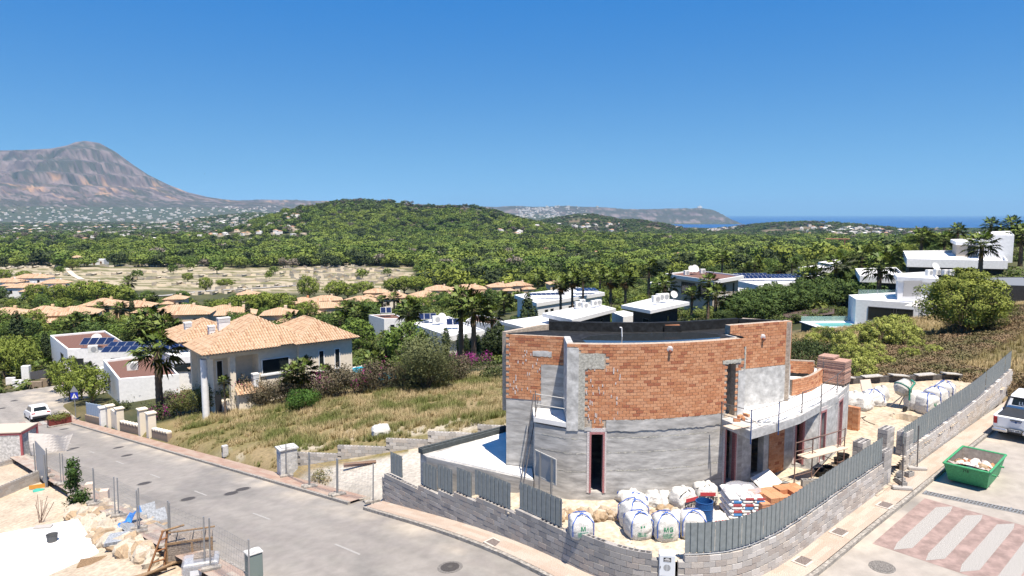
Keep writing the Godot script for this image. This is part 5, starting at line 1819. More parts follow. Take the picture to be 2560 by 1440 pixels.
	var sb := s_of_u(wall_line, 1.4,1670)
	var c := path_at(wall_line, sb); var o := path_out(wall_line, sb)
	var mc := thing("meter_cabinet", "white meter cabinet with a black notice and round grille, set in the corner wall", "cabinet", Vector3(c.x, 0.25, c.y) + Vector3(o.x, 0, o.y) * -0.1, atan2(o.x, o.y))
	var wm := mat("cabinet_white", lin(0.62,0.65,0.68),0.45)
	m = MB.new(); m.bev(Vector3(0,0.62,0.0), Vector3(0.5,1.24,0.3),0.015); part(mc, "body", m, wm)
	m = MB.new(); m.bev(Vector3(0,0.86,0.152), Vector3(0.46,0.68,0.02),0.006); part(mc, "door", m, wm)
	m = MB.new(); m.bx(Vector3(-0.11,0.99,0.163), Vector3(0.12,1.13,0.168)); var nt := part(mc, "notice", m, M("black_print"))
	m = MB.new(); m.bx(Vector3(-0.05,1.085,0.168), Vector3(0.06,1.105,0.170)); m.bx(Vector3(-0.085,1.045,0.168), Vector3(0.095,1.07,0.170)); m.bx(Vector3(-0.09,1.0,0.168), Vector3(0.1,1.01,0.170)); part(nt, "print", m, mat("white_print", lin(0.7,0.7,0.7),0.8)).set_meta("kind", "stuff")
	m = MB.new()
	for s in [-1,1]:
		for k in 10:
			var a0 := -PI * 0.5 + PI * k / 10.0; var a1 := -PI * 0.5 + PI * (k + 1) / 10.0
			m.tri(Vector3(s * 0.008,0.8,0.166), Vector3(s * (0.008 + 0.1 * cos(a0)),0.8 + 0.105 * sin(a0),0.166), Vector3(s * (0.008 + 0.1 * cos(a1)),0.8 + 0.105 * sin(a1),0.166))
	part(mc, "grille", m, M("grille_grey")).set_meta("kind", "stuff")
	m = MB.new(); m.bx(Vector3(-0.215,0.78,0.163), Vector3(-0.195,0.84,0.178)); part(mc, "latch", m, M("black_print"))
func film_mat() -> StandardMaterial3D:
	if mats.has("clear_film"): return mats["clear_film"]
	var m := mat("clear_film", Color(0.8,0.8,0.82,0.28),0.15)
	m.transparency = BaseMaterial3D.TRANSPARENCY_ALPHA
	return m
# ================================================================ pick-up and skip in the right street
# side outline (x forward, y up) pulled across z, the outer layers drawn in a little
func side_loft(mb: MB, poly: PackedVector2Array, half: float, tuck := 0.05, draw := 0.985, lean := 0.0) -> void:
	var p := poly
	if Geometry2D.is_polygon_clockwise(p):
		p = poly.duplicate(); p.reverse()
	var c := Vector2.ZERO
	for q in p: c += q / p.size()
	var ys := 1e9; var ye := -1e9
	for q in p:
		ys = minf(ys, q.y); ye = maxf(ye, q.y)
	var lay := func(k: int) -> Array:
		var o: Array = []
		var z: float = [-half, -half + tuck, half - tuck, half][k]
		for q in p:
			var e := q if k in [1,2] else c + (q - c) * draw
			var w := 1.0 - lean * (e.y - ys) / (ye - ys)
			o.append(Vector3(e.x, e.y, z * w))
		return o
	var L := [lay.call(0), lay.call(1), lay.call(2), lay.call(3)]
	for k in 3:
		for i in p.size():
			var j := (i + 1) % p.size()
			mb.quad(L[k][j], L[k][i], L[k + 1][i], L[k + 1][j])
	var t := Geometry2D.triangulate_polygon(p)
	for i in range(0, t.size(),3):
		mb.tri(L[3][t[i]], L[3][t[i + 1]], L[3][t[i + 2]])
		mb.tri(L[0][t[i]], L[0][t[i + 2]], L[0][t[i + 1]])
func wheel(parent: Node, pos: Vector3, r: float, w: float) -> void:
	var tyre := mat("tyre_rubber", lin(0.018,0.018,0.018),0.8)
	var m := MB.new()
	var xf := Transform3D(Basis(Vector3.RIGHT, PI / 2), Vector3.ZERO)
	m.lathe([Vector2(r * 0.62, -w / 2), Vector2(r * 0.95, -w / 2), Vector2(r, -w / 3), Vector2(r, w / 3), Vector2(r * 0.95, w / 2), Vector2(r * 0.62, w / 2)], 22, xf)
	var o := inst("wheel", m.commit(), tyre, parent, pos)
	m = MB.new()
	m.lathe([Vector2(0, -w * 0.46), Vector2(r * 0.2, -w * 0.46), Vector2(r * 0.6, -w * 0.4), Vector2(r * 0.64, -w * 0.5)], 16, xf)
	m.lathe([Vector2(0, w * 0.46), Vector2(r * 0.2, w * 0.46), Vector2(r * 0.6, w * 0.4), Vector2(r * 0.64, w * 0.5)], 16, xf)
	part(o, "rim", m, mat("alloy", lin(0.4,0.4,0.42),0.35,0.8)).set_meta("kind", "stuff")
func build_right_street() -> void:
	var turn := atan2(-RD.z, RD.x)
	var white := M("car_white"); white.clearcoat_enabled = true; white.clearcoat = 0.7
	var black := M("trim_black")
	var glass := glass_mat()
	var at := right_pt(20.25,1.2,0.0)
	var T := thing("pickup_truck", "white double cab pick-up with black bed cover parked tail towards the skip", "pick-up truck", at, turn)
	T.rotation.z = atan(0.053)
	var m := MB.new()
	side_loft(m, PackedVector2Array([Vector2(-2.55,0.62), Vector2(-2.55,1.12), Vector2(-2.5,1.15), Vector2(2.0,1.12), Vector2(2.5,1.0), Vector2(2.62,0.8), Vector2(2.62,0.45), Vector2(2.1,0.4), Vector2(2.05,0.62), Vector2(1.85,0.8), Vector2(1.45,0.8), Vector2(1.25,0.62), Vector2(1.2,0.38), Vector2(-1.05,0.38), Vector2(-1.1,0.62), Vector2(-1.3,0.82), Vector2(-1.7,0.82), Vector2(-1.9,0.62), Vector2(-1.95,0.5), Vector2(-2.5,0.55)]),0.93,0.06,0.985)
	var body := part(T, "body", m, white)
	m = MB.new()
	side_loft(m, PackedVector2Array([Vector2(-0.95,1.12), Vector2(-0.72,1.68), Vector2(-0.55,1.77), Vector2(0.75,1.79), Vector2(0.95,1.73), Vector2(1.65,1.12)]),0.8,0.08,0.97,0.14)
	var cab := part(T, "cab", m, white)
	m = MB.new()
	m.quad(Vector3(-0.915,1.2,-0.62), Vector3(-0.915,1.2,0.62), Vector3(-0.735,1.66,0.56), Vector3(-0.735,1.66,-0.56)); var rw := part(cab, "rear_window", m, glass)
	letters(rw, "LUXIA", 0.16, mat("pale_decal", lin(0.22,0.27,0.36),0.6), Transform3D(Basis(Vector3.UP, -PI / 2) * Basis(Vector3.RIGHT, -0.37), Vector3(-0.835,1.42,0.0)), "decal")
	for s in [-1,1]:
		m = MB.new()
		m.quad(Vector3(-0.78,1.2, s * 0.795), Vector3(0.25,1.2, s * 0.795), Vector3(0.2,1.66, s * 0.725), Vector3(-0.62,1.66, s * 0.725)); part(cab, "side_window", m, glass)
		m = MB.new()
		m.quad(Vector3(0.3,1.2, s * 0.795), Vector3(1.4,1.2, s * 0.795), Vector3(0.9,1.66, s * 0.725), Vector3(0.25,1.66, s * 0.725)); part(cab, "side_window", m, glass)
		m = MB.new(); m.bev(Vector3(-2.52,0.92, s * 0.83), Vector3(0.1,0.36,0.17),0.03)
		part(T, "tail_light", m, M("red_lens"))
		m = MB.new(); m.bev(Vector3(-2.66,0.5, s * 0.6), Vector3(0.2,0.17,0.62),0.04); part(T, "rear_bumper", m, mat("chrome", lin(0.6,0.6,0.6),0.2,0.8))
		m = MB.new(); m.tube(Vector3(-1.35,1.15, s * 0.8), Vector3(-0.95,1.72, s * 0.68),0.045,0.045,8); part(T, "roll_bar", m, black)
	m = MB.new(); m.tube(Vector3(-0.95,1.72,-0.68), Vector3(-0.95,1.72,0.68),0.045,0.045,8); part(T, "roll_bar", m, black)
	m = MB.new(); m.bev(Vector3(-1.7,1.165,0), Vector3(1.5,0.05,1.6),0.015); part(T, "bed_cover", m, mat("black_vinyl", lin(0.03,0.032,0.036),0.6))
	m = MB.new(); m.bev(Vector3(-2.555,0.9,0), Vector3(0.05,0.46,1.46),0.012); var tg := part(T, "tailgate", m, white)
	m = MB.new(); m.bx(Vector3(-2.6,1.02,-0.24), Vector3(-2.575,1.06,0.24)); part(tg, "handle", m, black)
	m = MB.new(); m.bx(Vector3(-2.592,0.95,-0.2), Vector3(-2.58,0.985,0.2)); m.tube(Vector3(-2.592,0.96,0), Vector3(-2.58,0.96,0),0.05,0.05,14); part(tg, "badge", m, mat("blue_badge", lin(0.03,0.1,0.3),0.4))
	m = MB.new(); m.bev(Vector3(-2.62,0.52,0), Vector3(0.14,0.22,0.62),0.03); part(T, "step", m, black)
	m = MB.new(); m.bx(Vector3(-2.71,0.52,-0.26), Vector3(-2.695,0.63,0.26)); var pl := part(T, "number_plate", m, mat("plate_white", lin(0.66,0.66,0.66),0.5))
	letters(pl, "6507 MRT", 0.085, black, Transform3D(Basis(Vector3.UP, -PI / 2), Vector3(-2.712,0.575,0)), "plate_number")
	for x in [-1.5,1.65]:
		for s in [-1,1]: wheel(T, Vector3(x, 0.38, s * 0.82),0.38,0.25)
	m = MB.new(); m.bx(Vector3(-2.4,0.35,-0.7), Vector3(2.2,0.6,0.7)); part(T, "chassis", m, black)
	var y0 := right_pt(11.0,1.2).y
	var rim: Array = []
	for q in [[2356,1161], [2474,1180], [2515,1135], [2408,1117]]: rim.append(at_level(q[0], q[1], y0 + 0.86))
	var bot: Array = []
	var cen := Vector3.ZERO
	for p in rim: cen += p / 4.0
	cen.y = y0
	var ax: Vector3 = ((rim[2] - rim[1]) + (rim[3] - rim[0])); ax.y = 0; ax = ax.normalized()
	var ay := Vector3(-ax.z, 0, ax.x)
	var S := thing("skip", "dented green steel skip half full of rubble in the right street", "skip", cen, atan2(-ax.z, ax.x))
	var lx := 1.48; var lz := 0.8; var bxx := 1.05; var bz := 0.68; var h := 0.86
	var green := mat("skip_green", lin(0.075,0.38,0.17),0.6,0, N("splash"),0.8)
	var inside := mat("skip_inside", lin(0.25,0.22,0.2),0.85,0, N("render"),0.8)
	m = MB.new()
	var B := [Vector3(-bxx, 0.06, bz), Vector3(bxx, 0.06, bz), Vector3(bxx, 0.06, -bz), Vector3(-bxx, 0.06, -bz)]
	var R := [Vector3(-lx, h, lz), Vector3(lx, h, lz), Vector3(lx, h, -lz), Vector3(-lx, h, -lz)]
	for i in 4: m.quad(B[i], B[(i + 1) % 4], R[(i + 1) % 4], R[i])
	m.quad(B[3], B[2], B[1], B[0])
	part(S, "shell", m, green)
	m = MB.new()
	for i in 4:
		var k := 0.97
		m.quad(R[i] * Vector3(k, 1, k), R[(i + 1) % 4] * Vector3(k, 1, k), B[(i + 1) % 4] * Vector3(k, 1, k) + Vector3(0,0.03,0), B[i] * Vector3(k, 1, k) + Vector3(0,0.03,0))
	m.quad(B[0] + Vector3(0,0.03,0), B[1] + Vector3(0,0.03,0), B[2] + Vector3(0,0.03,0), B[3] + Vector3(0,0.03,0))
	part(S, "lining", m, inside)
	m = MB.new()
	for i in 4: m.tube(R[i], R[(i + 1) % 4], 0.05,0.05,6)
	part(S, "rim", m, green)
	for x in [-0.7,0.7]:
		for s in [-1,1]:
			m = MB.new(); m.tube(Vector3(x, 0.55, s * lz * 0.95), Vector3(x, 0.55, s * (lz + 0.1)),0.04,0.04,8); part(S, "lifting_pin", m, green)
	letters(S, "718", 0.1, M("black_print"), Transform3D(Basis(Vector3.UP, -PI / 2) * Basis(Vector3.RIGHT, 0.0), Vector3(-lx - 0.02, h - 0.14,0.0)).translated_local(Vector3.ZERO), "skip_number")
	m = MB.new()
	for k in 5:
		m.bx(Vector3(-0.6 + k * 0.24,0.45, lz * 0.93), Vector3(-0.42 + k * 0.24,0.62, lz * 0.955))
	var rr := RandomNumberGenerator.new(); rr.seed = 4
	for k in 70:
		var x := rr.randf_range(-1.2,1.05); var z := rr.randf_range(-0.6,0.6)
		var top := 0.98 - 0.25 * (x + 1.2)
		var red := rr.randf() < (0.25 + 0.5 * float(x > -0.4))
		var o: MeshInstance3D
		var lab := "white plaster lump heaped in the green skip"
		if red:
			var bm := MB.new(); bm.bevel(Transform3D(), Vector3(rr.randf_range(0.12,0.28),0.1,0.12),0.008)
			o = inst_root("brick_rubble", bm.commit(), brick_mat(int(rr.randf() * 7)))
			lab = "broken red brick heaped in the green skip"
		else:
			o = inst_root("plaster_rubble", rock_mesh(k % 7), mat("plaster_lump", lin(0.66,0.6,0.55),0.95) if rr.randf() < 0.7 else rock_mat(1))
			o.scale = Vector3.ONE * rr.randf_range(0.2,0.5)
		o.position = S.transform * Vector3(x, maxf(0.2, top * rr.randf_range(0.8,1.0)), z)
		o.rotation = Vector3(rr.randf() * 6, rr.randf() * 6, rr.randf() * 6)
		tag(o, lab, "rubble", "rubble in the skip")
	m = MB.new()
	for i in 10:
		for j in 6:
			var f := func(a: int, b: int) -> Vector3:
				var x := -1.35 + a * 0.25; var z := -0.7 + b * 0.233
				return Vector3(x, maxf(0.12,0.88 - 0.26 * (x + 1.2) + nz.get_noise_2d(x * 3.0, z * 3.0) * 0.1), z)
			m.quad(f.call(i, j), f.call(i, j + 1), f.call(i + 1, j + 1), f.call(i + 1, j))
	part(S, "rubble_heap", m, mat("rubble_dust", lin(0.5,0.42,0.37),0.95,0, N("soil"),0.9))
	var w := MB.new()
	for k in 80:
		var a := rr.randf() * TAU; var q := Vector3(cos(a),0, sin(a)) * rr.randf() * 0.25
		w.col = Color(0.12,0.14,0.04)
		w.tri(q, q + Vector3(0.02,0,0), q * 1.6 + Vector3(0, rr.randf_range(0.1,0.3),0))
	solo("kerb_weed", w, M("leaf"), "small green weed at the kerb beside the skip", "weed", "", right_pt(14.2,0.15,0.0))
# ================================================================ building site across the left street
func heras(label: String, a: Vector3, b: Vector3, group: String, h := 1.95) -> void:
	var t := thing("mesh_fence", label, "fence panel", a, 0.0, group)
	var steel := M("galvanised")
	var d := b - a
	for q in [0.0,1.0]:
		var m := MB.new(); m.tube(d * q - Vector3(0,0.05,0), d * q + Vector3(0.04, h, 0),0.03,0.03,8); part(t, "post", m, steel)
	var w := MB.new()
	for k in 24:
		var p := d * (k + 0.5) / 24.0
		w.tube(p + Vector3(0,0.12,0), p + Vector3(0, h - 0.1,0),0.0035,0.0035,3, false)
	for k in 9:
		w.tube(Vector3(0,0.12 + k * (h - 0.22) / 8.0,0), d + Vector3(0,0.12 + k * (h - 0.22) / 8.0,0),0.0035 if k % 3 else 0.006,0.0035,3, false)
	part(t, "wire_mesh", w, steel)
	for q in [0.03,0.97]:
		var m := MB.new(); m.bevel(Transform3D(Basis(Vector3.UP, atan2(-d.z, d.x) + 1.2), d * q + Vector3(0,0.07,0)), Vector3(0.7,0.14,0.22),0.03); part(t, "concrete_foot", m, M("kerb_concrete"))
func build_left_site() -> void:
	var m: MB
	var blk := block_mats()
	var rr := RandomNumberGenerator.new(); rr.seed = 31
	var steel := M("galvanised")
	var wood := mat("raw_wood", lin(0.36,0.24,0.14),0.9,0, N("conc"),0.8)
	var greyw := M("grey_wood")
	for k in 8:
		var t0 := 4.0 + k * 3.9
		var a := left_pt(t0,-5.25,0.12); var b := left_pt(t0 + 3.5,-5.2 - 0.12 * (k % 3),0.12)
		heras("galvanised mesh fence panel on the pavement of the rubble site", a, b, "mesh fences of the rubble site")
	var db: Array = []
	for q in [[716,1196], [775,1224], [845,1245], [937,1263]]:
		var p := road_hit(q[0], q[1]); p.y += 0.1
		db.append(p)
	for k in 3:
		heras(["leaning mesh fence panel beside the white kiosk at the gravel drive", "mesh fence panel in the middle of the gravel drive opening", "mesh fence panel next to the low end of the stepped block wall"][k], db[k], db[k + 1] - (db[k + 1] - db[k]) * 0.04, "mesh fences at the gravel drive", 1.85)
	var kp := road_hit(712,1192)
	var K := thing("utility_kiosk", "white utility kiosk with sloping cap and grey doors at the drive", "kiosk", kp + Vector3(0.1,0.1,-0.2),0.62)
	var kw := M("kiosk_white")
	m = MB.new(); m.bev(Vector3(0,0.75,0), Vector3(0.95,1.5,0.75),0.02); part(K, "body", m, kw)
	m = MB.new(); m.prism(PackedVector2Array([Vector2(-0.54,-0.44), Vector2(0.54,-0.44), Vector2(0.54,0.44), Vector2(-0.54,0.44)]),1.5,1.57); m.bev(Vector3(0,1.6,0), Vector3(0.7,0.08,0.55),0.02); part(K, "cap", m, kw)
	for e in [[0.95,0.45], [0.42,0.5]]:
		m = MB.new(); m.bev(Vector3(-0.485, e[0] + 0.1,0), Vector3(0.03, e[1], 0.5),0.008); part(K, "door", m, mat("kiosk_grey", lin(0.42,0.43,0.44),0.6))
	var mp := road_hit(551,1150)
	var P := thing("meter_post", "small white meter post with a dark door at the edge of the dry lot", "meter post", mp + Vector3(0.2,0.12,-0.3),0.7)
	m = MB.new(); m.bev(Vector3(0,0.38,0), Vector3(0.36,0.76,0.3),0.02); part(P, "body", m, kw)
	m = MB.new(); m.bev(Vector3(-0.185,0.48,0), Vector3(0.02,0.3,0.2),0.005); part(P, "door", m, M("black_print"))
	var rl: Array = [Vector2(-12.2,-38.55), Vector2(-6.0,-37.9), Vector2(0.8,-36.9)]
	var RW := thing("block_wall", "low grey block wall holding the dry lot above the gravel drive", "wall")
	var core := MB.new()
	var L := path_len(rl)
	var n := int(L / 0.4)
	for i in n:
		var s := (i + 0.5) * 0.4
		var c := path_at(rl, s); var o := path_out(rl, s)
		var step := floorf(s / 2.6) * 0.5
		var top := -1.45 + step
		for k in 6:
			var y := top - k * 0.2
			var bx := inst("block", block_mesh(k == 0), blk[[2,3,6,3,5][int(rr.randf() * 5)]], RW)
			bx.transform = Transform3D(Basis(Vector3(o.y, 0, -o.x), Vector3.UP, Vector3(o.x, 0, o.y)), Vector3(c.x + (0.2 if k % 2 else 0.0) * o.y, y - 0.1, c.y - (0.2 if k % 2 else 0.0) * o.x))
		core.bx(Vector3(c.x - 0.2, top - 1.6, c.y - 0.09), Vector3(c.x + 0.2, top - 0.21, c.y + 0.05))
	part(RW, "mortar_core", core, M("wall_mortar"))
	var tp := on_ground(900,1170)
	for k in 9:
		m = MB.new(); m.tube(Vector3(-0.85,0.05 + 0.06 * int(k / 3), (k % 3) * 0.09), Vector3(0.85,0.08 + 0.06 * int(k / 3), (k % 3) * 0.09 + rr.randf_range(-0.08,0.08)),0.03,0.03,6)
		solo("scaffold_tube", m, wood if k % 3 == 1 else M("rusty_tube"), "scaffold tube lying in the heap on the gravel drive", "tube", "scaffold tubes heaped on the drive", tp + Vector3(0,0.05,0),0.25)
	var sl := PackedVector2Array()
	for q in [[-60,1345], [195,1297], [252,1387], [120,1470], [-60,1500]]: sl.append(v2(at_level(q[0], q[1], -2.7)))
	m = MB.new(); m.prism(sl, -5.6,-2.7)
	solo("slab_roof", m, M("white_screed"), "bright white flat slab of the building site across the street", "slab")
	var bu := thing("bucket", "grey rubber bucket standing on the white slab", "bucket", at_level(131,1353,-2.7))
	m = MB.new(); m.lathe([Vector2(0,0), Vector2(0.19,0), Vector2(0.235,0.32), Vector2(0.25,0.33), Vector2(0.22,0.32), Vector2(0.175,0.04), Vector2(0,0.04)], 18); part(bu, "pail", m, mat("grey_rubber", lin(0.13,0.135,0.14),0.8,0, N("splash"),2.0))
	m = MB.new(); m.bevel(Transform3D(), Vector3(0.75,0.1,0.3),0.01)
	solo("offcut_block", m, blk[3], "grey block offcut lying at the edge of the white slab", "block", "", at_level(108,1317,-2.66),0.2)
	var w0 := at_level(225,1440,-2.4); var w1 := at_level(392,1392,-2.4)
	m = MB.new()
	wall_run(m, [v2(w0), v2(w1)], 0.25,-4.0,-2.4, [])
	solo("parapet", m, M("kiosk_white"), "white rendered parapet below the rubble, beside the wooden trestle", "wall")
	for q in [[[-40,1262], [128,1196], 5, "long grey block wall of the lower tier in the building site"], [[-40,1178], [118,1139], 3, "upper grey block wall below the white cabin"]]:
		var a := on_ground(q[0][0], q[0][1]); var b := on_ground(q[1][0], q[1][1])
		var y0 := minf(a.y, b.y) - 0.1
		var W := thing("block_wall", q[3], "wall")
		var d := v2(b) - v2(a)
		var cnt := int(d.length() / 0.4)
		var dn := d.normalized(); var o := Vector2(-dn.y, dn.x)
		for i in cnt:
			for k in q[2]:
				var c := v2(a) + dn * (0.4 * i + (0.2 if k % 2 else 0.0))
				var bx := inst("block", block_mesh(k == q[2] - 1), blk[[2,3,3,1][int(rr.randf() * 4)]], W)
				bx.transform = Transform3D(Basis(Vector3(o.y, 0, -o.x), Vector3.UP, Vector3(o.x, 0, o.y)), Vector3(c.x, y0 + 0.1 + k * 0.2, c.y))
		m = MB.new()
		m.bx(Vector3(-0.2,0,-0.09), Vector3(cnt * 0.4, q[2] * 0.2 - 0.21,0.09))
		var co := part(W, "mortar_core", m, M("wall_mortar"))
		co.transform = Transform3D(Basis(Vector3(dn.x, 0, dn.y), Vector3.UP, Vector3(dn.x, 0, dn.y).cross(Vector3.UP)), Vector3(a.x, y0, a.z))
	var cb := on_ground(28,1158)
	var C := thing("site_cabin", "white site cabin with red corner frame and dusty roof", "cabin", cb + Vector3(-1.6,0,-0.8),0.12)
	m = MB.new(); m.bx(Vector3(-3,0.1,-1.15), Vector3(2.4,2.35,1.15)); part(C, "wall", m, M("kiosk_white"))
	m = MB.new(); m.bev(Vector3(-0.3,2.42,0), Vector3(5.6,0.12,2.5),0.03); part(C, "roof", m, mat("dusty_roof", lin(0.45,0.39,0.33),0.95))
	m = MB.new()
	for s in [-1,1]:
		m.bx(Vector3(2.36,0.02, s * 1.12 - 0.07), Vector3(2.5,2.38, s * 1.12 + 0.07))
		m.bx(Vector3(-3.0,2.2, s * 1.16 - 0.03), Vector3(2.48,2.36, s * 1.16 + 0.03))
	m.bx(Vector3(2.4,2.2,-1.1), Vector3(2.5,2.36,1.1))
	part(C, "frame", m, mat("faded_red", lin(0.36,0.1,0.11),0.7)).set_meta("kind", "stuff")
	var ta := on_ground(78,1150)
	var TP := thing("tarpaulin", "dusty white tarpaulin sagging from a post beside the cabin", "tarpaulin", ta)
	m = MB.new()
	for i in 10:
		for j in 7:
			var f := func(a: int, b: int) -> Vector3:
				var u := a / 10.0; var v := b / 7.0
				return Vector3(0.1 + u * (2.9 - 0.7 * (1.0 - v)),0.15 + v * (2.1 - 0.35 * u - 0.25 * sin(u * PI)) , 0.25 * sin(u * 7.0 + v * 2.0) - 0.8 * u)
			m.quad(f.call(i, j), f.call(i + 1, j), f.call(i + 1, j + 1), f.call(i, j + 1))
	part(TP, "sheet", m, M("tarp_white"))
	m = MB.new(); m.tube(Vector3.ZERO, Vector3(0,2.3,0),0.04,0.04,8); part(TP, "post", m, steel)
	var sa := left_pt(36.5,-5.6,0.1); var sb := left_pt(33.3,-5.6,0.1)
	var sline := [v2(sa), v2(sb)]
	var SS := thing("sheet_screen", "tall bluish metal sheet screen at the end of the mesh fence", "fence panel")
	part(SS, "corrugated_sheet", sheet(sline, 0.0, path_len(sline), func(_s: float) -> float: return sa.y + 0.1,2.3,0.0), mat("bluish_sheet", lin(0.28,0.31,0.36),0.5,0.3))
	for q in [0.05,3.1]:
		var c := path_at(sline, q)
		m = MB.new(); m.tube(Vector3(c.x - 0.1, sa.y - 1.0, c.y), Vector3(c.x - 0.1, sa.y + 2.2, c.y),0.04,0.04,6); part(SS, "post", m, steel)
	for q in [[226,1248,0.75], [263,1268,0.8]]:
		var c := on_ground(q[0], q[1])
		m = MB.new(); m.bev(Vector3(0, q[2] * 0.5,0), Vector3(0.42, q[2] + 0.3,0.4),0.02)
		solo("wall_stub", m, M("cream_slab"), "cream rendered wall stub by the mesh fence", "wall stub", "wall stubs by the fence", c, 0.3)
	for k in 260:
		var u := 185.0 + rr.randf() * 265.0
		var v := 1225.0 + (u - 185.0) * 0.42 + rr.randf() * 110.0
		if u > 380.0 and v > 1335.0: continue
		var c := on_ground(u, v)
		var s := inst_root("limestone", rock_mesh(k % 7), rock_mat([0,2,2,2,1][k % 5]))
		s.position = c + Vector3(0,0.1,0)
		s.rotation = Vector3(rr.randf() * 6, rr.randf() * 6,0); s.scale = Vector3.ONE * rr.randf_range(0.35,1.15)
		tag(s, "pale broken limestone in the rubble heap beside the white slab", "stone", "rubble beside the white slab")
	for q in [[368,1300,0.7,0.3,0.2, "pale grey paving slab stack tilted up against the fence side of the rubble"], [394,1318,0.65,0.35,0.15, "pale grey paving slab stack next to the tilted one, nearer the pallets"], [293,1375,0.12,-0.1,0.1, "pale grey paving slab stack lying flat in the rubble"], [330,1352,0.5,0.9,-0.5, "thin grey slabs fallen slantwise in the rubble"]]:
		var c := on_ground(q[0], q[1])
		var st := thing("slab_stack", q[5], "paving slabs", c + Vector3(0,0.42,0),0.5)
		st.rotation = Vector3(q[2], q[3] + 0.3, q[4])
		for k in 3:
			m = MB.new(); m.bev(Vector3(0.01 * k, k * 0.055 - 0.05,0), Vector3(0.8,0.05,0.8),0.006); part(st, "paving_slab", m, M("slab_grey"))
	m = MB.new()
	for i in 8:
		for j in 4:
			var f := func(a: int, b: int) -> Vector3: return Vector3(a * 0.13,0.12 * sin(a * 1.7 + b) + 0.09 * a, b * 0.12 + 0.05 * sin(a * 2.0))
			m.quad(f.call(i, j), f.call(i, j + 1), f.call(i + 1, j + 1), f.call(i + 1, j))
	solo("blue_sheet", m, mat("blue_plastic_sheet", lin(0.04,0.2,0.55),0.6), "crumpled blue plastic sheet caught in the rubble", "plastic sheet", "", on_ground(290,1338) + Vector3(0,0.35,0),0.8)
	var mk_pallet := func(t: Node3D, w: float, d: float, y: float) -> void:
		for k in 5:
			var b := MB.new(); b.bev(Vector3(0, y + 0.13, -d / 2 + 0.05 + k * (d - 0.1) / 4.0), Vector3(w, 0.022,0.1),0.003); part(t, "board", b, wood)
		for k in 3:
			var b := MB.new(); b.bev(Vector3(-w / 2 + 0.06 + k * (w - 0.12) / 2.0, y + 0.06,0), Vector3(0.1,0.1, d),0.003); part(t, "bearer", b, wood)
	var pc := on_ground(478,1398)
	var PP := thing("paving_pallet", "wooden crate pallet of grey paving setts with dark straps", "pallet", pc, 0.35)
	mk_pallet.call(PP, 1.7,1.0,0.0)
	var sett := MB.new(); sett.bevel(Transform3D(), Vector3(0.4,0.15,0.31),0.01)
	var sme := sett.commit()
	var settm := mat("sett_grey", lin(0.33,0.28,0.24),0.95,0, N("conc"),0.7)
	for j in 5:
		for i in 4:
			for e in 3: inst("paving_sett", sme, settm, PP, Vector3((i - 1.5) * 0.405,0.23 + j * 0.155, (e - 1) * 0.315))
	for e in [[Vector3(0,0.98,0.5), Vector3(1.75,0.09,0.03)], [Vector3(0,0.2,0.5), Vector3(1.75,0.09,0.03)], [Vector3(0,1.02,-0.48), Vector3(1.8,0.05,0.08)], [Vector3(-0.82,0.6,0.5), Vector3(0.09,0.75,0.03)], [Vector3(0.82,0.6,0.5), Vector3(0.09,0.75,0.03)], [Vector3(0.1,0.6,0.5), Vector3(0.08,0.75,0.03)]]:
		m = MB.new(); m.bevel(Transform3D(Basis(), e[0]), e[1], 0.003); part(PP, "slat", m, wood)
	for x in [-0.5,0.1,0.55]:
		m = MB.new(); m.bx(Vector3(x, 1.005,-0.47), Vector3(x + 0.025,1.012,0.49)); part(PP, "strap", m, M("black_print"))
	var wc := on_ground(508,1432)
	var WP := thing("wrapped_pack", "pack of grey slabs in clear film with a white paper label", "pallet", wc + Vector3(0.1,0,0.35),0.35)
	mk_pallet.call(WP, 1.3,0.9,0.0)
	for j in 4:
		m = MB.new(); m.bev(Vector3(0.02 * (j % 2),0.22 + j * 0.12,0), Vector3(1.2,0.11,0.8),0.008); part(WP, "slab_layer", m, M("slab_grey"))
	m = MB.new(); m.bev(Vector3(0.1,0.74,-0.15), Vector3(0.7,0.14,0.45),0.01); part(WP, "slab_layer", m, settm)
	m = MB.new(); m.bev(Vector3(0,0.45,0), Vector3(1.27,0.62,0.87),0.05); part(WP, "film_wrap", m, film_mat())
	m = MB.new(); m.bx(Vector3(-0.35,0.3,0.437), Vector3(0.1,0.5,0.442)); m.bx(Vector3(0.2,0.32,0.437), Vector3(0.38,0.56,0.442)); part(WP, "paper_label", m, mat("paper", lin(0.62,0.65,0.7),0.8)).set_meta("kind", "stuff")
	var fp := thing("empty_pallet", "weathered empty wooden pallet at the edge of the white slab", "pallet", at_level(231,1412,-2.7),0.35)
	mk_pallet.call(fp, 1.0,0.75,0.0)
	for k in 9:
		m = MB.new(); m.bev(Vector3(0,0.16,-0.33 + k * 0.082), Vector3(1.0,0.02,0.055),0.003); part(fp, "board", m, wood)
	var ep := thing("empty_pallet", "empty wooden pallet below the wrapped pack", "pallet", on_ground(560,1447) + Vector3(0,0.1,0.5),0.3)
	mk_pallet.call(ep, 1.2,1.0,0.0)
	var tr := thing("trestle", "brown wooden trestle ladder leaning beside the paving pallet", "trestle", on_ground(392,1428),0.3)
	for q in [[Vector3(-0.3,0,0.2), Vector3(0.28,1.55,-0.1)], [Vector3(0.25,0.0,0.0), Vector3(0.4,1.5,-0.25)]]:
		m = MB.new(); m.tube(q[0], q[1], 0.045,0.045,4); part(tr, "leg", m, M("brown_wood"))
	for k in 3:
		m = MB.new(); m.tube(Vector3(-0.3 + 0.58 * (0.25 + 0.25 * k),0.4 * (k + 1),0.1 - 0.07 * k), Vector3(0.3 + 0.04 * k, 0.4 * (k + 1) + 0.05,-0.07 * k),0.035,0.035,4); part(tr, "rung", m, M("brown_wood"))
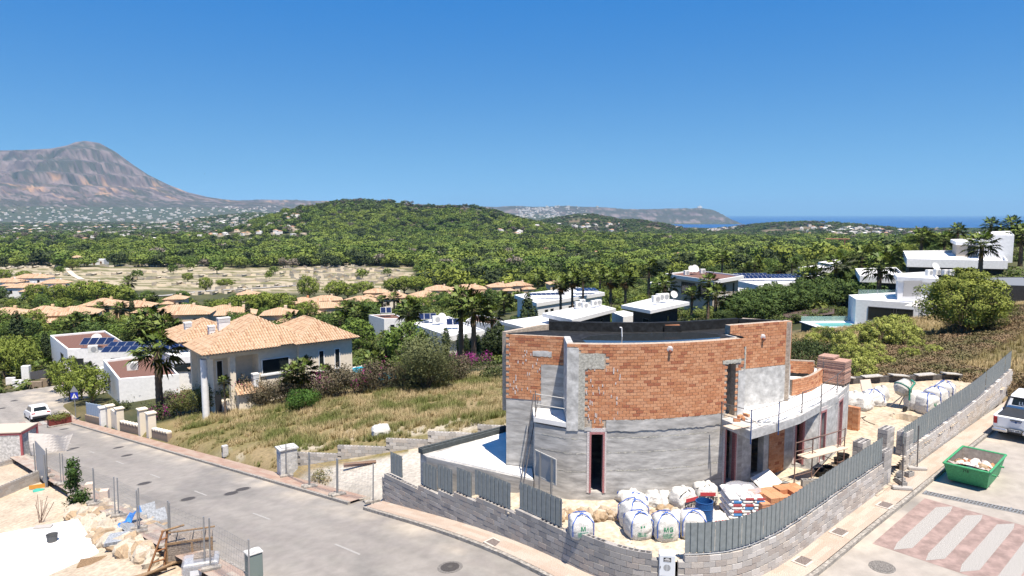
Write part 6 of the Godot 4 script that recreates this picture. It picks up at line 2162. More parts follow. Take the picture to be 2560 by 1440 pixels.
	m = MB.new(); m.tube(Vector3(0.2,1.52,-0.12), Vector3(1.0,1.58,-0.35),0.045,0.045,4); part(tr, "top_bar", m, wood)
	for k in 4:
		m = MB.new(); m.bevel(Transform3D(Basis(Vector3.UP, 0.35 + 0.2 * k), Vector3(0,0.05 + 0.06 * k, 0)), Vector3(1.4,0.05,0.12),0.006)
		solo("timber", m, wood, "raw timber plank lying below the trestle", "plank", "timber below the trestle", on_ground(360 + k * 14,1440) + Vector3(0,0.05,0.2))
	var wb := road_hit(662,1438)
	var wk := thing("street_cabinet", "small white and green street cabinet by the mesh fence", "cabinet", wb + Vector3(-0.3,0.1,0.2),0.7)
	m = MB.new(); m.bev(Vector3(0,0.4,0), Vector3(0.5,0.9,0.42),0.02); part(wk, "body", m, mat("cabinet_green", lin(0.16,0.2,0.19),0.7))
	m = MB.new(); m.bev(Vector3(0,0.88,0), Vector3(0.56,0.06,0.48),0.02); part(wk, "lid", m, kw)
	m = MB.new(); m.bevel(Transform3D(), Vector3(0.9,0.25,0.04),0.005)
	solo("formwork_panel", m, mat("orange_ply", lin(0.5,0.25,0.05),0.8), "orange formwork board at the foot of the lower block wall", "board", "", on_ground(97,1222) + Vector3(0,0.15,0.1),0.45)
	m = MB.new(); m.ball(Transform3D(Basis().scaled(Vector3(0.35,0.1,0.25))),9,5,0.2,2)
	solo("cloth", m, mat("turquoise_cloth", lin(0.06,0.33,0.26),0.9), "crumpled turquoise cloth on the sand", "cloth", "", on_ground(95,1226) + Vector3(0.2,0.08,0.25))
	var rb := on_ground(102,1310)
	for k in 9:
		m = MB.new(); m.tube(Vector3(rr.randf_range(-0.1,0.1),0.0,0), Vector3(rr.randf_range(-0.3,0.9), rr.randf_range(1.0,1.5), rr.randf_range(-0.3,0.3)),0.014,0.014,4)
		solo("steel_bar", m, M("rusty_tube"), "thin rusty reinforcement bar sticking out of the sand", "steel bar", "rusty bars in the sand", rb)
# ================================================================ villas and houses
var built: Array = []    # Vector3(x, radius, z) kept free of trees
func tile_mat() -> StandardMaterial3D:
	return vmat("roof_tile", 0.9, N("clay"),0.5)
# barrel tiles over a sloping four-cornered plane: a,b along the eave, c,d along the ridge (c over b, d over a)
func tile_plane(mb: MB, a: Vector3, b: Vector3, c: Vector3, d: Vector3, r: RandomNumberGenerator, pitch := 0.24, step := 0.42) -> void:
	var ex := (b - a).normalized()
	var up := ((d - a) - ex * (d - a).dot(ex)).normalized()
	var nn := ex.cross(up)
	if nn.y < 0: nn = -nn
	var w := (b - a).length()
	var hgt := (d - a).dot(up)
	var dl := (d - a).dot(ex); var cl := w - (c - a).dot(ex)
	var cnt := int(w / pitch)
	for i in cnt:
		var x := (i + 0.5) * w / cnt
		var top := hgt
		if dl > 0.01: top = minf(top, x / dl * hgt)
		if cl > 0.01: top = minf(top, (w - x) / cl * hgt)
		var k := int(ceil(top / step))
		for j in k:
			var y0 := j * step - 0.04; var y1 := minf((j + 1) * step, top + 0.1)
			var t := r.randf()
			mb.col = Color(0.55,0.37,0.235).lerp(Color(0.65,0.475,0.33), t)
			if r.randf() < 0.1: mb.col = Color(0.44,0.27,0.17)
			var p0 := a + ex * x + up * y0; var p1 := a + ex * x + up * y1
			var hw := pitch * 0.36
			var q0 := [p0 - ex * hw, p0 - ex * hw * 0.6 + nn * 0.07, p0 + ex * hw * 0.6 + nn * 0.07, p0 + ex * hw]
			var q1 := [p1 - ex * hw * 0.85 - nn * 0.015, p1 - ex * hw * 0.5 + nn * 0.05, p1 + ex * hw * 0.5 + nn * 0.05, p1 + ex * hw * 0.85 - nn * 0.015]
			for e in 3: mb.quad(q0[e], q0[e + 1], q1[e + 1], q1[e])
			mb.quad(q0[3], q0[2], q0[1], q0[0])
	mb.col = Color(0.5,0.33,0.21)
	mb.quad(a - nn * 0.02, b - nn * 0.02, c - nn * 0.02, d - nn * 0.02)
func hip_roof(parent: Node, called: String, x0: float, x1: float, z0: float, z1: float, ye: float, rise: float, tiles: bool, seed_: int) -> MeshInstance3D:
	var r := RandomNumberGenerator.new(); r.seed = seed_
	var A := Vector3(x0, ye, z1); var B := Vector3(x1, ye, z1); var C := Vector3(x1, ye, z0); var D := Vector3(x0, ye, z0)
	var lx := x1 - x0; var lz := z1 - z0
	var R0: Vector3; var R1: Vector3
	if lx >= lz:
		R0 = Vector3(x0 + lz / 2, ye + rise, (z0 + z1) / 2); R1 = Vector3(x1 - lz / 2, ye + rise, (z0 + z1) / 2)
	else:
		R0 = Vector3((x0 + x1) / 2, ye + rise, z1 - lx / 2); R1 = Vector3((x0 + x1) / 2, ye + rise, z0 + lx / 2)
	var m := MB.new()
	var faces: Array
	if lx >= lz: faces = [[A, B, R1, R0], [C, D, R0, R1], [D, A, R0, R0], [B, C, R1, R1]]
	else: faces = [[A, B, R0, R0], [C, D, R1, R1], [D, A, R0, R1], [B, C, R1, R0]]
	for f in faces:
		if tiles:
			tile_plane(m, f[0], f[1], f[2], f[3], r)
		else:
			tile_plane(m, f[0], f[1], f[2], f[3], r, 0.55,2.2)
	m.col = Color(0.55,0.45,0.36)
	m.bx(Vector3(x0 + 0.1, ye - 0.14, z0 + 0.1), Vector3(x1 - 0.1, ye - 0.03, z1 - 0.1))
	var o := part(parent, called, m, tile_mat())
	return o
func window_on(parent: Node, p: Vector3, nrm: Vector3, w: float, h: float, frame: Material, sill := true) -> void:
	var x := Vector3.UP.cross(nrm).normalized()
	var b := Basis(x, Vector3.UP, nrm)
	var m := MB.new()
	for e in [[Vector3(0, h / 2,0.02), Vector3(w + 0.12,0.07,0.1)], [Vector3(0, -h / 2,0.02), Vector3(w + 0.12,0.07,0.1)], [Vector3(-w / 2,0,0.02), Vector3(0.07, h, 0.1)], [Vector3(w / 2,0,0.02), Vector3(0.07, h, 0.1)]]:
		m.box(Transform3D(b, p + b * e[0]), e[1])
	var o := part(parent, "window", m, frame)
	o.set_meta("kind", "part")
	o.remove_meta("kind")
	m = MB.new(); m.box(Transform3D(b, p + nrm * 0.012), Vector3(w - 0.04, h - 0.04,0.02)); part(o, "pane", m, glass_mat())
func hip_house(label: String, pos: Vector3, w: float, d: float, h: float, turn: float, wall: Material, group: String, seed_: int) -> Node3D:
	var t := thing("tiled_house", label, "house", pos, turn, group)
	var r := RandomNumberGenerator.new(); r.seed = seed_
	var m := MB.new()
	m.bx(Vector3(-w / 2,-3.0, -d / 2), Vector3(w / 2, h, d / 2))
	part(t, "wall", m, wall)
	hip_roof(t, "roof", -w / 2 - 0.5, w / 2 + 0.5, -d / 2 - 0.5, d / 2 + 0.5, h + 0.14, d * 0.2, false, seed_)
	var ww := w * 0.55
	var sx := 1.0 if r.randf() < 0.5 else -1.0
	m = MB.new()
	m.bx(Vector3(sx * w * 0.3 - ww / 2,-3.0, d / 2 - 1.0), Vector3(sx * w * 0.3 + ww / 2, h - 1.4, d / 2 + 2.6))
	part(t, "wing_wall", m, wall)
	hip_roof(t, "wing_roof", sx * w * 0.3 - ww / 2 - 0.4, sx * w * 0.3 + ww / 2 + 0.4, d / 2 - 1.2, d / 2 + 3.0, h - 1.26,0.9, false, seed_ + 1)
	m = MB.new(); m.bev(Vector3(w * 0.2, h + d * 0.16,-0.5), Vector3(0.7,1.6,0.7),0.05); part(t, "chimney", m, wall)
	var fr := M("brown_frame")
	for x in [-0.34,0.0,0.3]:
		if sx * x > 0.2: continue
		window_on(t, Vector3(x * w, h - 1.6, d / 2 + 0.005), Vector3(0,0,1),1.1,1.3, fr)
	window_on(t, Vector3(sx * w * 0.3, h - 2.9, d / 2 + 2.605), Vector3(0,0,1),1.6,1.5, fr)
	built.append(Vector3(pos.x, maxf(w, d) * 0.75, pos.z))
	return t
# flat roofed house from the four roof corners seen in the photograph (left, front, right, back), with parapet and tray
func flat_house(label: String, px: Array, yr: float, yb: float, wall: Material, tray: Material, opts := {}) -> Node3D:
	var c: Array = []
	var mid := Vector3.ZERO
	for q in px:
		var p := at_level(q[0], q[1], yr)
		c.append(Vector3(p.x, 0, p.z)); mid += c[-1] / 4.0
	var t := thing("flat_roofed_house", label, "house", Vector3(mid.x, yb, mid.z))
	var h := yr - yb
	var poly := PackedVector2Array(); var outer := PackedVector2Array(); var inner := PackedVector2Array()
	var ov: float = opts.get("overhang", 0.0)
	for p in c:
		var e: Vector3 = p - mid
		outer.append(Vector2(e.x, e.z))
		var k := 1.0 - ov / maxf(e.length(),0.1) * 1.4
		poly.append(Vector2(e.x, e.z) * k)
		inner.append(Vector2(e.x, e.z) * (1.0 - 0.5 / e.length()))
	var band: float = opts.get("band", 0.5)
	var m := MB.new(); m.prism(poly, -2.5, h - band); part(t, "wall", m, wall)
	m = MB.new()
	for i in 4:
		var a := outer[i]; var b := outer[(i + 1) % 4]; var ai := inner[i]; var bi := inner[(i + 1) % 4]
		var A := Vector3(a.x, h, a.y); var B := Vector3(b.x, h, b.y); var Ai := Vector3(ai.x, h, ai.y); var Bi := Vector3(bi.x, h, bi.y)
		var dn := Vector3(0, -band, 0)
		m.quad(A, B, Bi, Ai); m.quad(A + dn, B + dn, B, A); m.quad(Bi + dn * 0.6, Ai + dn * 0.6, Ai, Bi)
	var bt := Geometry2D.triangulate_polygon(outer)
	for i in range(0, bt.size(),3):
		var q := [outer[bt[i]], outer[bt[i + 1]], outer[bt[i + 2]]]
		m.tri(Vector3(q[0].x, h - band, q[0].y), Vector3(q[1].x, h - band, q[1].y), Vector3(q[2].x, h - band, q[2].y))
	part(t, "parapet", m, opts.get("band_mat", wall))
	m = MB.new(); m.prism(inner, h - band * 0.9, h - band * 0.35); part(t, "roof", m, tray)
	var fr := mat("dark_frame", lin(0.07,0.07,0.075),0.5)
	for w in opts.get("windows", []):
		var a := poly[w[0]]; var b := poly[(w[0] + 1) % 4]
		var p := a.lerp(b, w[1])
		var d := (b - a).normalized(); var nn := Vector2(-d.y, d.x)
		if nn.dot(p) < 0: nn = -nn
		window_on(t, Vector3(p.x, h - w[4], p.y) + Vector3(nn.x, 0, nn.y) * 0.01, Vector3(nn.x, 0, nn.y), w[2], w[3], fr)
	var rad := 0.0
	for q in outer: rad = maxf(rad, q.length())
	built.append(Vector3(mid.x, rad * 0.85, mid.z))
	return t
func solar(label: String, group: String, u: float, v: float, y: float, nx: int, ny: int, turn: float, tilt := 0.35, s := 1.0) -> void:
	var p := at_level(u, v, y)
	var t := thing("solar_array", label, "solar panels", p, turn, group)
	var cell := mat("solar_cell", lin(0.012,0.02,0.06),0.15); var fr := M("solar_frame")
	for i in nx:
		for j in ny:
			var xf := Transform3D(Basis(Vector3.RIGHT, tilt), Vector3((i - (nx - 1) * 0.5) * 1.08 * s, 0.55 + 0.9 * sin(tilt) * (ny * 0.5 - j), (j - (ny - 1) * 0.5) * 1.6 * s))
			var m := MB.new(); m.box(xf, Vector3(1.04 * s, 0.04,1.55 * s)); var o := part(t, "panel", m, fr)
			m = MB.new(); m.box(xf * Transform3D(Basis(), Vector3(0,0.022,0)), Vector3(0.96 * s, 0.01,1.46 * s)); part(o, "cells", m, cell)
	var m2 := MB.new()
	for i in nx + 1:
		m2.tube(Vector3((i - nx * 0.5) * 1.08 * s, -0.1,-0.5), Vector3((i - nx * 0.5) * 1.08 * s, 0.7,-0.5),0.03,0.03,4)
	part(t, "supports", m2, fr)
func roof_unit(u: float, v: float, y: float, s := 1.0, label := "white air conditioner unit on the white flat roof", grp := "roof units") -> void:
	var t := thing("roof_unit", label, "air conditioner", at_level(u, v, y),0.4, grp)
	var m := MB.new(); m.bev(Vector3(0,0.45 * s, 0), Vector3(1.0,0.85,0.5) * s, 0.04); part(t, "case", m, M("unit_white"))
	m = MB.new(); m.tube(Vector3(0.1,0.45,0.25) * s, Vector3(0.1,0.45,0.27) * s, 0.3 * s, 0.3 * s, 14); part(t, "fan_grille", m, M("grille_grey"))
func dish(u: float, v: float, y: float, r := 0.5) -> void:
	var t := thing("satellite_dish", "white satellite dish on a short mast on a white roof", "satellite dish", at_level(u, v, y),0.3, "satellite dishes on the roofs")
	var m := MB.new(); m.tube(Vector3.ZERO, Vector3(0,0.8,0),0.04,0.04,6); part(t, "mast", m, M("solar_frame"))
	m = MB.new(); m.lathe([Vector2(0,0), Vector2(r * 0.5, r * 0.06), Vector2(r, r * 0.22)], 16, Transform3D(Basis(Vector3.RIGHT, 1.1), Vector3(0,1.0,0))); part(t, "reflector", m, M("unit_white"))

func build_villas() -> void:
	var white := M("villa_white")
	var beige := mat("villa_beige", lin(0.74,0.665,0.55),0.9,0, N("screed"),0.25)
	var gravel := mat("brown_gravel", lin(0.21,0.11,0.085),0.95,0, N("soil"),0.5)
	var dark := mat("dark_cladding", lin(0.035,0.037,0.042),0.7,0, N("render"),0.3)
	var tan := mat("tan_render", lin(0.45,0.40,0.34),0.9,0, N("screed"),0.25)
	var m: MB
	var A := Vector2(-24.9,-56.0)
	var ex := Vector2(0.778,-0.628)
	var turn := atan2(0.628,0.778)
	var base := -4.6
	var V := thing("tiled_villa", "cream two storey villa with terracotta tiled hip roofs and a columned porch", "house", Vector3(A.x, base, A.y), turn)
	var ye := 0.62 - base
	var line := [A, A + ex * 13.6]
	var sx := func(u: float, y: float) -> float: return s_of_u(line, y, u)
	var xr: float = sx.call(757,-1.0); var xe: float = sx.call(881,-1.0); var xm: float = sx.call(652,-1.0); var xp: float = sx.call(590,-1.0)
	m = MB.new(); m.bx(Vector3(xm, -1,-8.5), Vector3(xr, ye, -0.55)); part(V, "main_wall", m, beige)
	m = MB.new(); m.bx(Vector3(xr - 0.3,-1,-7.5), Vector3(xe, ye, -0.05)); part(V, "wing_wall", m, beige)
	m = MB.new(); m.bx(Vector3(xp - 1.2,-1,-8.5), Vector3(xm, ye, -2.2)); part(V, "porch_wall", m, beige)
	m = MB.new(); m.bx(Vector3(0.4, ye - 0.5,-6.0), Vector3(xm, ye, -0.35)); part(V, "porch_beam", m, beige)
	m = MB.new(); m.bx(Vector3(xp - 0.35,-1,-1.0), Vector3(xp + 0.1, ye - 0.5,-0.4)); part(V, "pier", m, beige)
	m = MB.new(); m.bx(Vector3(xp - 1.2,-1,-2.2), Vector3(xp, 1.0,-0.6)); part(V, "terrace_wall", m, beige)
	for q in [[481,0.0], [511,1.0]]:
		var xx: float = sx.call(q[0], -2.0)
		m = MB.new()
		if q[1] > 0: m.tube(Vector3(xx, -1,-0.7), Vector3(xx, ye - 0.5,-0.7),0.27,0.25,18)
		else: m.bx(Vector3(xx - 0.15,-1,-1.2), Vector3(xx + 0.3, ye - 0.5,-0.75))
		part(V, "column", m, white)
	m = MB.new(); m.bx(Vector3(0.3,-1,-6.0), Vector3(0.75, ye - 0.5,-5.6)); part(V, "column", m, beige)
	hip_roof(V, "porch_roof", -0.35, xm + 1.6,-6.5,0.35, ye + 0.05,1.35, true, 1)
	hip_roof(V, "main_roof", xm - 2.6, xr + 0.9,-9.2,0.05, ye + 0.1,2.15, true, 2)
	hip_roof(V, "wing_roof", xr - 0.75, xe + 0.5,-8.2,0.55, ye + 0.06,1.6, true, 3)
	hip_roof(V, "rear_roof", xm - 5.2, xm + 1.0,-12.5,-5.5, ye + 0.3,1.4, true, 4)
	var lean := MB.new()
	var rt := RandomNumberGenerator.new(); rt.seed = 5
	tile_plane(lean, Vector3(xp - 0.2,1.65,0.75), Vector3(xm + 0.15,1.65,0.75), Vector3(xm - 0.1,2.25,-0.55), Vector3(xp, 2.25,-0.55), rt)
	part(V, "lean_to_roof", lean, tile_mat())
	m = MB.new(); m.bx(Vector3(xp, -1,-0.6), Vector3(xm, 1.62,0.45)); part(V, "lean_to_wall", m, beige)
	for q in [[xm - 3.9,-8.6,1.5,0.55], [xm - 2.5,-6.2,1.35,0.5], [xm - 1.5,-6.8,1.9,1.0], [xp + 1.35,-0.3,-2.2,0.45]]:
		var ch := MB.new()
		var y: float = ye + q[2]
		ch.bx(Vector3(q[0], y - 1.2, q[1]), Vector3(q[0] + q[3], y - 0.35, q[1] + 0.5))
		ch.bx(Vector3(q[0] - 0.05, y, q[1] - 0.05), Vector3(q[0] + q[3] + 0.05, y + 0.1, q[1] + 0.55))
		ch.bx(Vector3(q[0] + 0.02, y - 0.35, q[1] + 0.02), Vector3(q[0] + q[3] - 0.02, y - 0.1, q[1] + 0.48))
		for k in 3: ch.bx(Vector3(q[0] - 0.03, y - 0.3 + k * 0.1, q[1] - 0.03), Vector3(q[0] + q[3] + 0.03, y - 0.25 + k * 0.1, q[1] + 0.53))
		part(V, "chimney", ch, white)
	var fr := mat("white_frame", lin(0.72,0.72,0.72),0.6)
	var xa: float = sx.call(661,-1.5); var xb: float = sx.call(729,-1.5)
	window_on(V, Vector3((xa + xb) * 0.5, ye - 1.75,-0.545), Vector3(0,0,1), xb - xa, 1.25, fr)
	m = MB.new(); m.bx(Vector3(xa - 0.2, ye - 2.55,-0.55), Vector3(xb + 0.2, ye - 2.42,-0.4)); part(V, "sill", m, white)
	for u in [804,844]:
		var xx: float = sx.call(u, -1.5)
		window_on(V, Vector3(xx, ye - 1.75,-0.045), Vector3(0,0,1),0.48,1.75, fr)
		m = MB.new(); m.bx(Vector3(xx - 0.45, ye - 2.75,-0.05), Vector3(xx + 0.45, ye - 2.65,0.1)); part(V, "sill", m, white)
	window_on(V, Vector3(xp - 0.7, ye - 2.0,-2.195), Vector3(0,0,1),0.5,1.9, fr)
	m = MB.new(); m.bx(Vector3(xp - 1.6,-1,-0.62), Vector3(xp - 1.1,1.6,-0.55)); part(V, "dark_door", m, M("trim_black"))
	built.append(Vector3(-19.5,8.0,-64.0)); built.append(Vector3(-15.0,6.0,-66.0)); built.append(Vector3(-24.0,5.0,-60.0))
	var g0 := on_ground(495,975)
	var sp_ := thing("garden_shelter", "small tiled shelter roof in shade left of the villa columns", "shelter", Vector3(g0.x - 0.6, g0.y - 0.2, g0.z - 3.0), turn)
	m = MB.new(); m.bx(Vector3(-1.6,0,-1.6), Vector3(1.6,2.6,1.6)); part(sp_, "wall", m, beige)
	hip_roof(sp_, "roof", -2.1,2.1,-2.1,2.1,2.65,0.9, true, 9)
	flat_house("white split level villa with brown gravel roofs beyond the side street", [[125,838], [168,873], [330,868], [262,826]], -6.8,-12.3, white, gravel, {band = 0.7, windows = [[0,0.7,2.0,2.2,2.4], [1,0.15,1.4,1.6,2.2], [1,0.75,1.4,1.4,2.2]]})
	flat_house("low white porch wing with dark slits before the split level villa", [[150,904], [160,914], [243,906], [238,897]], -9.2,-12.4, white, white, {band = 0.3, windows = [[1,0.25,0.9,1.9,1.7], [1,0.8,1.8,1.9,1.7]]})
	flat_house("white house with brown gravel roof tray behind the tall palm", [[258,900], [296,948], [448,936], [392,884]], -6.6,-10.6, white, gravel, {band = 0.75, windows = [[0,0.4,1.2,1.2,1.7]]})
	flat_house("white upper block with a dark strip window under the solar panels", [[405,878], [438,893], [503,890], [478,866]], -5.2,-9.5, white, white, {band = 0.4, windows = [[1,0.5,3.2,1.0,1.3]]})
	solar("blue solar panels on the brown gravel roof of the split level villa", "", 318,880,-6.2,5,2,0.1)
	solar("large rows of dark solar panels behind the tiled villa", "", 452,866,-4.9,6,3,0.35)
	solar("two long blue water panels on the split level villa roof", "", 245,866,-6.6,4,1,0.1,0.5)
	dish(243,863,-6.7,0.7)
	roof_unit(233,882,-7.0,1.2, "white chimney box on the split level villa roof", "roof boxes of the left villas"); roof_unit(332,926,-6.9,1.2, "white chimney box on the gravel roof behind the palm", "roof boxes of the left villas")
	var pts: Array = []
	for q in [[0,950], [60,972], [115,965], [165,950]]: pts.append(on_ground(q[0], q[1]))
	flat_house("narrow white house with a small dark window behind the first garden palms", [[922,787], [960,797], [1012,796], [985,784]], -8.0,-13.5, white, gravel, {band = 0.4, windows = [[1,0.4,0.7,1.6,2.0], [1,0.85,0.6,1.6,2.6]]})
	flat_house("long white house with sloping eave line behind the big round shrub", [[1028,808], [1122,840], [1212,826], [1120,790]], -7.0,-12.0, white, white, {band = 0.9, overhang = 0.6, windows = [[0,0.25,2.2,2.4,2.6], [1,0.5,3.6,1.7,2.4]]})
	flat_house("white pergola house end beside the dark cypress row", [[1165,801], [1238,812], [1255,795], [1185,786]], -6.6,-10.5, white, gravel, {band = 0.6, windows = [[1,0.5,0.8,0.8,1.5]]})
	solar("pair of upright blue solar panels on the narrow white house", "small roof solar arrays", 965,786,-7.7,2,1,0.2,0.7)
	solar("three dark solar panels on the long white house", "small roof solar arrays", 1068,802,-6.9,3,1,0.15,0.6)
	solar("two dark solar panels above the long white house corner", "small roof solar arrays", 1132,816,-6.9,2,1,0.15,0.6)
	roof_unit(1091,808,-7.0,1.5, "tall white chimney box on the long white house", "roof boxes of the middle villas"); dish(1105,806,-7.0,0.7)
	flat_house("low white roofed house just behind the dark roof of the unfinished house", [[1250,803], [1325,822], [1445,800], [1370,787]], -5.0,-9.0, white, white, {band = 0.5, overhang = 0.5})
	flat_house("white roofed dark walled house with a cluster of roof units", [[1356,783], [1430,799], [1540,771], [1488,758]], -3.6,-9.0, dark, white, {band = 0.6, overhang = 0.8, band_mat = white, windows = [[1,0.75,1.2,1.8,2.2]]})
	flat_house("dark clad pavilion under an overhanging white roof slab", [[1553,763], [1626,776], [1724,755], [1640,743]], -1.8,-8.6, dark, white, {band = 0.5, overhang = 1.5, band_mat = white, windows = [[0,0.72,1.6,3.0,3.2], [1,0.62,0.7,3.0,3.2]]})
	flat_house("white connecting wing between the two dark walled houses", [[1530,780], [1558,792], [1600,786], [1560,776]], -5.2,-9.5, white, white, {band = 0.3})
	for q in [[1445,768,-3.5], [1462,771,-3.5], [1455,762,-3.5], [1485,765,-3.5], [1495,763,-3.5]]: roof_unit(q[0], q[1], q[2], 1.1, "pale box unit in the cluster on the dark walled house", "unit cluster on the dark walled house")
	for q in [[1650,752,-1.6], [1662,751,-1.6], [1640,757,-1.6]]: roof_unit(q[0], q[1], q[2], 1.3, "white box unit on the roof slab of the dark pavilion", "units on the dark pavilion")
	dish(1684,752,-1.7,0.6)
	flat_house("white villa with raked solar roofs behind the brown skirted palms", [[1286,737], [1342,758], [1512,731], [1440,717]], -6.8,-13.0, white, white, {band = 0.8, overhang = 0.5, windows = [[1,0.12,1.0,1.6,2.6], [1,0.2,1.0,1.6,2.6], [1,0.5,2.5,2.2,3.0]]})
	solar("long dark solar field on the raked white villa", "", 1365,742,-6.6,8,1,0.2,0.2)
	solar("dark solar roof at the far end of the raked white villa", "", 1465,730,-6.6,5,2,0.2,0.15)
	var H9 := flat_house("two storey white villa with deep roof slab and glazed balcony", [[1663,684], [1785,701], [1860,689], [1742,675]], -1.1,-7.8, tan, gravel, {band = 0.75, overhang = 0.8, band_mat = white, windows = [[0,0.45,5.0,2.6,2.6], [0,0.8,3.6,2.6,2.6], [1,0.45,0.7,2.0,2.4], [1,0.8,0.7,2.0,2.4]]})
	flat_house("white balcony slab floor of the two storey villa", [[1690,724], [1790,742], [1872,722], [1780,712]], -4.6,-7.9, tan, white, {band = 0.6, overhang = 0.5, band_mat = white, windows = [[0,0.4,3.0,2.2,2.0]]})
	dish(1728,684,-1.1,0.8); dish(1737,683,-1.1,0.9); roof_unit(1716,688,-1.1,1.2, "pale box unit on the two storey white villa", "units on the two storey villa"); roof_unit(1756,684,-1.1,1.2, "pale box unit on the two storey white villa", "units on the two storey villa")
	flat_house("long white villa covered in solar panels beyond the two storey villa", [[1826,698], [1895,713], [2012,704], [1985,689]], -4.0,-10.0, white, white, {band = 0.9})
	solar("long double row of blue solar panels on the far white villa", "", 1880,697,-3.8,8,2,0.1,0.45)
	solar("long blue solar slope on the right half of the far white villa", "", 1965,697,-3.8,8,2,0.1,0.3)
	for q in [[[1995,668], [2040,676], [2085,668], [2050,662], -4.0,210], [[2045,655], [2080,661], [2125,652], [2095,648], -2.0,230], [[1990,690], [2020,695], [2075,688], [2050,684], -4.5,190], [[1620,706], [1650,713], [1680,706], [1660,700], -6.0,190]]:
		tag(flat_house_at("", q, white), "small white flat roofed house half hidden among the palms", "house", "small white houses among the palms")
	flat_house("white villa ground storey with wide dark sliding windows below the round pine", [[2122,737], [2140,748], [2345,762], [2300,727]], 0.6,-3.6, white, white, {band = 0.35, windows = [[1,0.34,3.3,1.75,1.75], [1,0.6,2.2,1.75,1.75]]})
	flat_house("white villa upper block with a closed grey shutter", [[2235,684], [2243,692], [2350,697], [2330,678]], 3.62,0.3, white, white, {band = 0.55, overhang = 0.25})
	var us := at_depth(2281,721,91.2)
	m = MB.new()
	for k in 14: m.bx(Vector3(-1.25,-1.05 + k * 0.15,0), Vector3(1.25,-0.92 + k * 0.15,0.06))
	solo("roller_shutter", m, mat("shutter_grey", lin(0.3,0.3,0.31),0.6), "closed grey roller shutter on the upper block of the white villa", "shutter", "", us, 0.06)
	for q in [[2322,690,3.6], [2342,688,3.6], [2363,690,3.6], [2376,690,3.6]]: roof_unit(q[0], q[1], q[2], 1.0, "white air conditioner unit on the upper roof of the shuttered villa", "units on the shuttered villa")
	dish(2337,684,3.6,0.6)
	flat_house("white villa wing with slanted roof edge behind the stout palm", [[2138,671], [2150,690], [2270,694], [2240,668]], 1.9,-3.2, white, white, {band = 1.0, overhang = 0.8, windows = [[1,0.5,5.0,1.4,1.9]]})
	flat_house("white slab roofed villa with black recessed storey on the upper slope", [[2258,627], [2268,647], [2520,652], [2500,624]], 3.7,0.0, dark, white, {band = 1.5, overhang = 0.8, band_mat = white})
	flat_house("topmost white villa block under palms on the right slope", [[2376,598], [2390,604], [2520,606], [2510,594]], 6.3,3.4, tan, white, {band = 0.7, overhang = 0.4, band_mat = white, windows = [[1,0.3,1.2,1.2,1.5]]})
	flat_house("white stepped roof blocks above the topmost villa", [[2440,580], [2450,587], [2536,588], [2525,577]], 7.9,5.0, white, white, {band = 0.5})
	solar("flat grey solar roof above the topmost villa", "", 2465,594,6.4,7,2,0.05,0.1)
	flat_house("grey metal carport roof beside the round pine", [[2440,692], [2470,712], [2600,716], [2560,692]], 2.9,0.3, dark, mat("grey_roof", lin(0.18,0.19,0.2),0.6), {band = 0.2})
	var pt := at_level(2125,812,-2.9)
	var pool := thing("pool_terrace", "raised white pool edge with glass rail before the shuttered villa", "pool", pt, 0.05)
	m = MB.new(); m.bx(Vector3(-5.5,-1.4,-2.6), Vector3(8.5,0,2.2)); part(pool, "basin", m, mat("dark_green_render", lin(0.02,0.045,0.04),0.7))
	m = MB.new(); m.bx(Vector3(-5.7,0,-2.8), Vector3(2.5,0.1,2.4)); part(pool, "deck", m, white)
	m = MB.new(); m.bx(Vector3(-4.6,0.1,-1.0), Vector3(0.2,0.115,2.0)); part(pool, "water", m, mat("pool_water", lin(0.1,0.36,0.36),0.05))
	var gm := mat("rail_glass", Color(0.7,0.85,0.82,0.22),0.05); gm.transparency = BaseMaterial3D.TRANSPARENCY_ALPHA
	m = MB.new(); m.bx(Vector3(-5.5,0.1,-2.7), Vector3(2.4,0.8,-2.68)); part(pool, "glass_rail", m, gm)
	var gr0 := at_level(2146,742,0.62); var gr1 := at_level(2240,742,0.62)
	var GR := thing("glass_rail", "clear glass balustrade on the terrace of the shuttered villa", "balustrade", gr0)
	m = MB.new(); m.quad(Vector3(0,0,0), gr1 - gr0, gr1 - gr0 + Vector3(0,1.0,0), Vector3(0,1.0,0)); part(GR, "pane", m, gm)
	for k in 5:
		m = MB.new(); m.tube((gr1 - gr0) * k / 4.0, (gr1 - gr0) * k / 4.0 + Vector3(0,1.0,0),0.03,0.03,6); part(GR, "post", m, M("solar_frame"))
	var pr := thing("parasol", "pale square parasol open beside the shuttered villa window", "parasol", on_ground(2296,802))
	m = MB.new(); m.tube(Vector3.ZERO, Vector3(0,2.4,0),0.04,0.04,6); part(pr, "pole", m, M("solar_frame"))
	m = MB.new(); m.lathe([Vector2(1.7,1.75), Vector2(0.05,2.45)], 4, Transform3D(), false); part(pr, "canopy", m, M("tarp_white"))
	var walls := [mat("ochre_wall", lin(0.62,0.46,0.28),0.9), mat("terracotta_wall", lin(0.52,0.24,0.12),0.9), mat("sand_wall", lin(0.6,0.48,0.36),0.9), mat("pale_wall", lin(0.66,0.6,0.52),0.9)]
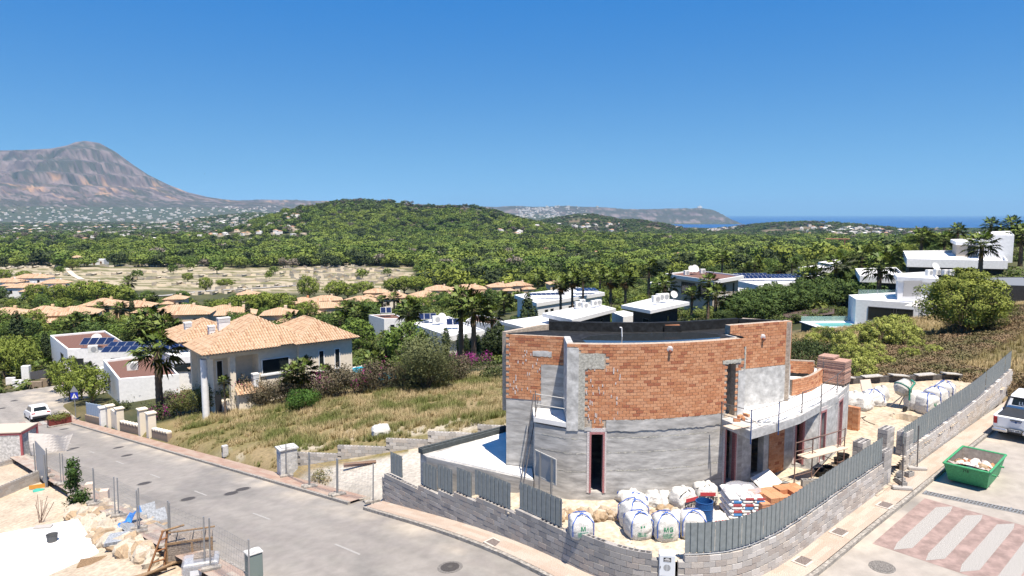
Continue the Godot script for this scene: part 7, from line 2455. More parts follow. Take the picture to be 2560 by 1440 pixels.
	var hs := [[758,792,235,9,8,5.6,0.5,1], [815,768,258,11,8,5.6,0.3,2], [808,795,225,12,8,3.6,0.35,2], [903,768,245,11,9,4.6,0.2,0], [985,765,250,11,9,5,0.5,3], [1062,768,245,10,9,4.6,0.2,2], [1098,738,292,11,9,4.5,0.1,2], [1172,735,300,14,9,4,0.15,2], [1248,736,300,9,8,4.5,0.3,2], [1296,733,305,10,8,4.5,0.3,2], [940,745,300,9,8,4.0,0.1,0], [115,812,190,9,8,3.8,0.2,0], [190,815,185,11,9,3.8,0.35,0], [262,792,215,10,9,4.8,0.1,0], [346,790,215,9,8,4.6,0.2,0], [455,812,180,15,10,3.8,0.2,2], [592,815,178,9,8,3.2,0.3,2], [442,768,260,7,7,3.8,0.2,2], [560,792,215,9,8,3.6,0.4,2], [700,828,165,7,7,3.0,0.2,2], [620,745,290,8,8,4.0,0.2,3], [1395,728,310,9,8,4.0,0.2,2], [20,815,185,9,8,3.6,0.2,0]]
	for k in hs.size():
		var q: Array = hs[k]
		var p := at_depth(q[0], q[1], q[2])
		p.y = height_at(p.x, p.z)
		hip_house(["ochre house with terracotta hip roof among the valley gardens", "brick red tower house with terracotta hip roof in the valley", "sand coloured house with terracotta hip roof among the valley gardens", "pale house with terracotta hip roof among the valley gardens"][q[7]], p, q[3], q[4], q[5], q[6], walls[q[7]], "terracotta roofed houses of the valley", 100 + k * 3)
	for k in 5:
		var q: Array = [[85,722,350,16,9,5.5,0.1], [140,742,330,12,8,4.0,0.2], [25,740,330,13,8,4.5,0.0], [70,765,290,12,8,4.5,0.15], [240,740,330,8,7,3.5,0.2]][k]
		var p := at_depth(q[0], q[1], q[2]); p.y = height_at(p.x, p.z)
		hip_house("white country house with pale tiled roof at the foot of the dry fields", p, q[3], q[4], q[5], q[6], white, "white country houses by the dry fields", 300 + k)
	var f := on_ground(228,663)
	var F := thing("farmhouse", "long low white farmhouse with dark arches before the pine belt", "farmhouse", f, 0.05)
	m = MB.new(); m.bx(Vector3(-8,-2,-5), Vector3(12,4.6,3)); part(F, "wall", m, white)
	m = MB.new(); m.bx(Vector3(-16,-2,-6), Vector3(-8,6.0,3)); part(F, "gable_block", m, beige)
	hip_roof(F, "gable_roof", -16.6,-7.4,-6.6,3.6,6.1,1.6, false, 77)
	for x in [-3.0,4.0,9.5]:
		m = MB.new(); m.bx(Vector3(x - 0.9,0.2,2.9), Vector3(x + 0.9,2.2,3.06)); m.tube(Vector3(x, 2.2,2.9), Vector3(x, 2.2,3.06),0.9,0.9,14); part(F, "arch_shade", m, M("brown_frame"))  # brown panels on the wall, painted stand-in for shade inside the open arches
	built.append(Vector3(f.x, 16, f.z))
	street_things()
func flat_house_at(label: String, q: Array, wall: Material) -> Node3D:
	var p := at_depth(q[1][0], q[1][1], q[5])
	return flat_house(label, [q[0], q[1], q[2], q[3]], p.y, height_at(p.x, p.z) - 0.5, wall, wall, {band = 0.6, windows = [[1,0.5,2.5,1.4,1.8]]})
# ---------------- the lower end of the left street: car, planter, sign, garden walls
func street_things() -> void:
	var white := M("villa_white")
	var cream := mat("cream_render", lin(0.66,0.60,0.50),0.9)
	var stone := mat("garden_stone", lin(0.36,0.28,0.21),0.95,0, N("soil"),0.6)
	var m: MB
	var turn := atan2(-LD.z, LD.x)
	var cw := M("car_white")
	var black := M("trim_black")
	var cpos := left_pt(71.0,0.35)
	var C := thing("parked_car", "white hatchback car parked behind the red planter", "car", cpos, turn)
	C.rotation.z = -0.1
	m = MB.new()
	side_loft(m, PackedVector2Array([Vector2(-2.15,0.35), Vector2(-2.2,0.75), Vector2(-2.05,1.0), Vector2(1.2,0.98), Vector2(2.05,0.8), Vector2(2.15,0.4), Vector2(1.75,0.3), Vector2(1.6,0.6), Vector2(1.05,0.6), Vector2(0.95,0.3), Vector2(-1.0,0.3), Vector2(-1.1,0.6), Vector2(-1.65,0.6), Vector2(-1.75,0.32)]),0.9,0.08,0.97); part(C, "body", m, cw)
	m = MB.new()
	side_loft(m, PackedVector2Array([Vector2(-2.05,1.0), Vector2(-1.7,1.5), Vector2(-1.4,1.58), Vector2(0.1,1.58), Vector2(1.15,0.98)]),0.8,0.08,0.95,0.14); var cab := part(C, "cabin", m, cw)
	m = MB.new(); m.quad(Vector3(-2.02,1.05,-0.62), Vector3(-2.02,1.05,0.62), Vector3(-1.74,1.45,0.52), Vector3(-1.74,1.45,-0.52)); part(cab, "rear_window", m, glass_mat())
	for s in [-1,1]:
		m = MB.new(); m.quad(Vector3(-1.75,1.06, s * 0.8), Vector3(0.85,1.06, s * 0.8), Vector3(0.1,1.48, s * 0.73), Vector3(-1.5,1.48, s * 0.73)); part(cab, "side_window", m, glass_mat())
		m = MB.new(); m.bev(Vector3(-2.14,0.86, s * 0.68), Vector3(0.12,0.14,0.34),0.03); part(C, "tail_light", m, M("red_lens"))
		for x in [-1.38,1.32]: wheel(C, Vector3(x, 0.33, s * 0.8),0.33,0.22)
	m = MB.new(); m.bev(Vector3(-2.14,0.45,0), Vector3(0.14,0.24,1.6),0.03); part(C, "bumper", m, black)
	var pp := left_pt(64.6,1.15)
	var P := thing("planter", "dark red street planter box spilling green plants", "planter", pp, turn + PI / 2)
	m = MB.new(); m.bev(Vector3(0,0.5,0), Vector3(2.0,0.9,0.9),0.06); part(P, "box", m, mat("oxide_red", lin(0.14,0.03,0.025),0.8))
	m = MB.new(); m.bev(Vector3(0,0.12,0), Vector3(2.1,0.22,1.0),0.03); part(P, "plinth", m, M("kerb_concrete"))
	var r := RandomNumberGenerator.new(); r.seed = 3
	var lf := MB.new()
	for k in 900:
		var d := Vector3(r.randfn(), r.randfn() * 0.5, r.randfn()).normalized()
		lf.col = Color(0.11,0.13,0.03).lerp(Color(0.2,0.2,0.06), r.randf())
		lf.leaf(Vector3(0,0.95,0) + d * Vector3(1.25,0.55,0.75) * pow(r.randf(),0.4), d, 0.09, r, d)
	part(P, "plants", lf, M("leaf"))
	var sp2 := left_pt(66.0,2.9)
	var S := thing("crossing_sign", "blue square pedestrian crossing sign on a grey post", "road sign", sp2 + Vector3(0,0.1,0),0.35)
	m = MB.new(); m.tube(Vector3.ZERO, Vector3(0,3.3,0),0.04,0.04,8); part(S, "post", m, M("galvanised"))
	m = MB.new(); m.bx(Vector3(-0.34,2.3,0.05), Vector3(0.34,3.0,0.07)); var pl := part(S, "plate", m, mat("sign_blue", lin(0.02,0.04,0.38),0.4))
	m = MB.new(); m.tri(Vector3(-0.26,2.4,0.074), Vector3(0.26,2.4,0.074), Vector3(0,2.93,0.074)); part(pl, "white_triangle", m, mat("sign_white", lin(0.75,0.75,0.75),0.5))
	m = MB.new(); m.tube(Vector3(-0.06,2.42,0.079), Vector3(0.0,2.58,0.079),0.025,0.025,4); m.tube(Vector3(0.07,2.42,0.079), Vector3(0.0,2.58,0.079),0.025,0.025,4); m.tube(Vector3(0,2.56,0.079), Vector3(0.01,2.7,0.079),0.035,0.035,4); m.tube(Vector3(0.02,2.74,0.079), Vector3(0.02,2.78,0.079),0.03,0.03,6); part(pl, "walking_figure", m, black).set_meta("kind", "stuff")
	m = MB.new(); m.tri(Vector3(-0.4,3.05,0.05), Vector3(0.4,3.05,0.05), Vector3(0,3.75,0.05)); m.tri(Vector3(0.4,3.05,0.04), Vector3(-0.4,3.05,0.04), Vector3(0,3.75,0.04)); part(S, "triangle_back", m, M("galvanised"))
	var piers := [[57.5,1.7, "white"], [55.0,2.0, "cream"], [52.0,1.9, "cream"], [45.2,2.2, "cream"], [43.0,2.0, "cream"]]
	for q in piers:
		var c := left_pt(q[0], 3.45,0.1)
		var o := thing("gate_pier", "cream rendered gate pier with flat cap beside the red pavement" if q[2] == "cream" else "white gate pier next to the blue slatted fence", "pier", c, turn, "garden gate piers")
		m = MB.new(); m.bev(Vector3(0, q[1] * 0.5 - 0.1,0), Vector3(0.62, q[1] + 0.2,0.62),0.02); part(o, "shaft", m, cream if q[2] == "cream" else white)
		m = MB.new(); m.bev(Vector3(0, q[1] + 0.06,0), Vector3(0.76,0.12,0.76),0.02); part(o, "cap", m, cream if q[2] == "cream" else white)
	for run in [[51.4,46.0, "stone garden wall with stepped cream copings between the tall piers"], [42.4,38.6, "stone garden wall with stepped cream copings running out at the dry lot"]]:
		var W := thing("garden_wall", run[2], "wall", left_pt(run[0], 3.45),0.0, "stone garden walls of the villa")
		var n := 6
		for k in n:
			var t0 := lerpf(run[0], run[1], float(k) / n); var t1 := lerpf(run[0], run[1], float(k + 1) / n)
			var c := left_pt((t0 + t1) * 0.5,3.45) - W.position
			m = MB.new(); m.box(Transform3D(Basis(Vector3.UP, turn), c + Vector3(0,0.3,0)), Vector3(absf(t1 - t0) - 0.01,1.0,0.35)); part(W, "stone_panel", m, stone)
			m = MB.new(); m.bevel(Transform3D(Basis(Vector3.UP, turn), c + Vector3(0,0.87,0)), Vector3(absf(t1 - t0) * 0.7,0.13,0.42),0.01); part(W, "coping", m, cream)
	var B := thing("slatted_fence", "pale blue slatted garden fence on a low stone wall below the round trees", "fence", left_pt(64.0,3.5))
	for k in 9:
		var c := left_pt(63.8 - k * 0.66,3.5) - B.position
		m = MB.new(); m.box(Transform3D(Basis(Vector3.UP, turn), c + Vector3(0,1.35,0)), Vector3(0.62,1.3 - 0.06 * (k % 2),0.05)); part(B, "slat_panel", m, mat("blue_fence", lin(0.30,0.38,0.48),0.7))
		m = MB.new(); m.box(Transform3D(Basis(Vector3.UP, turn), c + Vector3(0,0.25,0)), Vector3(0.655,0.95,0.35)); part(B, "stone_base", m, stone)
	m = MB.new(); m.box(Transform3D(Basis(Vector3.UP, turn), Vector3(0,0.8,0)), Vector3(2.4,1.7,0.2))
	solo("gate_wall", m, cream, "cream rendered gate wall between the piers by the red pavement", "wall", "", left_pt(53.5,3.5))
	for k in 7:
		var q: Array = [[28,965], [45,972], [62,975], [78,978], [95,974], [115,968], [135,960]][k]
		var c := on_ground(q[0], q[1])
		m = MB.new(); m.bevel(Transform3D(Basis(Vector3.UP, 0.2), Vector3(0,0.5,0)), Vector3(1.15,1.3,0.4),0.02)
		solo("boundary_wall_piece", m, stone if k > 2 else white, "low stone boundary wall piece beyond the side street" if k > 2 else "white boundary wall piece beyond the side street under the round hedge trees", "wall", "boundary walls beyond the side street", c)
	for q in [[68,960,2.6], [253,958,2.2]]:
		var c := on_ground(q[0], q[1])
		m = MB.new(); m.bev(Vector3(0, q[2] * 0.5,0), Vector3(1.0, q[2], 0.8),0.03); 
		solo("white_pier", m, white, "white gate pier beyond the side street", "pier", "white piers beyond the side street", c, 0.2)
	m = MB.new()
	var fa := on_ground(78,972) + Vector3(0,1.1,0); var fb := on_ground(240,938) + Vector3(0,1.2,0)
	for k in 30:
		var p := fa.lerp(fb, k / 30.0); var p2 := fa.lerp(fb, (k + 1) / 30.0)
		m.quad(p, p2, p2 + Vector3(0,1.2,0), p + Vector3(0,1.2,0))
	solo("mesh_screen", m, mat("grey_screen", lin(0.11,0.11,0.12),0.8), "dark grey garden screen on the boundary wall before the low white porch", "fence")
	var pw := at_level(930,932,-3.4)
	var po := thing("swimming_pool", "turquoise swimming pool glimpsed behind the flowering hedge", "pool", Vector3(pw.x, -3.5, pw.z), turn)
	m = MB.new(); m.bx(Vector3(-4,-0.6,-1.6), Vector3(4,0.0,1.6)); part(po, "surround", m, cream)
	m = MB.new(); m.bx(Vector3(-3.6,-0.05,-1.3), Vector3(3.6,0.02,1.3)); part(po, "water", m, mat("pool_blue", lin(0.03,0.38,0.5),0.05))
	bulk_bag("white bag with faint print thrown into the dry grass lot", on_ground(949,1096),0.3,41,1.05,0.62,0.4, "", false)
# ================================================================ plants
func cloud(mb: MB, r: RandomNumberGenerator, c: Vector3, rad: Vector3, n: int, s: float, c0: Color, c1: Color, shell := 0.45) -> void:
	for k in n:
		var d := Vector3(r.randfn(), r.randfn(), r.randfn()).normalized()
		var p := c + d * rad * pow(r.randf(), shell)
		var nn := (d + Vector3(r.randfn(), r.randfn(), r.randfn()) * 0.55).normalized()
		mb.col = c0.lerp(c1, r.randf())
		mb.leaf(p, nn, s * r.randf_range(0.7,1.35), r, d)
func limb(mb: MB, a: Vector3, b: Vector3, r0: float, r1: float) -> void:
	var m := (a + b) * 0.5 + Vector3(0.06,0.04,-0.05) * (b - a).length()
	mb.tube(a, m, r0, (r0 + r1) * 0.5,6, false); mb.tube(m, b, (r0 + r1) * 0.5, r1,6, false)
# rounded crown of lumps over an ellipsoid that reaches nearly to the ground
func dome_meshes(seed_: int, lumps: int, leaves: int, leaf: float, c0: Color, c1: Color, lump_r: float, low := 0.1) -> Array:
	var r := RandomNumberGenerator.new(); r.seed = seed_
	var crown := MB.new(); var wood := MB.new()
	wood.tube(Vector3(0,-0.15,0), Vector3(0.02,0.5,0),0.035,0.02,7, false)
	for k in lumps:
		var t := (k + 0.5) / lumps
		var ph := acos(1.0 - 1.75 * t); var a := k * 2.399 + r.randf() * 0.4
		var d := Vector3(sin(ph) * cos(a), cos(ph), sin(ph) * sin(a))
		var sc := r.randf_range(0.55,0.92)
		var p := Vector3(0, low + (1.0 - low) * 0.48,0) + d * Vector3(0.44, (1.0 - low) * 0.46,0.44) * sc
		var q := lump_r * r.randf_range(0.7,1.2)
		var tone := r.randf_range(0.8,1.2)
		for i in leaves:
			var e := (d * 0.5 + Vector3(r.randfn(), r.randfn() + 0.4, r.randfn()) * 0.7).normalized()
			crown.col = c0.lerp(c1, r.randf()) * tone
			crown.leaf(p + e * q * pow(r.randf(),0.4), (e + Vector3(r.randfn(), r.randfn(), r.randfn()) * 0.5).normalized(), leaf * r.randf_range(0.7,1.35), r, e)
		if k % 3 == 0: limb(wood, Vector3(0.01,0.15,0), p, 0.016,0.006)
	return [crown.commit(), wood.commit()]
func palm_meshes(seed_: int, fronds: int, skirt: bool) -> Array:
	var r := RandomNumberGenerator.new(); r.seed = seed_
	var crown := MB.new()
	for k in fronds:
		var a := k * 2.399
		var el := lerpf(1.25,-0.75, float(k) / fronds) + r.randf_range(-0.15,0.15)
		var d := Vector3(cos(a) * cos(el), sin(el), sin(a) * cos(el))
		var stalk := r.randf_range(0.65,0.95)
		var base := d * 0.1; var tip := d * stalk + Vector3(0,-0.08 * stalk, 0)
		crown.col = Color(0.14,0.17,0.045)
		crown.tube(base, tip, 0.025,0.016,4, false)
		var sidev := d.cross(Vector3.UP).normalized()
		var nn := sidev.cross(d).normalized()
		crown.col = Color(0.08,0.15,0.028).lerp(Color(0.21,0.28,0.07), r.randf())
		if skirt and k > fronds * 0.8: crown.col = Color(0.32,0.2,0.085)
		var n := 11
		for i in n:
			var f0 := -1.9 + 3.8 * i / n; var f1 := -1.9 + 3.8 * (i + 0.72) / n
			var l := 0.85 * (1.0 - 0.22 * absf(f0 + f1) * 0.5)
			var e := (d * cos((f0 + f1) * 0.5) + sidev * sin((f0 + f1) * 0.5))
			var p1 := tip + (d * cos(f0) + sidev * sin(f0)) * l * 0.62 + nn * 0.05 * (i % 2)
			var p2 := tip + (d * cos(f1) + sidev * sin(f1)) * l * 0.62 - nn * 0.03
			var p3 := tip + e * l * 1.05 + Vector3(0,-0.28 * l, 0)
			var m := (nn + Vector3.UP * 0.4 + d * 0.3).normalized()
			crown.trin(tip, p1, p2, m, m, m); crown.trin(p1, p3, p2, m, m, m)
	if skirt:
		for k in 70:
			var a := r.randf() * TAU
			var d := Vector3(cos(a),0, sin(a))
			var p := d * 0.16 + Vector3(0,-0.3 - r.randf() * 0.5,0)
			crown.col = Color(0.30,0.19,0.09).lerp(Color(0.2,0.12,0.06), r.randf())
			crown.tri(p, p + d.cross(Vector3.UP) * 0.14, p + d * 0.42 + Vector3(0,-0.75,0))
	var trunk := MB.new()
	var prof: Array = []
	for k in 26: prof.append(Vector2(0.19 + 0.06 * (k / 25.0) * (k / 25.0) + (0.018 if k % 2 else 0.0), -k / 25.0))
	trunk.lathe(prof, 9)
	return [crown.commit(), trunk.commit()]
var palm_sets: Array = []
func palm(pos: Vector3, h: float, s: float, turn: float, kind: int, label: String, group: String) -> void:
	var t := thing("fan_palm", label, "palm", pos, turn, group)
	var set_: Array = palm_sets[kind % palm_sets.size()]
	var c := inst("crown", set_[0], vmat("palm_leaf", 0.55, null, 1.0,0.45), t, Vector3(0, h, 0))
	c.scale = Vector3.ONE * s
	var k := inst("trunk", set_[1], mat("palm_trunk", lin(0.17,0.125,0.09),0.95,0, N("soil"),2.0), t, Vector3(0, h, 0))
	k.scale = Vector3(s * 0.85, h + 0.4, s * 0.85)
func tree(called: String, pos: Vector3, set_: Array, w: float, h: float, turn: float, label: String, cat: String, group: String, leafm: Material) -> Node3D:
	var t := thing(called, label, cat, pos, turn, group)
	var c := inst("crown", set_[0], leafm, t); c.scale = Vector3(w, h, w)
	var k := inst("trunk", set_[1], M("bark"), t); k.scale = Vector3(w, h, w)
	return t
func free_spot(x: float, z: float, pad := 0.0) -> bool:
	for b in built:
		if Vector2(x - b.x, z - b.z).length() < b.y + pad: return false
	return true
func sprawl(name_: String, label: String, cat: String, group: String, pos: Vector3, rad: Vector3, n: int, leaf: float, c0: Color, c1: Color, seed_: int, flowers := Color(0,0,0), nf := 0) -> Node3D:
	var r := RandomNumberGenerator.new(); r.seed = seed_
	var t := thing(name_, label, cat, pos, r.randf() * 6.0, group)
	var m := MB.new()
	var k := 9
	for i in k:
		var a := i * 2.399
		var q := Vector3(cos(a) * rad.x * 0.62 * sqrt(r.randf()), rad.y * r.randf_range(0.35,0.75), sin(a) * rad.z * 0.62 * sqrt(r.randf()))
		var tone := r.randf_range(0.75,1.2)
		cloud(m, r, q, rad * Vector3(0.48,0.36,0.48) * r.randf_range(0.8,1.15), int(n / k), leaf, c0 * tone, c1 * tone, 0.3)
	part(t, "foliage", m, M("leaf"))
	if nf > 0:
		m = MB.new()
		for i in 5:
			var a := i * 2.4
			cloud(m, r, Vector3(cos(a) * rad.x * 0.5, rad.y * r.randf_range(0.5,0.95), sin(a) * rad.z * 0.5 + rad.z * 0.25), rad * 0.3, int(nf / 5.0), leaf * 0.8, flowers, flowers * 0.75,0.3)
		part(t, "blossom", m, M("leaf"))
	m = MB.new()
	for i in 4:
		var a := i * 1.6
		m.tube(Vector3(0,-0.2,0), Vector3(cos(a) * rad.x * 0.5, rad.y * 0.6, sin(a) * rad.z * 0.5),0.05,0.02,5, false)
	part(t, "stems", m, M("bark")).set_meta("kind", "stuff")
	return t
func build_plants() -> void:
	var r := RandomNumberGenerator.new(); r.seed = 99
	var leaf := M("leaf")
	palm_sets = [palm_meshes(1,34, false), palm_meshes(2,38, true), palm_meshes(3,30, false)]
	var pine0 := Color(0.1,0.145,0.022); var pine1 := Color(0.21,0.25,0.042)
	var pines := [dome_meshes(11,30,110,0.028, pine0, pine1,0.16,0.16), dome_meshes(12,34,100,0.028, pine0, pine1,0.15,0.12), dome_meshes(13,26,120,0.03, Color(0.07,0.1,0.018), pine1,0.17,0.2)]
	var young := [dome_meshes(14,30,120,0.024, Color(0.19,0.225,0.045), Color(0.36,0.38,0.1),0.15,0.0), dome_meshes(15,26,130,0.024, Color(0.16,0.195,0.035), Color(0.32,0.345,0.085),0.16,0.0)]
	var garden := [dome_meshes(21,22,90,0.036, Color(0.055,0.1,0.018), Color(0.14,0.2,0.036),0.19,0.1), dome_meshes(22,24,85,0.036, Color(0.03,0.06,0.013), Color(0.08,0.12,0.026),0.19,0.08), dome_meshes(23,20,95,0.036, Color(0.1,0.14,0.02), Color(0.2,0.24,0.045),0.2,0.1)]
	var pl := [[392,878,62,1.7], [1020,778,112,1.7], [1152,752,88,1.75], [1184,772,86,1.75], [1402,712,140,1.5], [1431,700,145,1.5], [1458,697,160,1.4], [1527,700,135,1.5], [1564,700,140,1.5], [1623,668,150,1.7], [1662,712,120,1.7], [1772,705,125,1.4], [1790,738,118,1.7], [1806,645,210,1.6], [1887,660,200,1.6], [1860,672,200,1.4], [1950,672,185,1.5], [1980,660,200,1.4], [2090,662,130,2.0], [2015,690,140,1.8], [2035,690,142,1.8], [2200,668,108,2.0], [2155,640,150,2.0], [2228,640,150,2.0], [2305,592,170,2.1], [2362,600,175,1.9], [2395,575,200,1.8], [2455,612,112,1.9], [2478,562,190,1.8], [2530,560,175,1.8], [2556,585,150,2.2], [375,808,100,2.0], [408,822,98,1.9], [345,822,104,1.9], [185,808,150,1.8], [236,812,145,1.9], [862,772,150,1.6], [895,785,140,1.6], [725,800,150,1.6], [850,800,130,1.5], [985,745,230,1.8], [955,752,215,1.6], [320,705,330,2.6], [50,720,330,3.0], [1230,790,105,1.5], [1260,752,170,1.8], [1290,745,190,1.6], [1345,700,230,1.8], [1500,690,190,1.5], [1730,735,130,1.3], [2545,600,200,2.0], [300,772,205,1.8], [250,770,205,1.6], [380,745,240,1.6], [640,770,220,1.6], [1110,740,260,1.6]]
	for k in pl.size():
		var q: Array = pl[k]
		var c := at_depth(q[0], q[1], q[2])
		var g := height_at(c.x, c.z)
		if c.y - g < 1.6: g = c.y - 2.2
		var lab: String = {0: "tall single fan palm with rough trunk before the white houses", 2: "tall slender fan palm, left of the close pair by the long white house", 3: "tall slender fan palm, right of the close pair by the long white house"}.get(k, "fan palm with bushy crown among the white villas")
		palm(Vector3(c.x, g, c.z), c.y - g, q[3], r.randf() * 6.0,1 if k in [4,5,7,8,16,19,20] else (0 if k % 2 else 2), lab, "fan palms among the villas")
	for q in [[728,935,57,0.75], [757,925,57.5,0.95], [812,930,58,0.6], [930,905,66,1.0], [940,925,60,0.9], [110,918,98,1.2], [140,930,95,1.1], [220,925,92,0.9], [560,952,56,0.4]]:
		var c := at_depth(q[0], q[1], q[2])
		var g := minf(height_at(c.x, c.z), c.y - 0.7)
		palm(Vector3(c.x, g, c.z), c.y - g, q[3], r.randf() * 6.0,0, "young pale green palm against the villa garden", "young palms in the gardens")
	sprawl("round_shrub", "large round grey green shrub beside the dry grass lot", "shrub", "", on_ground(1060,985) + Vector3(0,-0.2,-1.5), Vector3(3.3,5.3,3.0),11000,0.085, Color(0.075,0.09,0.035), Color(0.16,0.175,0.075),1)
	sprawl("dark_bush", "bright dark green bush at the foot of the flowering hedge", "bush", "", on_ground(755,1030), Vector3(1.6,1.7,1.4),3000,0.075, Color(0.03,0.075,0.012), Color(0.07,0.14,0.02),2)
	var bp := on_ground(2405,836)
	tree("round_pine", bp + Vector3(0,-0.4,0), dome_meshes(31,80,210,0.014, Color(0.11,0.145,0.024), Color(0.25,0.275,0.055),0.12,0.04),8.3,6.6,0.3, "large round pine on the dry slope before the shuttered villa", "pine tree", "", leaf)
	for k in 15:
		var q: Array = [[2110,868,2.0,2.6], [2150,850,2.3,2.8], [2200,848,2.8,3.2], [2235,838,2.6,3.4], [2260,848,2.2,2.6], [2125,905,2.0,2.4], [2150,930,1.8,2.0], [2060,835,2.0,2.2], [2185,880,1.6,1.8], [2275,880,1.3,1.4], [2330,870,1.2,1.3], [2035,850,1.8,2.0], [2215,900,1.2,1.2], [2170,905,1.4,1.8], [2290,858,1.3,1.5]][k]
		var p := on_ground(q[0], q[1] + 22)
		tree("young_pine", p + Vector3(0,-0.2,0), young[k % 2], q[2] * 1.35, q[3] * 0.95, r.randf() * 6, "bushy yellow green young pine on the slope behind the plot", "pine tree", "young pines behind the plot", leaf)
	for k in 5:
		var q: Array = [[2010,905], [2030,880], [2060,890], [2085,850], [1995,880]][k]
		sprawl("mastic_bush", "dark green mastic bush behind the right end of the house", "bush", "dark bushes behind the house", on_ground(q[0], q[1] + 15), Vector3(1.6,1.7,1.6),1500,0.075, Color(0.03,0.05,0.015), Color(0.07,0.095,0.03),50 + k)
	for k in 20:
		var u := 445.0 + k * 37.0
		var v := 1045.0 - k * 4.6
		var p := on_ground(u, v)
		var mg := k in [0,4,10,12,13]
		sprawl("hedge_shrub", "flowering hedge shrub with magenta blossom beside the villa" if mg else "dry brownish hedge shrub beside the cream villa", "hedge shrub", "hedge along the villa garden", p + Vector3(0,-0.2,-0.6), Vector3(1.9,2.2 + 0.4 * float(k % 3),1.5),2100,0.078, Color(0.06,0.06,0.03) if k > 4 else Color(0.07,0.085,0.025), Color(0.17,0.135,0.09) if k > 4 else Color(0.14,0.15,0.05),70 + k, Color(0.34,0.03,0.2),160 if mg else 0)
	for q in [[400,1052,2.2,1], [465,1010,1.2,0], [300,1030,1.6,0], [345,1000,1.9,2], [375,985,1.6,2], [425,1000,1.3,2], [1160,935,2.0,1], [1210,925,2.0,1], [1235,950,1.6,0]]:
		var p := on_ground(q[0], q[1])
		sprawl("garden_shrub", ["dark leafy garden shrub by the villa wall", "garden shrub with purple blossom beside the hedge", "grey green garden shrub before the white house"][q[3]], "shrub", "garden shrubs by the villa", p + Vector3(0,-0.2,0), Vector3(q[2], q[2] * 0.95, q[2]),900,0.09, Color(0.035,0.05,0.02) if q[3] < 2 else Color(0.09,0.1,0.055), Color(0.09,0.11,0.035) if q[3] < 2 else Color(0.2,0.2,0.12), int(q[0]), Color(0.36,0.03,0.26),420 if q[3] == 1 else 0)
	for q in [[232,1010,2.0,3.0], [168,985,2.0,3.2], [175,1005,1.6,2.4], [205,1000,1.7,2.6]]:
		var p := on_ground(q[0], q[1])
		tree("garden_tree", p, garden[2], q[2] * 2.0, q[3] * 1.5, r.randf() * 6, "round yellow green garden tree behind the blue slatted fence", "tree", "round trees behind the blue fence", leaf)
	for k in 6:
		var q: Array = [[10,945], [30,940], [52,942], [72,945], [25,915], [60,920]][k]
		var p := on_ground(q[0], q[1])
		tree("garden_tree", p, garden[2], 4.2,5.2, k, "clipped bright green tree over the side street wall", "tree", "clipped trees over the side street", leaf)
	var lb := on_ground(198,1275)
	var LT := thing("site_bush", "dark green bush with pale pods against the site fence", "bush", lb)
	var m := MB.new()
	for k in 8: cloud(m, r, Vector3(r.randf_range(-0.5,0.5) * (1.0 - k * 0.08),0.3 + k * 0.32, r.randf_range(-0.4,0.4)), Vector3(0.6 - k * 0.045,0.4,0.5),260,0.07, Color(0.02,0.05,0.01), Color(0.06,0.11,0.02))
	part(LT, "foliage", m, leaf)
	m = MB.new(); m.tube(Vector3(0,-0.3,0), Vector3(0,2.4,0),0.04,0.02,6); part(LT, "stem", m, M("bark"))
	var cyp := MB.new()
	cloud(cyp, r, Vector3(0,0.5,0), Vector3(0.1,0.5,0.1),900,0.03, Color(0.02,0.036,0.012), Color(0.05,0.07,0.022),0.25)
	var cypm := cyp.commit()
	var ct := MB.new(); ct.tube(Vector3(0,-0.1,0), Vector3(0,0.6,0),0.02,0.01,6)
	var ctm := ct.commit()
	var cy := [[45,860,118,9], [115,880,112,6], [128,885,108,5], [1115,850,100,5], [1310,790,118,7], [1318,770,125,9], [1335,785,120,7], [1208,855,92,4], [1220,850,92,5], [1232,850,92,5], [1195,858,90,4], [1185,860,90,4.5], [1243,840,95,6], [1255,845,92,5], [1708,800,98,5], [1165,850,100,4], [1150,850,104,4.5], [985,850,105,4.5], [970,860,95,4.0], [620,800,175,6], [330,775,210,7], [350,795,190,5]]
	for q in cy:
		var p := at_depth(q[0], q[1], q[2]); p.y = height_at(p.x, p.z)
		var t := thing("cypress", "narrow dark cypress among the villa gardens", "cypress", p, r.randf() * 6, "narrow cypresses in the gardens")
		var c := inst("crown", cypm, leaf, t); c.scale = Vector3(q[3] * 1.2, q[3], q[3] * 1.2)
		var k := inst("trunk", ctm, M("bark"), t); k.scale = Vector3.ONE * q[3]
	var hm := MB.new()
	for k in 2600:
		var p := Vector3(r.randf_range(-0.5,0.5), r.randf(), r.randf_range(-0.5,0.5))
		var f := r.randi() % 3
		var nn := Vector3.UP
		if f == 0: p.y = 1.0 + r.randf_range(-0.04,0.04)
		elif f == 1:
			p.z = 0.5 + r.randf_range(-0.05,0.05); nn = Vector3(0,0.2,1)
		else:
			p.x = (0.5 if r.randf() < 0.5 else -0.5) + r.randf_range(-0.03,0.03); nn = Vector3(signf(p.x),0.2,0)
		hm.col = Color(0.025,0.045,0.012).lerp(Color(0.07,0.1,0.022), r.randf())
		hm.leaf(p, (nn + Vector3(r.randfn(), r.randfn(), r.randfn()) * 0.5).normalized(),0.045, r, nn)
	hm.col = Color(0.045,0.07,0.017)
	hm.bx(Vector3(-0.47,0,-0.46), Vector3(0.47,0.97,0.46))
	var hmm := hm.commit()
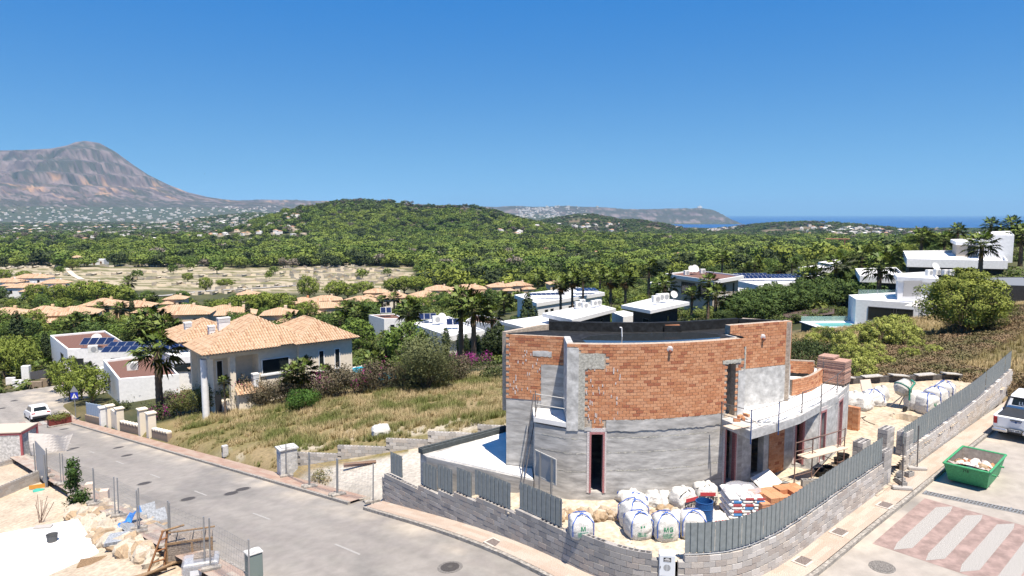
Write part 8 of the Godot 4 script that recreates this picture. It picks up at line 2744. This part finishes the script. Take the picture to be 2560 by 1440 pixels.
	var hd := [[90,848,125,175,842,130,4.0, "long dark clipped hedge behind the split level villa"], [185,838,135,320,828,140,4.0, "dark clipped hedge between the split level villa and the terracotta roofs"], [0,850,120,60,852,122,3.5, "dark hedge beside the tall cypress at the side street"], [430,838,135,480,832,138,4.0, "dark clipped hedge behind the solar panels"], [300,850,118,350,846,118,4.5, "dark hedge corner behind the white parapet"], [1720,800,100,1800,790,108,3.2, "clipped dark hedge beside the dark pavilion"], [1795,785,112,1850,775,118,3.2, "clipped hedge below the two storey villa"], [890,838,78,930,832,80,0.8, "low bright clipped hedge beyond the villa corner"]]
	for q in hd:
		var a := at_depth(q[0], q[1], q[2]); var b := at_depth(q[3], q[4], q[5])
		a.y = height_at(a.x, a.z); b.y = height_at(b.x, b.z)
		var d := b - a
		var t := thing("clipped_hedge", q[7], "hedge", (a + b) * 0.5 - Vector3(0,0.3,0), atan2(-d.z, d.x))
		var o := inst("foliage", hmm, leaf, t); o.scale = Vector3(Vector2(d.x, d.z).length(), q[6], 2.2)
	for k in 34:
		var u := 1835.0 + (k % 17) * 21.0 + r.randf_range(-6,6); var d := 118.0 + 14.0 * int(k / 17) + r.randf_range(-4,4)
		var p := at_depth(u, 770, d); p.y = height_at(p.x, p.z)
		tree("laurel_tree", p, garden[1], r.randf_range(5,7), r.randf_range(3.6,4.8), r.randf() * 6, "dense dark green tree in the bank below the palms", "tree", "dark tree bank below the palms", leaf)
	for k in 16:
		var u := 1750.0 + k * 24.0
		var p := at_depth(u, 800,104.0 + 3.0 * (k % 3)); p.y = height_at(p.x, p.z)
		sprawl("low_shrub", "low leafy shrub at the foot of the dark tree bank", "shrub", "low shrubs before the tree bank", p, Vector3(1.7,1.5,1.5),500,0.13, Color(0.05,0.075,0.02), Color(0.12,0.15,0.04),400 + k)
	var vt := [[215,765,250,14,10], [250,770,248,13,10], [300,765,250,13,9], [95,780,260,9,8], [150,785,255,9,8], [620,795,205,11,9], [660,790,205,10,9], [700,795,205,12,9], [770,735,300,10,12], [840,735,310,12,9], [870,738,310,11,8], [910,735,320,11,8], [1010,725,330,13,9], [1040,722,330,12,9], [980,728,330,11,8], [60,700,420,9,6], [100,703,400,8,5], [515,735,330,7,8], [565,730,360,11,5], [470,708,400,7,6], [180,665,520,12,9], [10,700,400,10,8], [1180,730,330,10,7], [1330,720,330,10,8], [550,790,230,9,7], [1425,735,260,9,8]]
	for q in vt:
		var p := at_depth(q[0], q[1], q[2]); p.y = height_at(p.x, p.z)
		tree("valley_pine", p, pines[r.randi() % 3], q[3], q[4], r.randf() * 6, "broad yellow green pine standing among the valley houses", "pine tree", "pines among the valley houses", leaf)
	var made := 0
	var tries := 0
	while made < 210 and tries < 6000:
		tries += 1
		var d := r.randf_range(95,335)
		var u := r.randf_range(-40,2600)
		var x := (u - 1280.0) / FPX * d
		if d < 110 and (u < 250 or u > 2000): continue
		if u > 1700 and d < 140: continue
		if d > 285.0 and u < 1050.0: continue
		if not free_spot(x, -d, 2.5): continue
		if left_tc(x, -d).x < 95.0 and absf(left_tc(x, -d).y) < 9.0: continue
		var bad := false
		for b in built:
			if Vector2(x - b.x, -d - b.z).length() < b.y + 7.0 and -d > b.z and absf(x / d - b.x / -b.z) < b.y / -b.z: bad = true
		if bad and r.randf() < 0.8: continue
		var p := Vector3(x, height_at(x, -d), -d)
		var kind := r.randi() % 3
		var s := r.randf_range(3.2,6.0)
		tree("garden_tree", p, garden[kind], s * 1.15, s, r.randf() * 6, ["leafy mid green garden tree among the valley houses", "dark green garden tree among the valley houses", "yellow green garden tree among the valley houses"][kind], "tree", "garden trees among the valley houses", leaf)
		made += 1
	var und := MB.new()
	cloud(und, r, Vector3(0,0.4,0), Vector3(0.6,0.5,0.6),110,0.13, Color(0.8,0.8,0.8), Color(1.2,1.2,1.2),0.3)
	var undm := und.commit()
	var xs: Array = []; var cs := PackedColorArray()
	for k in 9000:
		var d := sqrt(r.randf_range(84.0 * 84.0,345.0 * 345.0))
		var u := r.randf_range(-150,2700)
		var x := (u - 1280.0) / FPX * d
		if d > 290.0 and u < 1060.0: continue
		if not free_spot(x, -d, 1.0): continue
		if left_tc(x, -d).x < 95.0 and absf(left_tc(x, -d).y) < 7.0: continue
		if x > 15.0 and d < 105.0: continue
		var s := r.randf_range(1.2,3.2)
		xs.append(Transform3D(Basis(Vector3.UP, r.randf() * 6).scaled(Vector3(s, s * r.randf_range(0.5,0.9), s)), Vector3(x, height_at(x, -d) - 0.1, -d)))
		cs.append(Color(0.05,0.085,0.018).lerp(Color(0.16,0.19,0.045), r.randf()))
	stuff(self, "undergrowth", undm, leaf, xs, cs, "low green undergrowth filling the gardens between the houses", "undergrowth")
	var tuft := MB.new()
	for k in 26:
		var a := r.randf() * TAU
		var q := Vector3(cos(a),0, sin(a)) * r.randf() * 0.3
		var tip := q * 1.7 + Vector3(r.randf_range(-0.1,0.1), r.randf_range(0.45,1.0), r.randf_range(-0.1,0.1))
		var sd := Vector3(-sin(a),0, cos(a)) * 0.022
		tuft.col = Color.WHITE * r.randf_range(0.75,1.2)
		var nn := Vector3(0,0.8,0.3).normalized()
		tuft.trin(q - sd, q + sd, tip, nn, nn, nn)
	var tuftm := tuft.commit()
	xs = []; cs = PackedColorArray()
	var lot := PackedVector2Array()
	for t in [12.5,20.0,28.0,37.5]:
		lot.append(v2(left_pt(t, 3.25)))
	for q in [[440,1050], [700,1020], [1000,975], [1270,925]]: lot.append(v2(on_ground(q[0], q[1])))
	lot.append(Vector2(2.0,-50.0)); lot.append(Vector2(1.5,-37.4)); lot.append(Vector2(-6,-38.5)); lot.append(Vector2(-11.8,-39.0))
	var bb := Rect2(lot[0], Vector2.ZERO)
	for q in lot: bb = bb.expand(q)
	for k in 80000:
		var p := Vector2(r.randf_range(bb.position.x, bb.end.x), r.randf_range(bb.position.y, bb.end.y))
		if not Geometry2D.is_point_in_polygon(p, lot): continue
		var n := nz.get_noise_2d(p.x * 0.35, p.y * 0.35) + 0.5 * nz.get_noise_2d(p.x * 1.3, p.y * 1.3)
		var edge := sm(-38.5,-43.0, p.y) * sm(2.9,7.0, left_tc(p.x, p.y).y)
		if n < 0.16 - 0.34 * edge: continue
		if r.randf() > 0.55: continue
		var s := r.randf_range(0.22,0.62) * (0.6 + 0.4 * edge)
		xs.append(Transform3D(Basis(Vector3.UP, r.randf() * 6).scaled(Vector3(s, s, s)), Vector3(p.x, height_at(p.x, p.y) - 0.03, p.y)))
		var g := clampf(0.5 + 1.3 * nz.get_noise_2d(p.x * 0.22 + 20.0, p.y * 0.22) + r.randf_range(-0.2,0.2),0,1)
		cs.append(Color(0.40,0.32,0.19).lerp(Color(0.13,0.155,0.045), g))
	for k in 46:
		var q := Vector2(r.randf_range(bb.position.x, bb.end.x), r.randf_range(bb.position.y, bb.end.y))
		if not Geometry2D.is_point_in_polygon(q, lot): continue
		var s := r.randf_range(0.35,0.85)
		sprawl("lot_weed", "low olive green weed clump in the dry grass lot", "weed", "weeds of the dry lot", Vector3(q.x, height_at(q.x, q.y) - 0.1, q.y), Vector3(s, s * 0.7, s),260,0.05, Color(0.09,0.1,0.03), Color(0.2,0.19,0.07),900 + k)
	stuff(self, "dry_grass", tuftm, M("grass"), xs, cs, "tall dry yellow and green grass covering the empty lot", "grass")
	print("grass ", xs.size())
	var br := MB.new()
	for k in 60:
		var a := r.randf() * TAU
		var p := Vector3(cos(a),0, sin(a)) * sqrt(r.randf()) * 0.5
		var q := p + Vector3(r.randf_range(-0.4,0.4), r.randf_range(0.1,0.5), r.randf_range(-0.4,0.4))
		br.col = Color(0.8,0.8,0.8) * r.randf_range(0.7,1.25)
		var w := Vector3(r.randf_range(-1,1),0, r.randf_range(-1,1)).normalized() * 0.02
		br.tri(p - w, p + w, q)
	cloud(br, r, Vector3(0,0.25,0), Vector3(0.55,0.3,0.55),130,0.05, Color(0.75,0.75,0.75), Color(1.25,1.25,1.25),0.3)
	var brm := br.commit()
	xs = []; cs = PackedColorArray()
	var gx: Array = []; var gc := PackedColorArray()
	for k in 44000:
		var x := r.randf_range(8.0,62.0); var z := r.randf_range(-92.0,-40.0)
		if Geometry2D.is_point_in_polygon(Vector2(x, z), plot_poly): continue
		var b := right_tc(x, z)
		if b.y > -1.6 and b.x < 29.5: continue
		if x / -z > 0.86: continue
		var n := nz.get_noise_2d(x * 0.12 + 4.0, z * 0.12)
		var grassy := -z > 56.0 + x * 0.22 + 12.0 * n or b.x > 31.5 + 3.0 * n and b.y > -6.0
		var y := height_at(x, z)
		if grassy:
			if r.randf() < 0.45 or not free_spot(x, z, 0.5): continue
			var s := r.randf_range(0.3,0.7)
			gx.append(Transform3D(Basis(Vector3.UP, r.randf() * 6).scaled(Vector3.ONE * s), Vector3(x, y - 0.03, z)))
			gc.append(Color(0.42,0.33,0.19).lerp(Color(0.24,0.21,0.1), clampf(0.5 + n * 1.5 + r.randf_range(-0.3,0.3),0,1)))
		elif z < -40.5:
			var s := r.randf_range(0.7,1.6)
			xs.append(Transform3D(Basis(Vector3.UP, r.randf() * 6).scaled(Vector3(s, s * 0.8, s)), Vector3(x, y - 0.05, z)))
			cs.append(Color(0.21,0.145,0.085).lerp(Color(0.13,0.12,0.05), clampf(0.5 + 1.6 * nz.get_noise_2d(x * 0.25, z * 0.25 + 60.0) + r.randf_range(-0.25,0.25),0,1)))
	stuff(self, "bramble_scrub", brm, vmat("scrub", 0.9, null, 1.0,0.25), xs, cs, "dense brown bramble scrub covering the slope behind the straight fence", "scrub")
	stuff(self, "slope_grass", tuftm, M("grass"), gx, gc, "dry straw coloured grass on the slope round the large pine", "grass")
	print("scrub ", xs.size(), " ", gx.size())
# ================================================================ pine belt, far hills, towns
func clump_mesh(seed_: int, leaves: int, size: float, lumps: int) -> ArrayMesh:
	var r := RandomNumberGenerator.new(); r.seed = seed_
	var m := MB.new()
	m.soft = 4.5
	for k in lumps:
		var a := k * 2.399
		var t := (k + 0.5) / lumps
		var p := Vector3(cos(a) * 0.3 * (1.0 - 0.5 * t),0.42 + 0.42 * t, sin(a) * 0.3 * (1.0 - 0.5 * t))
		cloud(m, r, p, Vector3(0.24,0.19,0.24), leaves, size, Color(0.75,0.75,0.75), Color(1.25,1.25,1.25),0.3)
	m.col = Color(0.55,0.5,0.5)
	m.tube(Vector3(0,-0.2,0), Vector3(0,0.5,0),0.03,0.02,4, false)
	return m.commit()
func build_far() -> void:
	var r := RandomNumberGenerator.new(); r.seed = 404
	var leaf := vmat("far_leaf", 0.85, null, 1.0,0.4)
	var mid := [clump_mesh(1,34,0.075,9), clump_mesh(2,30,0.08,8), clump_mesh(3,36,0.075,10)]
	var low := [clump_mesh(4,16,0.13,5), clump_mesh(5,14,0.14,5)]
	var spots: Array = []
	for q in [[1303,612,11], [1312,656,16], [1345,608,8], [1356,609,7], [1475,612,8], [1470,625,12], [1570,626,10], [1580,612,10], [1645,600,6], [1733,620,6], [1750,622,8], [1830,622,14], [1858,624,18], [1950,632,8], [1390,572,9], [1340,570,12], [1355,566,10], [1470,572,10], [1530,582,12], [1565,585,9], [1445,588,8], [1250,582,7], [1215,572,8], [625,605,8], [628,608,6], [500,598,10], [775,616,6], [700,560,10], [735,548,12], [745,545,8], [690,585,9], [2110,580,8], [2125,574,9], [2150,590,10], [2200,592,8], [2250,580,9], [2020,582,8], [1995,590,7]]:
		spots.append([q[0], q[1], q[2] * 0.75])
	for k in 240:
		var g := r.randi() % 4
		var u := 0.0; var v := 0.0
		if g == 0: u = r.randf_range(480,760); v = r.randf_range(545,600) - (u - 480) * 0.02
		elif g == 1: u = r.randf_range(0,480); v = r.randf_range(565,605)
		elif g == 2: u = r.randf_range(2000,2380); v = r.randf_range(572,602)
		elif k % 2: u = r.randf_range(1290,1560); v = r.randf_range(562,592)
		else: u = r.randf_range(1080,2050); v = r.randf_range(598,662)
		spots.append([u, v, r.randf_range(4.0,7.5)])
	for q in spots:
		var p := on_ground(q[0], q[1])
		if -p.z < 1500.0:
			for e in [[0.0,9.0], [11.0,9.0], [24.0,7.0]]: built.append(Vector3(p.x * (1.0 + e[0] / p.z), e[1], p.z + e[0]))
	var sets: Array = [[], [], [], [], []]
	var cols: Array = [PackedColorArray(), PackedColorArray(), PackedColorArray(), PackedColorArray(), PackedColorArray()]
	var near_ones: Array = []
	for k in 34000:
		var d := sqrt(r.randf_range(330.0 * 330.0,1350.0 * 1350.0))
		var th := tan(deg_to_rad(r.randf_range(-41,42)))
		var x := th * d; var z := -d
		var u := 1280.0 + FPX * th
		var f := nz.get_noise_2d(x * 0.006 + 3.0, z * 0.006) + 0.4 * nz.get_noise_2d(x * 0.02, z * 0.02)
		var dens := 1.0
		if d < 600.0:
			var fld := (1.0 - sm(-0.16,-0.12, th + 0.05 * nz.get_noise_2d(x * 0.012 + 9.0, z * 0.012)))
			var edge := 555.0 + 30.0 * nz.get_noise_2d(x * 0.02,3.0)
			if th < -0.13: dens = 1.0 if d > edge else 0.004
			elif th < 0.35: dens = 0.95 if d > 360.0 else 0.5
			else: dens = 0.6
		else:
			dens = 0.95 if f > -0.12 else 0.3
			if u < 640.0: dens *= 1.0 - 0.85 * sm(730.0,800.0, d)
		if r.randf() > dens: continue
		if not free_spot(x, z, 3.0): continue
		var big := r.randf() * r.randf()
		var h := 5.5 + 8.0 * big + (1.5 if d > 540.0 else 0.0)
		var w := h * r.randf_range(1.0,1.65)
		var tone := nz.get_noise_2d(x * 0.011 + 31.0, z * 0.011) + 0.6 * nz.get_noise_2d(x * 0.05, z * 0.05)
		var dark := r.randf() < 0.12 + 0.5 * sm(0.05,0.4, tone)
		var c := Color(0.09,0.145,0.026).lerp(Color(0.18,0.23,0.042), clampf(0.5 + f + r.randf_range(-0.45,0.45),0,1))
		if dark: c = Color(0.045,0.065,0.02)
		if r.randf() < 0.02: c = Color(0.2,0.17,0.14)
		var y := height_at(x, z)
		var xf := Transform3D(Basis(Vector3.UP, r.randf() * 6).scaled(Vector3(w, h, w)), Vector3(x, y - 0.3, z))
		if d < 640.0:
			near_ones.append([d, xf, c])
		else:
			var kk := r.randi() % 3
			sets[kk].append(xf); cols[kk].append(c)
	near_ones.sort_custom(func(a: Array, b: Array) -> bool: return a[0] < b[0])
	var cmats: Array = []
	for k in 5:
		var t := vmat("belt_pine_%d" % k, 0.85, null, 1.0,0.4)
		var cc := Color(0.1,0.14,0.02).lerp(Color(0.22,0.255,0.04), k / 4.0)
		if k == 0: cc = Color(0.045,0.065,0.02)
		t.albedo_color = lin(cc.r, cc.g, cc.b)
		cmats.append(t)
	for k in near_ones.size():
		var q: Array = near_ones[k]
		if k < 230:
			var ci := 0 if q[2].g < 0.07 else 1 + int(clampf((q[2].g - 0.15) / 0.1,0,0.99) * 4.0)
			var o := inst_root("belt_pine", mid[k % 3], cmats[ci])
			o.transform = q[1]
			tag(o, "single rounded pine at the near edge of the pine belt", "pine tree", "pines at the edge of the belt")
		else:
			var kk := k % 3
			sets[kk].append(q[1]); cols[kk].append(q[2])
	for k in 3:
		stuff(self, "pine_wood", mid[k], leaf, sets[k], cols[k], ["yellow green pine wood filling the valley behind the dry fields", "rounded pines of the wood below the central hill", "mixed pine wood reaching towards the sea"][k], "wood")
	var fx: Array = [[], []]; var fc: Array = [PackedColorArray(), PackedColorArray()]
	for k in 80000:
		var d := sqrt(r.randf_range(1150.0 * 1150.0,3700.0 * 3700.0))
		var th := tan(deg_to_rad(r.randf_range(-40,40)))
		var x := th * d; var z := -d
		var u := 1280.0 + FPX * th
		var f := nz.get_noise_2d(x * 0.0035 + 3.0, z * 0.0035) + 0.35 * nz.get_noise_2d(x * 0.012, z * 0.012)
		var brown := nz.get_noise_2d(x * 0.004 + 77.0, z * 0.004)
		var dens := 1.0
		if brown > 0.16: dens = 0.12
		if f < -0.2: dens *= 0.35
		if r.randf() > dens: continue
		var y := height_at(x, z)
		if y < -96.0: continue
		var h := r.randf_range(5.5,9.5)
		var w := h * r.randf_range(1.1,1.7) * (1.0 + (d - 1150.0) / 2600.0)
		var c := Color(0.045,0.075,0.028).lerp(Color(0.105,0.145,0.042), clampf(0.5 + f * 0.9 + r.randf_range(-0.45,0.45),0,1))
		if f < -0.02 and r.randf() < 0.35: c = Color(0.13,0.11,0.1)
		if r.randf() < 0.06: c = Color(0.14,0.12,0.1)
		fx[k % 2].append(Transform3D(Basis(Vector3.UP, r.randf() * 6).scaled(Vector3(w, h, w)), Vector3(x, y - 0.5, z)))
		fc[k % 2].append(c)
	for k in 2:
		stuff(self, "hill_wood", low[k], leaf, fx[k], fc[k], ["far pine woods covering the low hills", "far evergreen scrub and pines mixed over the hills"][k], "wood")
	var stone := mat("terrace_stone", lin(0.66,0.58,0.45),0.95,0, N("soil"),0.3)
	var rows := [[250,668,560,665], [215,690,545,676], [330,700,640,690], [380,716,700,702], [520,727,760,714], [640,688,860,678], [700,672,920,668], [720,682,1000,680], [700,692,1010,690], [740,702,1000,698], [760,712,980,706], [0,672,190,668], [0,690,170,688], [430,742,620,730], [60,662,140,660], [760,664,880,661], [770,676,960,674], [720,697,900,695]]
	for q in rows:
		var m := MB.new()
		var n := 26
		var prev := Vector3.ZERO
		for k in n + 1:
			var u := lerpf(q[0], q[2], float(k) / n); var v := lerpf(q[1], q[3], float(k) / n) + 1.6 * sin(k * 1.3 + q[0]) + r.randf_range(-0.7,0.7)
			var p := on_ground(u, v)
			if k > 0:
				var w := r.randf_range(0.7,2.2)
				var h := r.randf_range(0.8,2.0)
				m.quad(prev + Vector3(0,-0.4,0.6), p + Vector3(0,-0.4,0.6), p + Vector3(0, h, 0.2), prev + Vector3(0, h, 0.2))
				m.quad(prev + Vector3(0, h, 0.2), p + Vector3(0, h, 0.2), p + Vector3(0, h * 0.6, -w - 1.5), prev + Vector3(0, h * 0.6, -w - 1.5))
			prev = p
		solo("terrace_wall", m, stone, "pale dry stone terrace wall across the dry fields", "terrace wall", "terrace walls of the dry fields")
	for q in [[[[205,700], [185,690], [170,676], [155,664], [150,658]], 3.5, "pale dirt track climbing to the farmhouse"], [[[345,745], [420,740], [480,733], [540,727], [650,722], [740,716]], 5.0, "grey valley road along the foot of the dry fields"], [[[1290,640], [1320,655], [1335,670], [1345,680]], 5.0, "pale dirt track by the quarry like plot in the pines"]]:
		var m := MB.new()
		var pts: Array = []
		for e in q[0]: pts.append(on_ground(e[0], e[1]))
		var seg := 8
		for i in pts.size() - 1:
			for k in seg:
				var a: Vector3 = pts[i].lerp(pts[i + 1], float(k) / seg); var b: Vector3 = pts[i].lerp(pts[i + 1], float(k + 1) / seg)
				var d := (b - a); d.y = 0
				var s: Vector3 = Vector3(-d.z, 0, d.x).normalized() * q[1] * 0.5
				var f := func(p: Vector3) -> Vector3: return Vector3(p.x, height_at(p.x, p.z) + 0.35, p.z)
				m.quad(f.call(a - s), f.call(b - s), f.call(b + s), f.call(a + s))
		var o := structure("track", m, mat("track_dust", lin(0.55,0.48,0.38),0.95) if q[1] != 5.0 or q[0][0][0] > 1000 else mat("valley_road", lin(0.3,0.29,0.27),0.9))
	var fp := PackedVector2Array()
	for q in [[1905,800], [1990,812], [2085,800], [2085,782], [1960,785]]: fp.append(v2(on_ground(q[0], q[1])))
	var fm := MB.new()
	var tri := Geometry2D.triangulate_polygon(fp)
	for i in range(0, tri.size(),3):
		var q := [fp[tri[i]], fp[tri[i + 1]], fp[tri[i + 2]]]
		var w: Array = []
		for e in q: w.append(Vector3(e.x, height_at(e.x, e.y) + 0.9, e.y))
		fm.tri(w[0], w[1], w[2])
	structure("tilled_field", fm, mat("tilled_soil", lin(0.12,0.085,0.07),0.95,0, N("soil"),0.4))
	var bm := MB.new(); bm.bx(Vector3(-0.5,-0.6,-0.4), Vector3(0.5,0.55,0.4)); bm.bx(Vector3(0.1,-0.6,0.3), Vector3(0.75,0.2,0.7))
	var rm := MB.new(); rm.lathe([Vector2(0.72,0.55), Vector2(0.05,0.85)], 4, Transform3D(Basis(Vector3.UP, PI / 4).scaled(Vector3(1.05,1,0.85)), Vector3.ZERO), false)
	var wm := MB.new()
	for x in [-0.3,0.0,0.28]: wm.bx(Vector3(x - 0.06,0.0,0.402), Vector3(x + 0.06,0.25,0.41))
	var body := bm.commit(); var roof := rm.commit(); var win := wm.commit()
	var wh := mat("far_white", lin(0.7,0.68,0.65),0.9); var cr := mat("far_cream", lin(0.62,0.52,0.4),0.9)
	var rf := mat("far_roof", lin(0.45,0.26,0.16),0.9); var dk := M("trim_black")
	for q in spots:
		var p := on_ground(q[0], q[1])
		var d := -p.z
		if d > 5200.0: continue
		var s := clampf(q[2] / FPX * d * 1.5,7.0,26.0)
		var cream := r.randf() < 0.3
		var t := thing("hillside_house", "small white house scattered on the far hillside" if not cream else "small cream house scattered on the far hillside", "house", p + Vector3(0,3.5,0), r.randf_range(-0.7,0.7), "houses scattered over the far hillsides")
		var sc := Vector3(s, minf(s * 0.5,7.0), s)
		var a := inst("wall", body, cr if cream else wh, t); a.scale = sc
		if r.randf() < 0.6:
			var b := inst("roof", roof, rf if r.randf() < 0.7 else wh, t); b.scale = sc
		if d < 1500.0:
			var c := inst("window_row", win, dk, t); c.scale = sc; c.set_meta("kind", "stuff")
	var tx: Array = []; var tc := PackedColorArray()
	for k in 1900:
		var g := r.randf()
		var u := 0.0; var v := 0.0
		if g < 0.55: u = r.randf_range(-60,640); v = 520.0 + 75.0 * pow(r.randf(),0.9); 
		elif g < 0.66: u = r.randf_range(540,760); v = r.randf_range(517,560)
		elif g < 0.86: u = 1290.0 + absf(r.randfn()) * 90.0; v = r.randf_range(516,546)
		elif g < 0.92: u = r.randf_range(1690,1840); v = r.randf_range(567,577)
		else: u = r.randf_range(2020,2420); v = r.randf_range(566,598)
		if g >= 0.66 and g < 0.86 and u > 1520: continue
		var cl := nz.get_noise_2d(u * 0.03, v * 0.09)
		if cl < -0.12 and r.randf() < 0.85: continue
		var p := on_ground(u, v)
		if p.y < -97.5 or -p.z < 1500.0: continue
		if p.y > 130.0: continue
		var s := r.randf_range(5,12) * (1.0 + -p.z / 9000.0)
		tx.append(Transform3D(Basis(Vector3.UP, r.randf() * 6).scaled(Vector3(s, s * 0.55, s)), p + Vector3(0, s * 0.2,0)))
		tc.append(Color(0.62,0.6,0.57).lerp(Color(0.5,0.4,0.32), r.randf() * r.randf()))
	var tm := vmat("town_wall", 0.9)
	stuff(self, "distant_town", body, tm, tx, tc, "countless white houses of the distant town below the mountain and along the coast", "town")
	var ch := on_ground(2047,553)
	var T := thing("hilltop_villa", "white domed villa on the wooded hilltop before the sea", "house", Vector3(ch.x, height_at(ch.x, ch.z), ch.z - 20.0))
	var m := MB.new(); m.bx(Vector3(-12,-3,-6), Vector3(10,9,6)); m.bx(Vector3(-4,9,-4), Vector3(6,13,4)); part(T, "wall", m, wh)
	m = MB.new(); m.ball(Transform3D(Basis().scaled(Vector3(4,4,4)), Vector3(1,13,0)),12,8); part(T, "dome", m, wh)
	var lp := at_depth(1750,518,8590.0)
	var LH := thing("lighthouse", "tiny pale lighthouse on top of the far cape", "lighthouse", lp)
	m = MB.new(); m.tube(Vector3(0,-10,0), Vector3(0,26,0),6,4.5,10); part(LH, "tower", m, wh)
	m = MB.new(); m.bx(Vector3(-30,-8,-6), Vector3(24,10,6)); part(LH, "keeper_house", m, wh)
	var cb := on_ground(2110,640)
	var CR := thing("tower_crane", "thin reddish tower crane standing in the woods before the sea", "crane", cb)
	var hh := (2110.0 - 2109.0) + 40.0 / FPX * -cb.z
	m = MB.new(); m.tube(Vector3.ZERO, Vector3(0, hh, 0),0.5,0.5,4); part(CR, "mast", m, M("crane_red"))
	m = MB.new(); m.tube(Vector3(-48.0 / FPX * -cb.z, hh, 0), Vector3(12.0 / FPX * -cb.z, hh - 0.3,0),0.5,0.5,4); part(CR, "jib", m, M("crane_red"))
	for q in [[511,435,90], [554,434,140]]:
		m = MB.new()
		m.tri(Vector3(-0.16,0.05,0), Vector3(0,0,0.05), Vector3(0,0,-0.05)); m.tri(Vector3(0.16,0.06,0), Vector3(0,0,-0.05), Vector3(0,0,0.05))
		m.tube(Vector3(0,0,-0.1), Vector3(0,0,0.09),0.02,0.01,5)
		solo("bird", m, dk, "tiny dark bird flying before the mountain slope", "bird", "birds in the sky", at_depth(q[0], q[1], q[2]))
